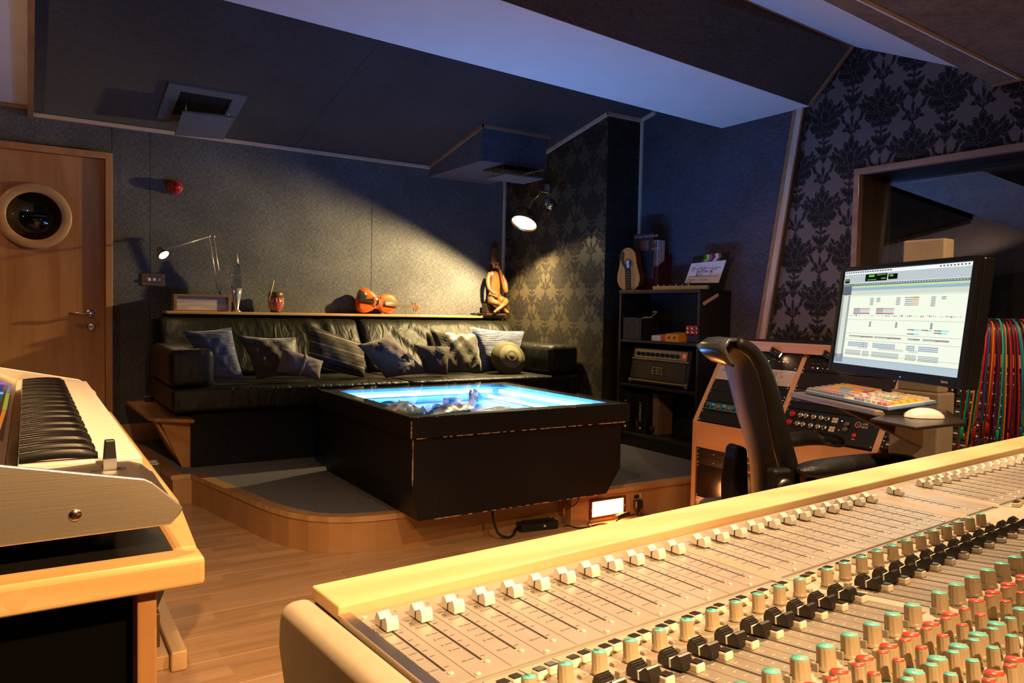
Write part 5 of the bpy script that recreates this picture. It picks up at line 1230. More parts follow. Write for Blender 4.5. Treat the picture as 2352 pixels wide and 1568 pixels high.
# bay 2
e, h = unit(1, 0, 2.0, M_PAN, 'black processor with red lights, top of the middle rack bay')
random.seed(11)
for k in range(14): MB().box((.05+.028*k,-.07,.0), (.057+.028*k,-.066,.001)).build('light', (M_RLED, M_WLED, M_WTXT)[(k*7) % 3], e)
for k in range(10): MB().box((.04+.03*k,-.045,.0), (.055+.03*k,-.043,.0005)).build('marking', plain('grey_print', (.25,.25,.25), .5), e)
unit(1, 2.05, 2.1, M_PANB, 'dark brown blank panel behind the bottom edge of the monitor in the middle rack bay')
e, h = unit(1, 4.2, 1.6, plain('navy_panel', (.02,.03,.10), .4), 'navy blue unit with brass knobs, mostly behind the computer keyboard')
for k in range(2): add_knob(e, .09+.045*k, -.022, .014, .016, M_KY)
for k in range(4): add_knob(e, .045+.014*k, -.040-.004*k, .005, .012, M_KS)
lbl(e, 'Focusrite', .038, -.062, .007, M_KY)
unit(1, 5.85, .75, M_PAN, 'narrow black filler plate between navy unit and the twin row preamp')
e, h = unit(1, 6.65, 3.1, plain('slate_green_black', (.008,.013,.015), .5, spec=.25), 'dark slate preamp with two rows of silver and red knobs, middle rack bay')
for r in range(2):
    y = -.030-.045*r; add_knob(e, .048, y, .0155, .014, M_KR)
    add_knob(e, .072, y-.002, .003, .006, M_KS, 'switch')
    for k, x in enumerate((.095,.124,.166,.205,.236)):
        add_knob(e, x, y, .0135, .012, M_KS if k != 4 else M_KS); add_knob(e, x, y, .0095, .0135, M_KB if k == 4 else plain('knob_grey', (.20,.17,.14), .35), 'knob_cap')
        for q in range(7): MB().box((x+.018*math.cos(q*.75-.6)-.0006, y+.018*math.sin(q*.75-.6)-.0006, .0), (x+.018*math.cos(q*.75-.6)+.0006, y+.018*math.sin(q*.75-.6)+.0006, .0004)).build('tick', M_WTXT, e) if r == 0 and q % 2 == 0 else None
    for a in range(2):
        for b in range(2): MB().rbox((.258+.015*a,y-.013+.0135*b,.0), (.2715+.015*a,y-.001+.0135*b,.004), .0008).build('square_button', plain('cream_button', (.6,.52,.42), .4), e)
    MB().box((.304,y,.0), (.308,y+.004,.001)).build('light', M_RLED if r else M_WLED, e)
for k in range(2): add_knob(e, .342, -.042-.026*k, .012, .014, plain('knob_olive', (.10,.085,.06), .3)); MB().box((.322,-.046-.026*k,.0), (.334,-.038-.026*k,.0008)).build('marking', M_WTXT, e)
lbl(e, 'AMS', .420, -.028, .014, M_WTXT); lbl(e, 'NEVE', .420, -.043, .014, M_WTXT)
MB().lathe([(.012,0),(.012,.0006),(.014,.0006),(.014,0)], 24, T(.387,-.034,.0002), cap=False).build('round_mark', M_WTXT, e); MB().box((.381,-.040,.0), (.393,-.028,.0005)).build('round_mark_fill', M_KR, e)
add_knob(e, .388, -.088, .011, .006, M_KRED, 'red_button'); MB().box((.380,-.107,.0), (.396,-.1045,.0005)).build('marking', M_WTXT, e)
# bay 3: patchbays
M_PHOLE = plain('jack_black', (.004,.004,.004), .4)
hole = MB().lathe([(.0042,0),(.0042,.0008),(.0028,.0008)], 8, cap=False).mesh('jack'); hole.materials.append(M_PHOLE)
for k in range(9):
    e, h = unit(2, .02+1.06*k, 1.0, M_PAN, ['first','second','third','fourth','fifth','sixth','seventh','eighth','ninth'][k] + ' patchbay strip from the top in the right hand rack bay, behind the hanging cables', 'patchbay', group='patchbays behind the hanging cables', name='patchbay')
    for (a, b) in ((.022,.115),(.125,.218),(.245,.338),(.348,.441)): MB().box((a,-.0235,.0001), (b,-.0175,.0006)).build('label_strip', M_WTXT, e)
    m = MB()
    for q in range(24):
        for yy in (-.011,-.031): m.lathe([(.0052,0),(.0052,.0012),(.003,.0012)], 6, T(.028+.0177*q,yy,.0001), cap=False)
    m.build('jack_row', plain('jack_grey', (.06,.06,.06), .3), e, kind='stuff')
# gooseneck lights on the front rail
for i, (x, y) in enumerate(((1706,798),(1772,803),(1893,811))):
    p = onx(x, y, 3.235)
    g = empty('rack_light', tuple(p), label=['rack spotlight at the left, half behind the chair back','middle rack spotlight with a yellow ring','right rack spotlight with a yellow ring beside the monitor'][i], cat='lamp', group='little spotlights along the rack top')
    Q = Vector((.30,-.75,-.45)).normalized().to_track_quat('Z','Y').to_matrix().to_4x4()
    MB(Q).lathe([(.004,-.002),(.016,0),(.0165,.05),(.014,.052)], 18).build('barrel', M_KB, g)
    MB(Q).lathe([(.0,-.0035),(.012,-.003),(.012,-.002)], 18, cap=False).build('yellow_ring', plain('yellow_ring', (.75,.6,.12), .4), g)
    MB(Q).lathe([(.0,.0535),(.0125,.0535),(.0125,.0525),(.0,.0525)], 18, cap=False).build('bulb', glow('rack_bulb', (1,.62,.35), 6), g)
    MB().tube([(0,0,0),(.008,.004,.012),(.0135,.002,.012)], .004, 8).build('stem', M_KB, g)
    lamp('rack_light_beam', 'SPOT', p+Vector((.30,-.75,-.45)).normalized()*.056, .35, (1,.55,.28), .01, p+Vector((.30,-.75,-.45)), 110, .6)

# ================================================================== workstation stand
M_BEIGE = plain('beige_enamel', (.50,.42,.32), .42, bs=.02)
M_DBRN = plain('brown_bracket', (.16,.09,.05), .45)
wsn = empty('monitor_stand', (2.54,1.37,.0005), label='beige column stand behind the monitor, carrying the keyboard arm', cat='stand')
inv = wsn.matrix_basis.inverted()
MB(inv).rbox((2.50,1.300,.86), (2.560,1.44,1.365), .006).build('upper_column', M_BEIGE, wsn)
MB(inv).rbox((2.485,1.290,.03), (2.585,1.455,.8595), .006).build('lower_column', M_BEIGE, wsn)
MB(inv).rbox((2.41,1.20,.0008), (2.68,1.54,.0295), .008).build('foot_plate', M_BEIGE, wsn)
ap = [on(x, y, (.25,.968,0), (2.47,1.34,0)) for x, y in ((1932,938),(2040,950),(2178,1012),(2166,1040),(2150,1043))]
MB(inv).prism([tuple(p) for p in ap], (.01,.03,0)).build('keyboard_arm', M_DBRN, wsn, bevel=.003)
MB(inv).tube([(2.396,1.338,1.105),(2.4995,1.355,1.105)], .018, 12).build('monitor_arm', M_DKPL, wsn)
kd = Vector((.4226,.9063,0)); kn = Vector((-.9063,.4226,0)); kb_ = -kn
# keyboard shelf
SZ = .833
shf = empty('keyboard_shelf', tuple(Vector((2.2,1.45,SZ-.018))), label='long grey keyboard shelf on an arm in front of the monitor', cat='shelf')
inv = shf.matrix_basis.inverted()
fa, fb_ = Vector((2.282,1.705,0)), Vector((2.075,1.261,0))
MB(inv).prism([tuple(Vector((p.x,p.y,SZ-.018))) for p in (fa, fb_, fb_+kb_*.03-kd*.02, fb_+kb_*.20-kd*.02, fb_+kb_*.235, fa+kb_*.235)], (0,0,.018)).build('board', plain('shelf_grey', (.22,.18,.15), .4), shf, bevel=.004)
tr_ = empty('mouse_tray', tuple(Vector((2.12,1.17,SZ-.022))), label='thin black mouse tray at the right end of the keyboard shelf', cat='tray')
inv = tr_.matrix_basis.inverted()
tp_ = [onz(x, y, SZ-.010) for x, y in ((1999,961),(2105,981),(2220,969),(2172,938),(2010,942))]
MB(inv).prism([(p.x,p.y,SZ-.018) for p in (Vector((2.062,1.232,0)), tp_[0], tp_[1], tp_[2], tp_[3], Vector((2.25,1.145,0)))], (0,0,.008)).build('board', plain('tray_black', (.03,.022,.018), .3), tr_, bevel=.002)
ms = empty('computer_mouse', tuple(onz(2122,958,SZ-.009)+Vector((0,0,.0005))), label='low white computer mouse on the black tray', cat='mouse')
ms.rotation_euler = (0,0,math.atan2(-.52,.854))
P = []
for i in range(13):
    s = i/12; x = -.056+.112*s; wd = .029*(1-abs(2*s-1)**4)**.5+.001; hh = .0255*(1-abs(2*s-1)**2.6)**.8+.001
    P.append([(x, wd*math.cos(a), hh*max(0,math.sin(a))**.8) for a in [PI*k/12 for k in range(13)]])
MB().grid(P).build('shell', plain('white_gloss', (.75,.72,.66), .18), ms)
MB().prism([(-.05,-.024,0),(.05,-.024,0),(.05,.024,0),(-.05,.024,0)], (0,0,.0008)).build('base', M_STEEL, ms)
# keyboard
kf = frame((2.270,1.638,.8345), -kd, kb_)     # x along the front edge to the right, y away from the user
ky = empty('computer_keyboard', label='white editing keyboard with rainbow coloured keys', cat='keyboard'); ky.matrix_world = kf @ RX(7.5)
MB().rbox((0,0,.0), (.464,.157,.009), .004).build('clear_base', plain('acrylic_blue_light', (.10,.22,.42), .12), ky)  # clear base; the lit table's blue light is painted into its colour
MB().rbox((.004,.003,.009), (.460,.154,.012), .002).build('deck', plain('keyboard_white', (.62,.58,.52), .4), ky)
KC = {'g':(.28,.27,.27),'o':(.75,.33,.10),'y':(.70,.46,.08),'p':(.62,.26,.24),'b':(.28,.36,.52),'w':(.70,.60,.50),'r':(.55,.06,.05),'n':(.22,.45,.28),'k':(.60,.42,.38)}
rows = [('ggggwgwggg', [(1.5,'g'),(1.25,'g'),(1.25,'g'),(5.2,'g'),(1.2,'g'),(1.2,'g'),(1.4,'g')], 'bpb', 'wwpp'),
        ('', [(2.2,'g')]+[(1,c) for c in 'ppppppbbbb']+[(2.0,'k')], 'wpw', 'kkwy'),
        ('', [(1.8,'g')]+[(1,c) for c in 'pppppbbbypp']+[(1.6,'w')], '', 'nnpy'),
        ('', [(1.5,'g')]+[(1,c) for c in 'yyybbbbooyrr']+[(1.4,'w')], 'www', 'wnyy'),
        ('', [(1,'g')]+[(1,c) for c in 'yyyyyooobbnr']+[(1.7,'w')], 'www', 'wwyy'),
        ('', [(1,'g')]+[(.6,None)]+[(1,c) for c in 'ooooooooooo'], 'wwo', 'wwww')]
kms = {}
def keymesh(w, c):
    k = (round(w, 2), c)
    if k not in kms:
        a = .0176*w-.0022
        bm_ = MB().add([(0,0,0),(a,0,0),(a,.0156,0),(0,.0156,0),(.0015,.0015,.0075),(a-.0015,.0015,.0075),(a-.0015,.0145,.0085),(.0015,.0145,.0085)], [(0,3,2,1),(4,5,6,7),(0,1,5,4),(1,2,6,5),(2,3,7,6),(3,0,4,7)])
        kms[k] = bm_.mesh('key'); kms[k].materials.append(plain('key_'+c, KC[c], .45))
    return kms[k]
for j, (_, main, mid, pad) in enumerate(rows):
    y = .006+.0242*j; x = .008
    for w, c in main:
        if c: inst(keymesh(w, c), 'key', None, ky, (x, y, .0122))
        x += .0176*w
    x = .288
    for c in mid: inst(keymesh(1, c), 'key', None, ky, (x, y, .0122)); x += .0182
    x = .352
    for c in pad: inst(keymesh(1.35, c), 'key', None, ky, (x, y, .0122)); x += .0255
# monitor
MW, MH = .622, .326
az = math.radians(25); ti = math.radians(6)
dm = Vector((math.sin(az), math.cos(az), 0)); nm = Vector((-math.cos(az), math.sin(az), 0)); um = Vector((0,0,1))*math.cos(ti)-nm*math.sin(ti)
mc = Vector((2.319,1.352,1.1015))
mo = empty('monitor', label='large black widescreen monitor showing an audio editing session', cat='monitor'); mo.matrix_world = frame(mc, -dm, um)
bz_, bt, bb_ = .021, .016, .030
M_MON = plain('monitor_black', (.005,.005,.0055), .35, spec=.25)
m = MB()
m.rbox((-MW/2-bz_,-MH/2-bb_,-.012), (-MW/2,MH/2+bt,.006), .002); m.rbox((MW/2,-MH/2-bb_,-.012), (MW/2+bz_,MH/2+bt,.006), .002)
m.rbox((-MW/2,MH/2,-.012), (MW/2,MH/2+bt,.006), .002); m.rbox((-MW/2,-MH/2-bb_,-.012), (MW/2,-MH/2,.006), .002)
m.build('bezel', M_MON, mo)
MB().rbox((-MW/2-bz_+.002,-MH/2-bb_+.002,-.052), (MW/2+bz_-.002,MH/2+bt-.002,-.0125), .006).build('housing', M_MON, mo)
text('badge', 'iiyama', .011, plain('grey_badge', (.35,.33,.30), .4), mo, M=T(MW/2-.045,-MH/2-.016,.0063))
MB().box((.07,-MH/2-.020,.006), (.074,-MH/2-.018,.0066)).build('power_light', M_BLED, mo)
sr = MB().box((-MW/2,-MH/2,-.004), (MW/2,MH/2,.000)).build('screen', glow('screen_base', (.80,.85,.70), 1.15), mo)
def sc(a, b, c, d, lvl=1): # fractions from the top left
    return ((-MW/2+a*MW, MH/2-d*MH, .0001*lvl), (-MW/2+c*MW, MH/2-b*MH, .0001*lvl+.00005))
G = {}
def gq(col, a, b, c, d, lvl=1): G.setdefault(col, []).append(sc(a, b, c, d, lvl))
gq('bar', 0,0,1,.035); gq('tool', 0,.035,1,.13); gq('ruler', 0,.135,1,.165); gq('dark', 0,.165,.085,.20,1); gq('lime', .085,.170,1,.182,2); gq('sky', .085,.183,1,.212,2); gq('pale', .085,.212,1,.26,1)
gq('dark', 0,.20,.085,.26,1); gq('lcd', .20,.045,.39,.118,2); gq('lcd', .40,.055,.475,.11,2); gq('lcd', .01,.085,.055,.128,2)
random.seed(21)
for a, b, c, d in ((.23,.055,.28,.075),(.30,.055,.33,.062),(.34,.09,.38,.10),(.41,.065,.44,.08),(.015,.095,.05,.105),(.22,.10,.30,.106),(.33,.055,.38,.060)): gq('lcdg', a,b,c,d,3)
for k in range(44): x = .11+.02*k; gq('white', x,.142,x+.004,.150,3)
for k in range(6): x = .075+.017*k; gq('pale2', x,.05,x+.012,.07,2)
for k in range(8): x = .49+.016*k; gq('pale2', x,.05,x+.010,.062,2); gq('pale2', x,.085,x+.010,.097,2)
for k in range(24): x = .01+.022*k; gq('txt', x,.008,x+.015,.022,2) if x < .42 else None
for k in range(9): x = .78+.023*k; gq('txt', x,.010,x+.012,.024,2)
y = .268
while y < .925:
    gq('list', .0,y,.022,y+.008,2); gq('listw', .024,y,.058,y+.008,2); gq('list', .062,y,.083,y+.008,2); y += .0145
gq('steel', 0,.925,1,1,1); gq('steel2', 0,.90,.085,.985,2)
for yy in (.268,.52,.665,.735,.88,.93): gq('line', .085,yy,1,yy+.0025,2)
def clip(a, b, w, h, body, n=1):
    for k in range(n): gq('txt', a,b+k*h*1.15,a+w*.42,b+k*h*1.15+h*.8,3); gq(body, a+w*.1,b+k*h*1.15,a+w,b+k*h*1.15+h,2)
for a, b, n_ in ((.27,.295,5),(.325,.295,3),(.49,.295,5),(.75,.295,6),(.82,.295,2)):
    for k in range(n_): gq('txt', a,b+.016*k,a+.035,b+.016*k+.004,3); gq('txt', a+.004,b+.016*k+.007,a+.03,b+.016*k+.010,3)
for k, c in enumerate(('red','lcdg','orange','pink','pink')): gq('txt', .56,.296+.018*k,.62,.302+.018*k,3); gq(c, .62,.294+.018*k,.665,.303+.018*k,3)
for a in (.13,.335):
    for k, c in enumerate(('pink','pale2','cyan2','red2')): gq(c, a,.40+.016*k,a+.15,.412+.016*k,2); gq('txt', a,.402+.016*k,a+.06,.408+.016*k,3)
for k in range(60): x = .10+.0145*k; gq('txt' if k % 3 else 'red2', x,.466+random.uniform(0,.012),x+random.uniform(.003,.009),.476+random.uniform(0,.012),3) if random.random() < .8 else None
for a in (.29,.51,.77): 
    for k in range(4): gq('txt', a,.54+.014*k,a+.016,.549+.014*k,3)
for a, b, w in ((.61,.60,.09),(.71,.60,.08),(.80,.60,.10),(.80,.622,.09),(.61,.64,.09)): gq('cyan2', a+.03,b,a+w,b+.014,2); gq('txt', a,b+.002,a+.05,b+.010,3)
for a, w in ((.12,.22),(.35,.22),(.62,.09),(.73,.18)): gq('txt', a,.690,a+w,.697,3); gq('red2', a+w*.5,.699,a+w,.705,3); gq('txt', a,.704,a+w*.6,.707,3)
for a, n_ in ((.12,12),(.255,4),(.345,15),(.62,5),(.71,11)):
    for k in range(n_):
        for r in range(3): gq('blue', a+.0125*k,.757+.017*r,a+.0125*k+.010,.769+.017*r,2)
for a, n_ in ((.105,14),(.262,6),(.345,22),(.62,8),(.715,14)):
    for k in range(n_):
        for r in range(4): gq('txt' if (k+r) % 2 else 'blue', a+.0102*k,.845+.014*r,a+.0102*k+.007,.853+.014*r,2)
for a, n_ in ((.22,8),(.40,20),(.64,7)):
    for k in range(n_): gq('pale2', a+.010*k,.80,a+.010*k+.006,.822,2)
GC = {'bar':(.85,.88,.86,1.1),'tool':(.55,.62,.66,.95),'ruler':(.25,.32,.36,.8),'dark':(.16,.19,.23,.8),'lime':(.55,.85,.25,.9),'sky':(.35,.55,.68,.9),'pale':(.70,.76,.66,.95),'lcd':(.01,.02,.01,.3),'lcdg':(.25,.75,.08,.8),'white':(1,1,1,1.2),'pale2':(.62,.68,.64,.9),
      'txt':(.16,.17,.18,.8),'list':(.06,.09,.12,.7),'listw':(.55,.6,.62,1),'steel':(.50,.60,.68,1),'steel2':(.30,.36,.42,.9),'line':(.35,.38,.32,.9),'pink':(.75,.38,.40,.95),'red':(.75,.12,.12,.9),'red2':(.60,.15,.22,.9),'orange':(.8,.5,.15,.9),'cyan2':(.45,.80,.80,1),'blue':(.32,.38,.60,.9)}
for c, L in G.items():
    m = MB()
    for a, b in L: m.box(a, b)
    r_, g_, b_, s_ = GC[c]; m.build('display_graphics', glow('screen_'+c, (r_,g_,b_), s_), sr, kind='stuff')

# ================================================================== cable hook and patch cables
ha, hb = Vector((2.625,1.288,1.058)), Vector((2.795,1.150,1.058)); hd_ = (hb-ha).normalized(); hp = Vector((-hd_.y, hd_.x, 0))
hk = empty('cable_hook', tuple(ha), label='beige bar on the stand that the patch cables hang over', cat='hook')
m = MB(T(*(-ha))); m.prism([tuple(p) for p in (ha-hp*.03-hd_*.005, hb-hp*.03, hb-hp*.012+hd_*.012, hb+hp*.012+hd_*.012, hb+hp*.03, ha+hp*.03-hd_*.005)], (0,0,.020)); m.build('bar', M_BEIGE, hk, bevel=.004)
MB(T(*(-ha))).rbox((2.5605,1.29,1.056), (2.615,1.33,1.080), .003).build('bracket', M_BEIGE, hk)
CCOL = {'red':(.60,.02,.025),'green':(.02,.42,.24),'blue':(.02,.14,.36),'orange':(.75,.26,.01),'purple':(.14,.015,.10),'black':(.012,.01,.01),'maroon':(.16,.008,.012)}
order = ['red','green','orange','blue','black','red','green','purple','maroon','blue','orange','black','red','purple','green','maroon','blue','black','orange','red','maroon','purple','black','blue','red','green','black','purple','orange','red','maroon','blue','black','red','purple','green','orange','black','blue','green']
random.seed(17)
M_PTIP = metal('brass_tip', (.75,.5,.2), .2)
for i, cn_ in enumerate(order):
    t = .08+.92*(i+.5)/len(order); base = ha.lerp(hb, t); mt = plain('cable_'+cn_, CCOL[cn_], .38)
    e = empty('patch_cable', tuple(base+Vector((0,0,.022))), label=['first','second','third','fourth','fifth','sixth','seventh','eighth'][order[:i].count(cn_)]+' '+cn_+' patch cable from the left, hanging over the beige bar', cat='cable', group='patch cables hanging over the beige bar')
    lf = random.uniform(.30,.46); lb = random.uniform(.28,.45); sp = (t-.5)*.12; lift = .001+.008*(i % 3)
    fo = .036+.014*(i % 3); bo = .036+.014*(i % 3)
    jit = 0.0
    pts = [hp*-bo*1.1+hd_*(sp*1.0+jit)+Vector((0,0,-lb)), hp*-(bo+.012)+hd_*(sp*.7)+Vector((0,0,-lb*.55)), hp*-(bo)+hd_*sp*.3+Vector((0,0,-.05)), hp*-(.022+lift*.7)+Vector((0,0,.002+lift)), Vector((0,0,.006+lift)), hp*(.022+lift*.7)+Vector((0,0,.002+lift)), hp*fo+hd_*sp*.3+Vector((0,0,-.05)), hp*(fo+.014)+hd_*(sp*.8+jit)+Vector((0,0,-lf*.55)), hp*(fo+.004)+hd_*(sp*1.2+jit)+Vector((0,0,-lf))]
    MB().tube(smooth([tuple(p) for p in pts], 5), .0031, 6).build('cord', mt, e)
    for p, q in ((pts[0], pts[1]), (pts[-1], pts[-2])):
        d = (p-q).normalized(); pl_ = MB().tube([tuple(p), tuple(p+d*.006), tuple(p+d*.045)], [.0035,.0058,.0054], 8).build('plug', mt, e)
        MB().tube([tuple(p+d*.045), tuple(p+d*.056), tuple(p+d*.060), tuple(p+d*.072)], [.003,.003,.0022,.0028], 6).build('tip', M_PTIP, pl_)

# ================================================================== chair
M_CHB = plain('chair_black', (.007,.006,.0055), .5, spec=.3); M_CHL = leather('chair_arm_leather', (.015,.014,.013), .32, 3)
def meshfab():
    t = NT('chair_mesh'); c = t.co((1,1,1)); w1 = t.n('ShaderNodeTexWave', wave_type='BANDS', bands_direction='Z'); t.l(c, w1.inputs[0]); w1.inputs['Scale'].default_value = 160
    return t.bsdf(t.ramp(w1.outputs['Fac'], [(.3, (.005,.005,.006)), (.7, (.022,.019,.018))]), .5, 0, w1.outputs['Fac'], .4, .001)
cdir = Vector((.9659,-.2588,0)); cleft = Vector((.2588,.9659,0))
NP = Vector((1.70,1.335,0)); FP = NP+cleft*.33
nrm_c = tuple(cleft)
Npx = [(1693,786),(1727,806),(1752,845),(1770,900),(1783,960),(1797,1020),(1811,1075),(1813,1120),(1808,1160)]
Lpx = [(1650,780),(1660,806),(1672,842),(1684,890),(1699,950),(1716,1000),(1728,1060),(1733,1125),(1733,1165)]
Nc = [on(x, y, nrm_c, NP) for x, y in Npx]; Lc = [on(x, y, nrm_c, FP) for x, y in Lpx]
ch = empty('office_chair', tuple(Vector((1.98,1.42,.0005))), label='black high-backed office chair seen from behind, facing right', cat='chair')
inv = ch.matrix_basis.inverted()
def smo(P, n=4): return [Vector(p) for p in smooth([tuple(q) for q in P], n)]
Ns, Ls = smo(Nc), smo(Lc)
G_ = []
for a, b in zip(Ls, Ns): G_.append([a.lerp(b, s/10)-cdir*(.05*math.sin(PI*s/10)) for s in range(11)])
MB(inv).grid(G_).build('backrest', meshfab(), ch, solid=.006)
MB(inv).tube([tuple(p) for p in Ns], [.016+.012*min(1, i/len(Ns)*1.6) for i in range(len(Ns))], 10).build('back_frame', M_CHB, ch)
MB(inv).tube([tuple(p) for p in Ls], .010, 8).build('back_frame', M_CHB, ch)
m = MB(inv); P = []
for s in range(13):
    a = Ls[0].lerp(Ns[0], s/12); b_ = -cdir*(.02+.030*math.sin(PI*s/12))
    P.append([a+Vector((0,0,.006)), a+b_*1.2+Vector((0,0,.004)), a+b_*1.9+Vector((0,0,-.014)), a+b_*1.5+Vector((0,0,-.036)), a+b_*.9+Vector((0,0,-.055)), a+b_*.3+Vector((0,0,-.062))])
m.grid(P); m.build('head_roll', plain('chair_roll_leather', (.05,.05,.05), .28), ch, solid=.010)
# lumbar support behind
m = MB(inv); lp_ = [on(x, y, nrm_c, NP+cleft*.16) for x, y in ((1722,1022),(1712,1030),(1700,1110),(1700,1175),(1742,1175),(1738,1030))]
m.prism([tuple(p-cdir*.03) for p in lp_], cleft*.06); m.build('lumbar_block', M_CHB, ch, bevel=.008)
# arms
def arm(px, z, wr, hr, name='armrest'):
    c = [onz(x, y, z) for x, y in px]; c = smo(c, 4); L = len(c); P = []
    for i, p in enumerate(c):
        s = i/(L-1); t = (c[min(i+1,L-1)]-c[max(i-1,0)]).normalized(); sd2 = Vector((0,0,1)).cross(t).normalized()
        k = max(.04, (1-abs(2*s-1)**5))**.5; wv = wr*k*(.85+.25*(1-s)); hv = hr*k
        P.append([p+sd2*wv*math.cos(a)+Vector((0,0,hv*math.sin(a))) for a in [2*PI*q/16 for q in range(16)]])
    m = MB(inv); m.grid(P, True, True); m.add([tuple(q) for q in P[0]], [tuple(range(16))], True); m.add([tuple(q) for q in P[-1]], [tuple(range(16))[::-1]], True)
    return m.build(name, M_CHL, ch), c
a1, c1 = arm([(1835,1082),(1900,1074),(1970,1065),(2040,1060),(2110,1062)], .685, .040, .026)
a2, c2 = arm([(1775,1012),(1815,1010),(1860,1006),(1900,1008),(1936,1018)], .685, .036, .024)
lowp = Vector((1.80,1.40,.60))
MB(inv).tube(smooth([tuple(Nc[7]+cdir*.02), tuple(Nc[7]+cdir*.09+Vector((0,0,-.01))), tuple(c1[2]+Vector((0,0,-.03)))], 5), .014, 8).build('arm_bracket', M_CHB, ch)
MB(inv).tube(smooth([tuple(Lc[7]+cdir*.02), tuple(Lc[7]+cdir*.10+Vector((0,0,-.01))), tuple(c2[2]+Vector((0,0,-.03)))], 5), .014, 8).build('arm_bracket', M_CHB, ch)
hw = on(1790,1112,nrm_c,NP-cleft*.03)
MB(inv @ Matrix.Translation(hw) @ frame((0,0,0), cdir, (0,0,1))).rbox((-.032,-.035,-.02), (.030,.045,.02), .012, seg=4).build('pivot_block', M_CHB, ch)
MB(inv @ Matrix.Translation(hw) @ frame((0,0,0), cdir, (0,0,1))).lathe([(.022,0),(.022,.012),(.010,.014)], 18, T(-.004,0,.0205)).build('pivot_cap', metal('dark_pivot', (.2,.17,.14), .4), ch)
sc_ = NP+cleft*.165+cdir*.26
MB(inv @ Matrix.Translation((sc_.x,sc_.y,.47)) @ frame((0,0,0), cdir, cleft)).rbox((-.24,-.235,-.04), (.24,.235,.04), .035, seg=4, smooth=True).build('seat', plain('seat_grey', (.28,.24,.19), .7), ch)
MB(inv).tube([(sc_.x,sc_.y,.10),(sc_.x,sc_.y,.43)], .03, 14).build('gas_column', M_CHB, ch)
MB(inv).tube(smooth([(sc_.x,sc_.y,.40), tuple(Vector((sc_.x,sc_.y,.42))-cdir*.22), tuple(Ns[-1].lerp(Ls[-1], .5)-cdir*.03)], 5), .02, 8).build('back_stem', M_CHB, ch)
for k in range(5):
    a = 2*PI*k/5+.3; q = Vector((sc_.x+.30*math.cos(a), sc_.y+.30*math.sin(a), .065)); lg_ = MB(inv).tube([(sc_.x,sc_.y,.11), tuple(q)], [.025,.014], 8).build('base_arm', M_CHB, ch)
    MB(inv).lathe([(.024,-.02),(.027,0),(.024,.02)], 14, Matrix.Translation((q.x,q.y,.0285)) @ RX(90)).build('castor', M_BLACK, ch)

# ================================================================== mixing console
CA = math.radians(3.9); CO = Vector((.282,.662,.80)); PT = .0367
cx_, cy_ = Vector((math.cos(CA), math.sin(CA), 0)), Vector((-math.sin(CA), math.cos(CA), 0))
CM = frame(CO, cx_, cy_)
co = empty('mixing_console', label='large beige mixing console with rows of faders and coloured knobs and a pale wooden armrest', cat='console'); co.matrix_world = CM
SLP = .12; SANG = math.atan(SLP)
def zs(v): return 0.0 if v > -.15 else SLP*(-.15-v)
def seen(u, v, z=0, m=40):
    p = CM @ Vector((u, v, z+zs(v))) - CP; d = p.dot(fw)
    if d < .05: return False
    X = 1176+FPX*p.dot(RT)/d; Y = 784+FPX*p.dot(DN)/d
    return -m < X < 2352+m and -m < Y < 1568+m
M_CON = None
def conpanel(name, c0, c1, rough, met):
    t = NT(name); v = t.co(); a = t.noise(v, 9, 5, .65); b = t.noise(v, 700, 2)
    return t.bsdf(t.ramp(a, [(.3, c0), (.65, c1)]), t.math('ADD', rough, t.math('MULTIPLY', a, .14)), met, b, .12, .0004, spec=.5)
M_P1 = conpanel('fader_panel', (.40,.35,.30), (.46,.41,.35), .26, .35)
M_P2 = conpanel('knob_panel', (.44,.37,.28), (.53,.45,.34), .34, .2)
M_P3 = conpanel('dark_fader_panel', (.20,.165,.125), (.27,.23,.175), .36, .3)
M_GAPP = plain('pinkish_divider', (.40,.27,.19), .45)
M_SLOT = plain('slot_dark', (.018,.009,.006), .6)
M_PRT = plain('panel_print', (.07,.05,.035), .6); M_PRW = plain('panel_print_pale', (.55,.48,.38), .6)
M_GRYS = plain('seam_grey', (.24,.23,.19), .5)
M_CHK = plain('beige_cheek', (.46,.38,.27), .38, bs=.02)
M_RAIL = wood('armrest_ash', (.58,.37,.17), (.72,.50,.26), 0, 2.5, .5, 9, coat=.0)
UE = 62*PT
# body, rail, cheek
MB().prism([(-.028,v,z) for v, z in ((.09,-.02),(.08,-.10),(-.1,-.15),(-.55,-.18),(-.55,.045),(-.15,-.004),(.09,-.004))], (UE+.03,0,0)).build('body', plain('console_under', (.05,.035,.025), .5), co)
MB().rbox((-.029,.0285,-.003), (UE,.096,.012), .002).build('armrest', M_RAIL, co)
chk = [(.092,.004),(.102,-.012),(.104,-.045),(.085,-.085),(.02,-.125),(-.1,-.165),(-.55,-.20),(-.56,.055),(-.15,.006)]
m = MB(); m.prism([(-.064,v,z) for v, z in chk], (.034,0,0)); m.build('end_cheek', M_CHK, co)
D.objects['end_cheek'].modifiers.new('bevel','BEVEL').width = .013; D.objects['end_cheek'].modifiers['bevel'].segments = 8; D.objects['end_cheek'].modifiers['bevel'].harden_normals = True; D.objects['end_cheek'].data.shade_smooth()
MB().rbox((-.0295,-.143,-.003), (-.0165,.028,.004), .0008).build('edge_strip', metal('strip_aluminium', (.50,.45,.38), .35, 1), co)
MB().rbox((-.0295,-.56,-.003), (-.0165,-.151,.004), .0008, Matrix.Translation((0,0,0))).build('edge_strip', M_GRYS, co)
for u in (.55, 1.75): MB().box((u-.06,-.42,-.798), (u+.06,-.12,-.16)).build('pedestal', M_BLACK, co)
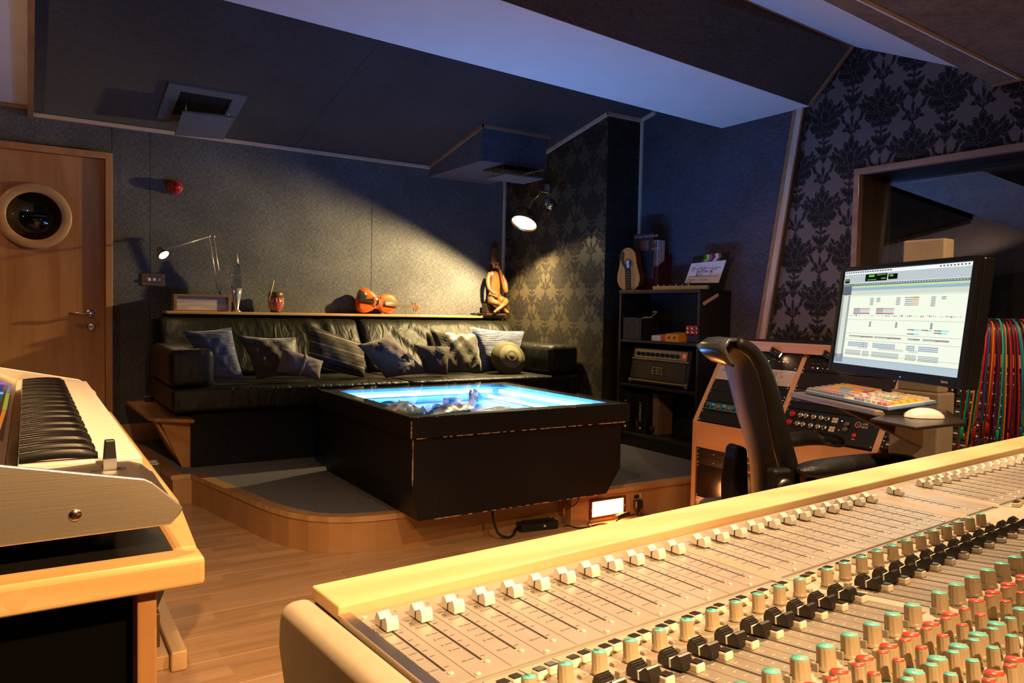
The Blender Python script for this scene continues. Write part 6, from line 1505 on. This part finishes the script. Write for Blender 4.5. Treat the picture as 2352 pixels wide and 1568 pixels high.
# panels
gaps = [(11.52, 11.93), (24.6, 25.2), (27.9, 28.5), (40.7, 41.1)]
edges = [-.45] + [x for g in gaps for x in g] + [62]
for i in range(0, len(edges), 2):
    MB().rbox((edges[i]*PT+.0003,-.1435,-.004), (edges[i+1]*PT-.0003,.0275,.0), .0006, seg=1).build('fader_panel', M_P1, co)
for a, b in gaps: MB().box((a*PT,-.152,-.004), (b*PT,.0275,-.0006)).build('divider', M_GAPP, co)
MB().box((-.016,-.1525,-.006), (UE,-.1437,-.0022)).build('seam', M_GRYS, co)
def S2(u, v, w=0.0): return Vector((u, v, zs(v)+w))
def slopebox(m, u0, u1, v0, v1, w0, w1):
    m.add([tuple(S2(*p)) for p in ((u0,v0,w0),(u1,v0,w0),(u1,v1,w0),(u0,v1,w0),(u0,v0,w1),(u1,v0,w1),(u1,v1,w1),(u0,v1,w1))], [(0,3,2,1),(4,5,6,7),(0,1,5,4),(1,2,6,5),(2,3,7,6),(3,0,4,7)])
def us(k, base, v):
    "centre of a column part in module k (two banks with a divider between)"
    o_ = 0 if k < 12 else .47+.025*(k-12)
    if k >= 24: o_ += 4.1
    return (k+base+o_)*PT
m = MB(); slopebox(m, -.016, UE, -.56, -.1527, -.004, 0); m.build('knob_panel', M_P2, co)
vis_k = range(0, 44)
for k in vis_k:
    u = us(k, -.08, 0)
    if not (seen(u, -.24) or seen(u, -.30)): continue
    m = MB(); slopebox(m, u-.0168, u+.0192, -.3125, -.262 if False else -.243, 0, .0006); m.build('dark_strip', M_P3, co)
    m = MB(); slopebox(m, u-.0012, u+.0012, -.304, -.229, .0006, .0010); m.build('fader_slot', M_SLOT, co)
m = MB(); m2 = MB()
for k in vis_k:
    u = us(k, -.60, 0); slopebox(m, u-.0004, u+.0004, -.167, -.1535, .0, .0003)
    slopebox(m, u, u+PT, -.1675, -.1668, 0, .0003)
    for q in range(7):
        uu = us(k, -.08, 0); v = -.236-.0105*q; slopebox(m2, uu+.006, uu+.010, v-.0003, v+.0003, .0006, .0009); slopebox(m2, uu-.010, uu-.006, v-.0003, v+.0003, .0006, .0009)
    slopebox(m2, us(k,.06,0), us(k,.06,0)+.0004, -.31, -.24, .0006, .0009)
m.build('panel_lines', M_PRT, co, kind='stuff'); m2.build('scale_marks', M_PRW, co, kind='stuff')
# first fader bank: slots, scales, caps
faders = [1.0*k for k in range(12)] + [12.35+1.045*k for k in range(12)] + [26.25] + [29.12+1.0*k for k in range(12)] + [41.5+1.0*k for k in range(12)]
def cap_mesh(L, Wd, Hh, mat, lmat, ribs):
    pr = [(-.50,.0),(-.50,.45),(-.40,.92),(-.33,1.0),(-.25,.95),(-.05,.58),(.05,.58),(.25,.95),(.33,1.0),(.40,.92),(.50,.45),(.50,.0)]
    me = MB(); me.prism([(-Wd/2, a*L, b*Hh+.0016) for a, b in pr], (Wd,0,0))
    if ribs:
        for r in range(4): a = .30-.065*r; me.box((-Wd/2-.0001, a*L-.0005, Hh*(.93-.10*r)), (Wd/2+.0001, a*L+.0005, Hh*(1.0-.09*r)+.0022))
    me.box((-.001,-.003,-.002), (.001,.003,.0018))
    a = me.mesh('fader_cap'); a.materials.append(mat)
    l = MB().prism([(-Wd/2-.0003, x, z) for x, z in ((-.0007,.0018),(.0007,.0018),(.0007,Hh*.58+.0021),(-.0007,Hh*.58+.0021))], (Wd+.0006,0,0)).mesh('cap_line'); l.materials.append(lmat)
    return a, l
M_CAPW = plain('white_cap', (.80,.76,.66), .35, bs=.0); M_CAPB = plain('black_cap', (.016,.012,.010), .38, bs=.0)
cw, cwl = cap_mesh(.0250, .0122, .0118, M_CAPW, M_SLOT, False); cbk, cbl = cap_mesh(.0265, .0130, .0115, M_CAPB, M_CAPW, True)
scr = MB().lathe([(.0030,0),(.0030,.0006),(.0022,.0014),(.0001,.0014)], 10).mesh('panel_screw'); scr.materials.append(plain('panel_screw', (.72,.66,.55), .25, .4))
num = {}
def num_geo(s):
    if s not in num:
        cu = D.curves.new('n', 'FONT'); cu.body = s; cu.size = .0048; cu.align_x = 'CENTER'; cu.align_y = 'CENTER'; cu.resolution_u = 1
        o = D.objects.new('n', cu); COL.objects.link(o); me = D.meshes.new_from_object(o.evaluated_get(bpy.context.evaluated_depsgraph_get())); D.objects.remove(o)
        num[s] = ([tuple(v.co) for v in me.vertices], [tuple(p.vertices) for p in me.polygons])
    return num[s]
marks = [(-.0135,'60'),(-.0165,''),(-.0195,'40'),(-.0225,'30'),(-.033,'20'),(-.052,'10'),(-.064,'5'),(-.0775,'0'),(-.090,'5'),(-.1135,'10')]
mk = MB(); nm_ = MB()
for i, f in enumerate(faders):
    u = f*PT
    if not (seen(u, 0) or seen(u, -.12)): continue
    MB().box((u-.0010,-.1195,.0), (u+.0010,.0025,.0004)).build('fader_slot', M_SLOT, co)
    for v, s in marks:
        mk.box((u-.0105,v-.00025,.0), (u-.0030,v+.00025,.0003)); mk.box((u+.0030,v-.00025,.0), (u+.0075,v+.00025,.0003))
        if s and f < 30:
            vs, fs = num_geo(s); nm_.add([(u-.0135-x, v-y, .0004) for x, y, z in vs], fs)
    mk.box((u+.4*PT-.0002,-.1435,.0), (u+.4*PT+.0002,.020,.0002))
    inst(scr, 'panel_screw', None, co, (u+.0022,-.1255,.0))
    if i % 2 == 0: inst(scr, 'panel_screw', None, co, (u+.55*PT,-.139,.0))
    if i == 0: inst(scr, 'panel_screw', None, co, (u-.20*PT,.017,.0))
    c = inst(cw, 'fader_cap', None, co, (u,-.0155 if i != 0 else -.0155,.0)); inst(cwl, 'cap_line', None, c)
mk.build('scale_marks', M_PRT, co, kind='stuff'); nm_.build('scale_numbers', M_PRT, co, kind='stuff')
nm_ = MB()
for i, s in enumerate(('1','2','3','4','5','6','7','8','9','10','11','12')):
    u = faders[i]*PT; vs, fs = num_geo(s); nm_.add([(u-.012-x*1.1, .014-y*1.1, .0004) for x, y, z in vs], fs)
nm_.build('channel_numbers', M_PRT, co, kind='stuff')
# knobs
def ribbed(r, h, mat, n=12, name='knob'):
    N = n*4; prof = [(r*1.10,0,0),(r*1.10,.0016,0),(r*1.02,.0024,.0),(r*1.0,.0032,.07),(r*.95,h*.88,.09),(r*.93,h*.96,.03),(r*.89,h,.0)]
    P = []
    for rr, z, d in prof: P.append([(rr*(1-d*(.5-.5*math.cos(n*2*PI*k/N)))*math.cos(2*PI*k/N), rr*(1-d*(.5-.5*math.cos(n*2*PI*k/N)))*math.sin(2*PI*k/N), z+.0012) for k in range(N)])
    m = MB(); m.grid(P, True, True); m.add(P[-1], [tuple(range(N))], False); m.lathe([(r*.95,0),(r*.95,.0012)], 20)
    me = m.mesh(name); me.materials.append(mat); return me
M_KN = plain('knob_taupe', (.42,.33,.21), .42, bs=.0); M_TEAL = plain('cap_teal', (.13,.58,.54), .35, bs=.0); M_CRED = plain('cap_red', (.72,.06,.035), .35, bs=.0); M_PTR = plain('pointer_cream', (.52,.42,.28), .4, bs=.0)
def disc(r, z, mat): me = MB().lathe([(r,0),(r,.0004),(.0001,.0004)], 24, T(0,0,z)).mesh('cap'); me.materials.append(mat); return me
def pointer(r, h, mat):
    m = MB(); m.box((-.0004,.0,h+.0016), (.0004,r*.9,h+.0022)); m.prism([(-.0004,r*.86,h+.0022),(-.0004,r*.99,h*.80),(-.0004,r*1.05,.006),(-.0004,r*.9,.006)], (.0008,0,0)); me = m.mesh('pointer'); me.materials.append(mat); return me
KT = {}
for nm, r, h in (('m',.0066,.0165),('l',.0076,.0175),('s',.0050,.0185)):
    KT[nm] = (ribbed(r, h, M_KN), {c: disc(r*.84, h+.0013, mt) for c, mt in (('t',M_TEAL),('r',M_CRED))}, pointer(r, h, M_PTR), pointer(r, h, plain('pointer_dark', (.16,.12,.08), .4)))
RS = Matrix.Rotation(-SANG, 4, 'X')
def knob(u, v, kind, col, ang):
    if not (seen(u, v, 0, 60) or seen(u, v, .02, 60)): return
    b, caps, pt, ptd = KT[kind]
    o = D.objects.new('knob', b); COL.objects.link(o); o.parent = co
    o.matrix_local = Matrix.Translation(S2(u, v)) @ RS @ RZ(ang)
    inst(caps[col], 'knob_cap', None, o); inst(pt if kind != 'm' else ptd, 'pointer', None, o)
random.seed(2)
sqb = MB().rbox((-.0052,-.0052,0), (.0052,.0052,.0072), .0016).mesh('lit_button'); sqb.materials.append(plain('white_button', (.82,.72,.56), .35, bs=.0))
sqc = MB().prism([(-.0042,-.0040,.0072),(.0042,-.0040,.0072),(.0042,.0042,.0072),(-.0042,.0042,.0072)], (0,0,.0010)).mesh('button_label'); sqc.materials.append(plain('button_black', (.03,.025,.02), .2))
gsm = MB().rbox((-.0033,-.0028,0), (.0033,.0028,.0028), .0004, seg=1).mesh('small_button'); gsm.materials.append(M_P3_ := plain('grey_button', (.30,.26,.20), .45, bs=.0))
gsh = MB().rbox((-.0035,-.0030,0), (.0035,.0030,.0062), .0004, seg=1).mesh('small_button'); gsh.materials.append(M_P3_)
def place(me, name, u, v, sub=None, subn=None):
    if not seen(u, v, 0, 40): return
    o = D.objects.new(name, me); COL.objects.link(o); o.parent = co; o.matrix_local = Matrix.Translation(S2(u, v)) @ RS
    if sub: inst(sub, subn, None, o)
led = MB().box((-.002,-.0012,0), (.002,.0012,.0010)).mesh('yellow_light'); led.materials.append(glow('yellow_led', (1.0,.62,.05), 2.2))
for k in vis_k:
    knob(us(k,-.42,0), -.208+.0008*k*.9, 'm', 't', [60,-10,55,-5,70,50,-20,10,60,-120,-110,80][k % 12])
    place(sqb, 'lit_button', us(k,-.17,0), -.178+.0004*k, sqc, 'button_label'); place(sqb, 'lit_button', us(k,-.545,0), -.180+.0004*k, sqc, 'button_label')
    place(gsm, 'small_button', us(k,.15,0), -.203+.0005*k); place(gsh, 'small_button', us(k,-.28,0), -.2255+.0005*k)
    ub_ = (us(k,-.03,0)+k*.0004)
    if seen(ub_, -.241, 0, 60):
        o = D.objects.new('fader_cap', cbk); COL.objects.link(o); o.parent = co; o.matrix_local = Matrix.Translation(S2(ub_-.0012, -.2425+.0005*k, .001)) @ RS; inst(cbl, 'cap_line', None, o)
    place(sqb, 'lit_button', us(k,.20,0), -.2575+.0004*k, sqc, 'button_label')
for k in range(2, 40):
    pa = -118
    knob(us(k,-.79,0), -.3280+.0006*k*.8, 'l', 't', pa); knob(us(k,-.88,0), -.3620+.0006*k*.8, 'l', 'r', pa)
    knob(us(k,-.38,0), -.3660+.0005*k, 's', 'r', pa); knob(us(k,-.59,0), -.3820+.0005*k, 's', 'r', pa)
    knob(us(k,-.90,0), -.3985+.0005*k, 'l', 't', pa); knob(us(k,-.40,0), -.4020+.0005*k, 's', 't', pa); knob(us(k,-.62,0), -.4185+.0005*k, 's', 't', pa)
    knob(us(k,-.92,0), -.4370+.0005*k, 'l', 'r', pa); knob(us(k,-.42,0), -.4400+.0005*k, 's', 'r', pa)
    place(gsh, 'small_button', us(k,-.955,0), -.3195); place(gsh, 'small_button', us(k,-.37,0), -.338)
    if k in (4,6,7,8,10): place(led, 'yellow_light', us(k,-.60,0), -.352)
place(led, 'yellow_light', us(1,.12,0), -.262); place(led, 'yellow_light', us(2,-.33,0), -.236)

# ================================================================== keyboard desk
M_DW = wood('desk_maple', (.60,.34,.12), (.74,.47,.20), 0, 2.5, .34, 8, coat=.3)
M_DWY = wood('desk_maple_y', (.60,.34,.12), (.74,.47,.20), 1, 2.5, .34, 8, coat=.3)
dk = empty('keyboard_desk', (-.3,1.6,.0005), label='thick maple desk with a black inlaid top carrying the keyboard', cat='desk')
inv = dk.matrix_basis.inverted()
MB(inv).rbox((-.9,.985,.750), (.186,1.035,.786), .006, seg=3).build('front_lipping', M_DW, dk)
MB(inv).prism([(.155,1.036,.750),(.186,1.036,.750),(.205,1.30,.750),(.205,2.46,.750),(.155,2.46,.750)], (0,0,.0355)).build('side_lipping', M_DWY, dk, bevel=.006)
MB(inv).box((-.9,1.0355,.752), (.1545,2.46,.7835)).build('inlaid_top', plain('black_inlay', (.014,.012,.010), .22), dk)
MB(inv).add([(-.012+.0105*math.cos(2*PI*q/32), .9847, .7675+.0105*math.sin(2*PI*q/32)) for q in range(32)], [tuple(range(32))]).build('plug_dowel', plain('dowel_maple', (.66,.40,.17), .4), dk)
MB(inv).rbox((.112,1.012,.001), (.134,2.30,.7495), .002).build('side_panel', wood('desk_side_brown', (.34,.15,.05), (.46,.24,.09), 2, 2.5, .34, 8), dk)
MB(inv).box((-.9,1.06,.001), (.1115,1.075,.7495)).build('end_panel', plain('deep_black', (.0015,.0013,.0012), .8, spec=.05), dk)
MB(inv).box((-.9,1.076,.02), (-.88,2.3,.7495)).build('side_panel', M_BLACK, dk)

# keyboard instrument
M_ALU = metal('brushed_cheek', (.78,.68,.55), .38, 0)
M_KBB = plain('keyboard_brown_black', (.055,.038,.026), .25)
kbd = empty('stage_keyboard', (0,1.7,.7865), label='88-key keyboard workstation with brushed aluminium ends and a touch screen', cat='keyboard')
inv = kbd.matrix_basis.inverted()
plate_ = [(-.42,1.02),(-.10,.928),(.122,.8815),(.131,.876),(.163,.845),(.167,.838),(.163,.831),(.152,.819),(-.42,.816)]
MB(inv).prism([(x,1.030,z) for x, z in plate_], (0,.006,0)).build('end_cheek', M_ALU, kbd, bevel=.0015)
MB(inv).prism([(x,2.462,z) for x, z in plate_], (0,.006,0)).build('end_cheek', M_ALU, kbd, bevel=.0015)
MB(inv).lathe([(.0072,0),(.0072,.0012),(.0062,.0022),(.0001,.0024)], 20, T(.047,1.0298,.8455) @ RX(90)).build('cheek_screw', metal('screw_nickel', (.55,.42,.30), .2), kbd)
m = MB(inv)
for a in (0, 60, 120): m.box((-.0035,-.0005,.0024), (.0035,.0005,.0027), T(.047,1.0298,.8455) @ RX(90) @ RZ(a))
m.build('screw_slot', M_BLACK, kbd)
MB(inv).box((-.42,1.0365,.824), (.138,2.4615,.858)).build('chassis', M_KBB, kbd)
for x, y in ((.08,1.10),(.08,2.38),(-.35,1.10),(-.35,2.38)): MB(inv).lathe([(.016,.7866),(.018,.8235)], 16, T(x,y,0)).build('rubber_foot', M_BLACK, kbd)
# left end block with joystick
m = MB(inv); P = []
for i in range(9):
    y = 1.0367+(1.1835-1.0367)*i/8; P.append([(x, y, .8585+.0155*(1 if x < .125 else .75 if x < .14 else .0)+.004*math.exp(-((y-1.17)/.05)**2)*math.exp(-((x-.09)/.05)**2)) for x in (-.03,0,.04,.08,.12,.135,.148,.150)])
m.grid(P); m.box((-.03,1.0367,.835), (.150,1.1835,.8585)); m.build('control_block', plain('dark_taupe_metal', (.045,.032,.024), .45), kbd)
MB(inv).box((.070,1.130,.8745), (.112,1.160,.8765)).build('joystick_well', M_BLACK, kbd)
m = MB(inv); m.prism([(.084,1.140,.876),(.102,1.140,.876),(.099,1.140,.915),(.087,1.140,.915)], (0,.012,0)); m.build('joystick', plain('joystick_black', (.012,.009,.008), .4), kbd, bevel=.0015)
MB(inv).box((.085,1.1385,.876), (.101,1.1398,.890)).build('joystick_base', M_STEEL, kbd)
# keys
M_WK = plain('ivory_key', (.84,.76,.64), .25, bs=.0); M_BK = plain('black_key', (.004,.003,.003), .3, bs=.0, spec=.15)
wk = MB().rbox((0,0,0), (.150,.0222,.020), .0012, seg=2).mesh('white_key'); wk.materials.append(M_WK)
P = []
for i in range(9):
    s = i/8; x = .002+.094*s; P.append([(x, a, .0+b*(1 if s < .93 else .55)+.0035*math.sin(PI*min(1,s*1.05))) for a, b in ((-.0064,0),(-.0061,.0125),(-.0045,.0142),(.0045,.0142),(.0061,.0125),(.0064,0))])
mbk = MB().grid(P); mbk.add([P[-1][i] for i in range(6)], [(0,1,2,3,4,5)]); bkm = mbk.mesh('black_key'); bkm.materials.append(M_BK)
kw = .0235; off = kbd.location
for k in range(52):
    y = 1.187+kw*k
    inst(wk, 'white_key', None, kbd, (-.012-off.x, y+.0006-off.y, .8605-off.z))
    if k < 51 and (k % 7) in (0, 2, 3, 5, 6): inst(bkm, 'black_key', None, kbd, (-.013-off.x, y+kw+(.0015 if k % 7 in (2,5) else -.0015 if k % 7 in (3,0) else 0)-off.y, .8805-off.z))
# glossy fall strip and sloping control surface
MB(inv).prism([(-.0135,1.0367,.858),(-.0135,2.4615,.858),(-.0135,2.4615,.884),(-.0135,1.0367,.884)], (-.012,0,0)).build('fall_strip', plain('gloss_black_strip', (.015,.010,.006), .08), kbd)
sl_a, sl_b = Vector((-.0260,0,.886)), Vector((-.23,0,.985)); sv_ = (sl_b-sl_a); sn_ = Vector((-sv_.z,0,sv_.x)).normalized()
if sn_.z < 0: sn_ = -sn_
def KS(s, y, w=0): p = sl_a+sv_*s+sn_*w; return (p.x, y, p.z)
MB(inv).prism([KS(0,1.0367), KS(1,1.0367), KS(1,2.4615), KS(0,2.4615)], -sn_*.01).build('control_panel', plain('brown_gloss_panel', (.075,.05,.035), .22, .3), kbd)
scn = MB(inv).prism([KS(.03,1.36), KS(.62,1.36), KS(.62,2.02), KS(.03,2.02)], sn_*.001).build('touch_screen', plain('screen_black', (.02,.015,.018), .08), kbd)
def strip_px(pxs, col, s_, nm):
    q = [on(x, y, sn_, KS(0,1.5,.0012)) for x, y in pxs]
    MB(inv).prism([tuple(p) for p in q], sn_*.0006).build('screen_tile', glow(nm, col, s_), scn)
strip_px([(19,881),(27,882),(22,901),(15,900)], (.30,.26,.33), .8, 'tile_grey'); strip_px([(14,902),(22,903),(15,941),(5,940)], (.38,.38,.05), .9, 'tile_lime')
strip_px([(5,942),(14,943),(0,988),(-8,985)], (.75,.20,.03), .9, 'tile_orange'); strip_px([(-30,990),(-4,992),(-12,1040),(-40,1040)], (.9,.75,.5), .9, 'tile_cream')
strip_px([(-40,874),(14,880),(14,882.5),(-40,876.5)], (.35,.12,.95), 1.2, 'line_violet'); strip_px([(-40,895),(8,901),(7,905),(-40,899)], (.08,.42,.85), 1.3, 'line_blue')
for k in range(5): strip_px([(-40,880+3*k),(9-k,885+3*k),(9-k,886.2+3*k),(-40,881.2+3*k)], (.10,.08,.35), .7, 'line_dim')
for k in range(4): strip_px([(-40,903+4*k),(6-k,908+4*k),(6-k,909.4+4*k),(-40,904.4+4*k)], (.04,.20,.10), .7, 'line_green')

# low stand beyond the desk
st_ = empty('floor_stand', (.33,2.6,.0005), label='low pale wooden rail stand with a black padded panel, beyond the keyboard desk', cat='stand')
inv = st_.matrix_basis.inverted()
MB(inv).rbox((.356,2.39,.001), (.401,2.88,.062), .005).build('rail', wood('stand_beech', (.55,.33,.15), (.68,.44,.22), 1, 3, .4, 8), st_)
MB(inv).rbox((.285,2.42,.001), (.3545,2.88,.045), .003).build('rail', wood('stand_beech_b', (.52,.30,.13), (.64,.40,.19), 1, 3, .4, 8), st_)
pp = [(-.05,.62),(.335,.62),(.350,.45),(.354,.25),(.347,.22),(.325,.165),(.31,.135),(-.05,.135)]
MB(inv).prism([(x,2.47,z) for x, z in pp], (0,.06,0)).build('black_panel', plain('black_vinyl', (.02,.018,.016), .35), st_, bevel=.004)
MB(inv).rbox((.318,2.49,.0455), (.338,2.53,.150), .002).build('bracket', metal('dark_bracket', (.2,.13,.08), .4), st_)
MB(inv).box((-.05,2.48,.002), (.0,2.55,.1345)).build('foot', M_BLACK, st_)
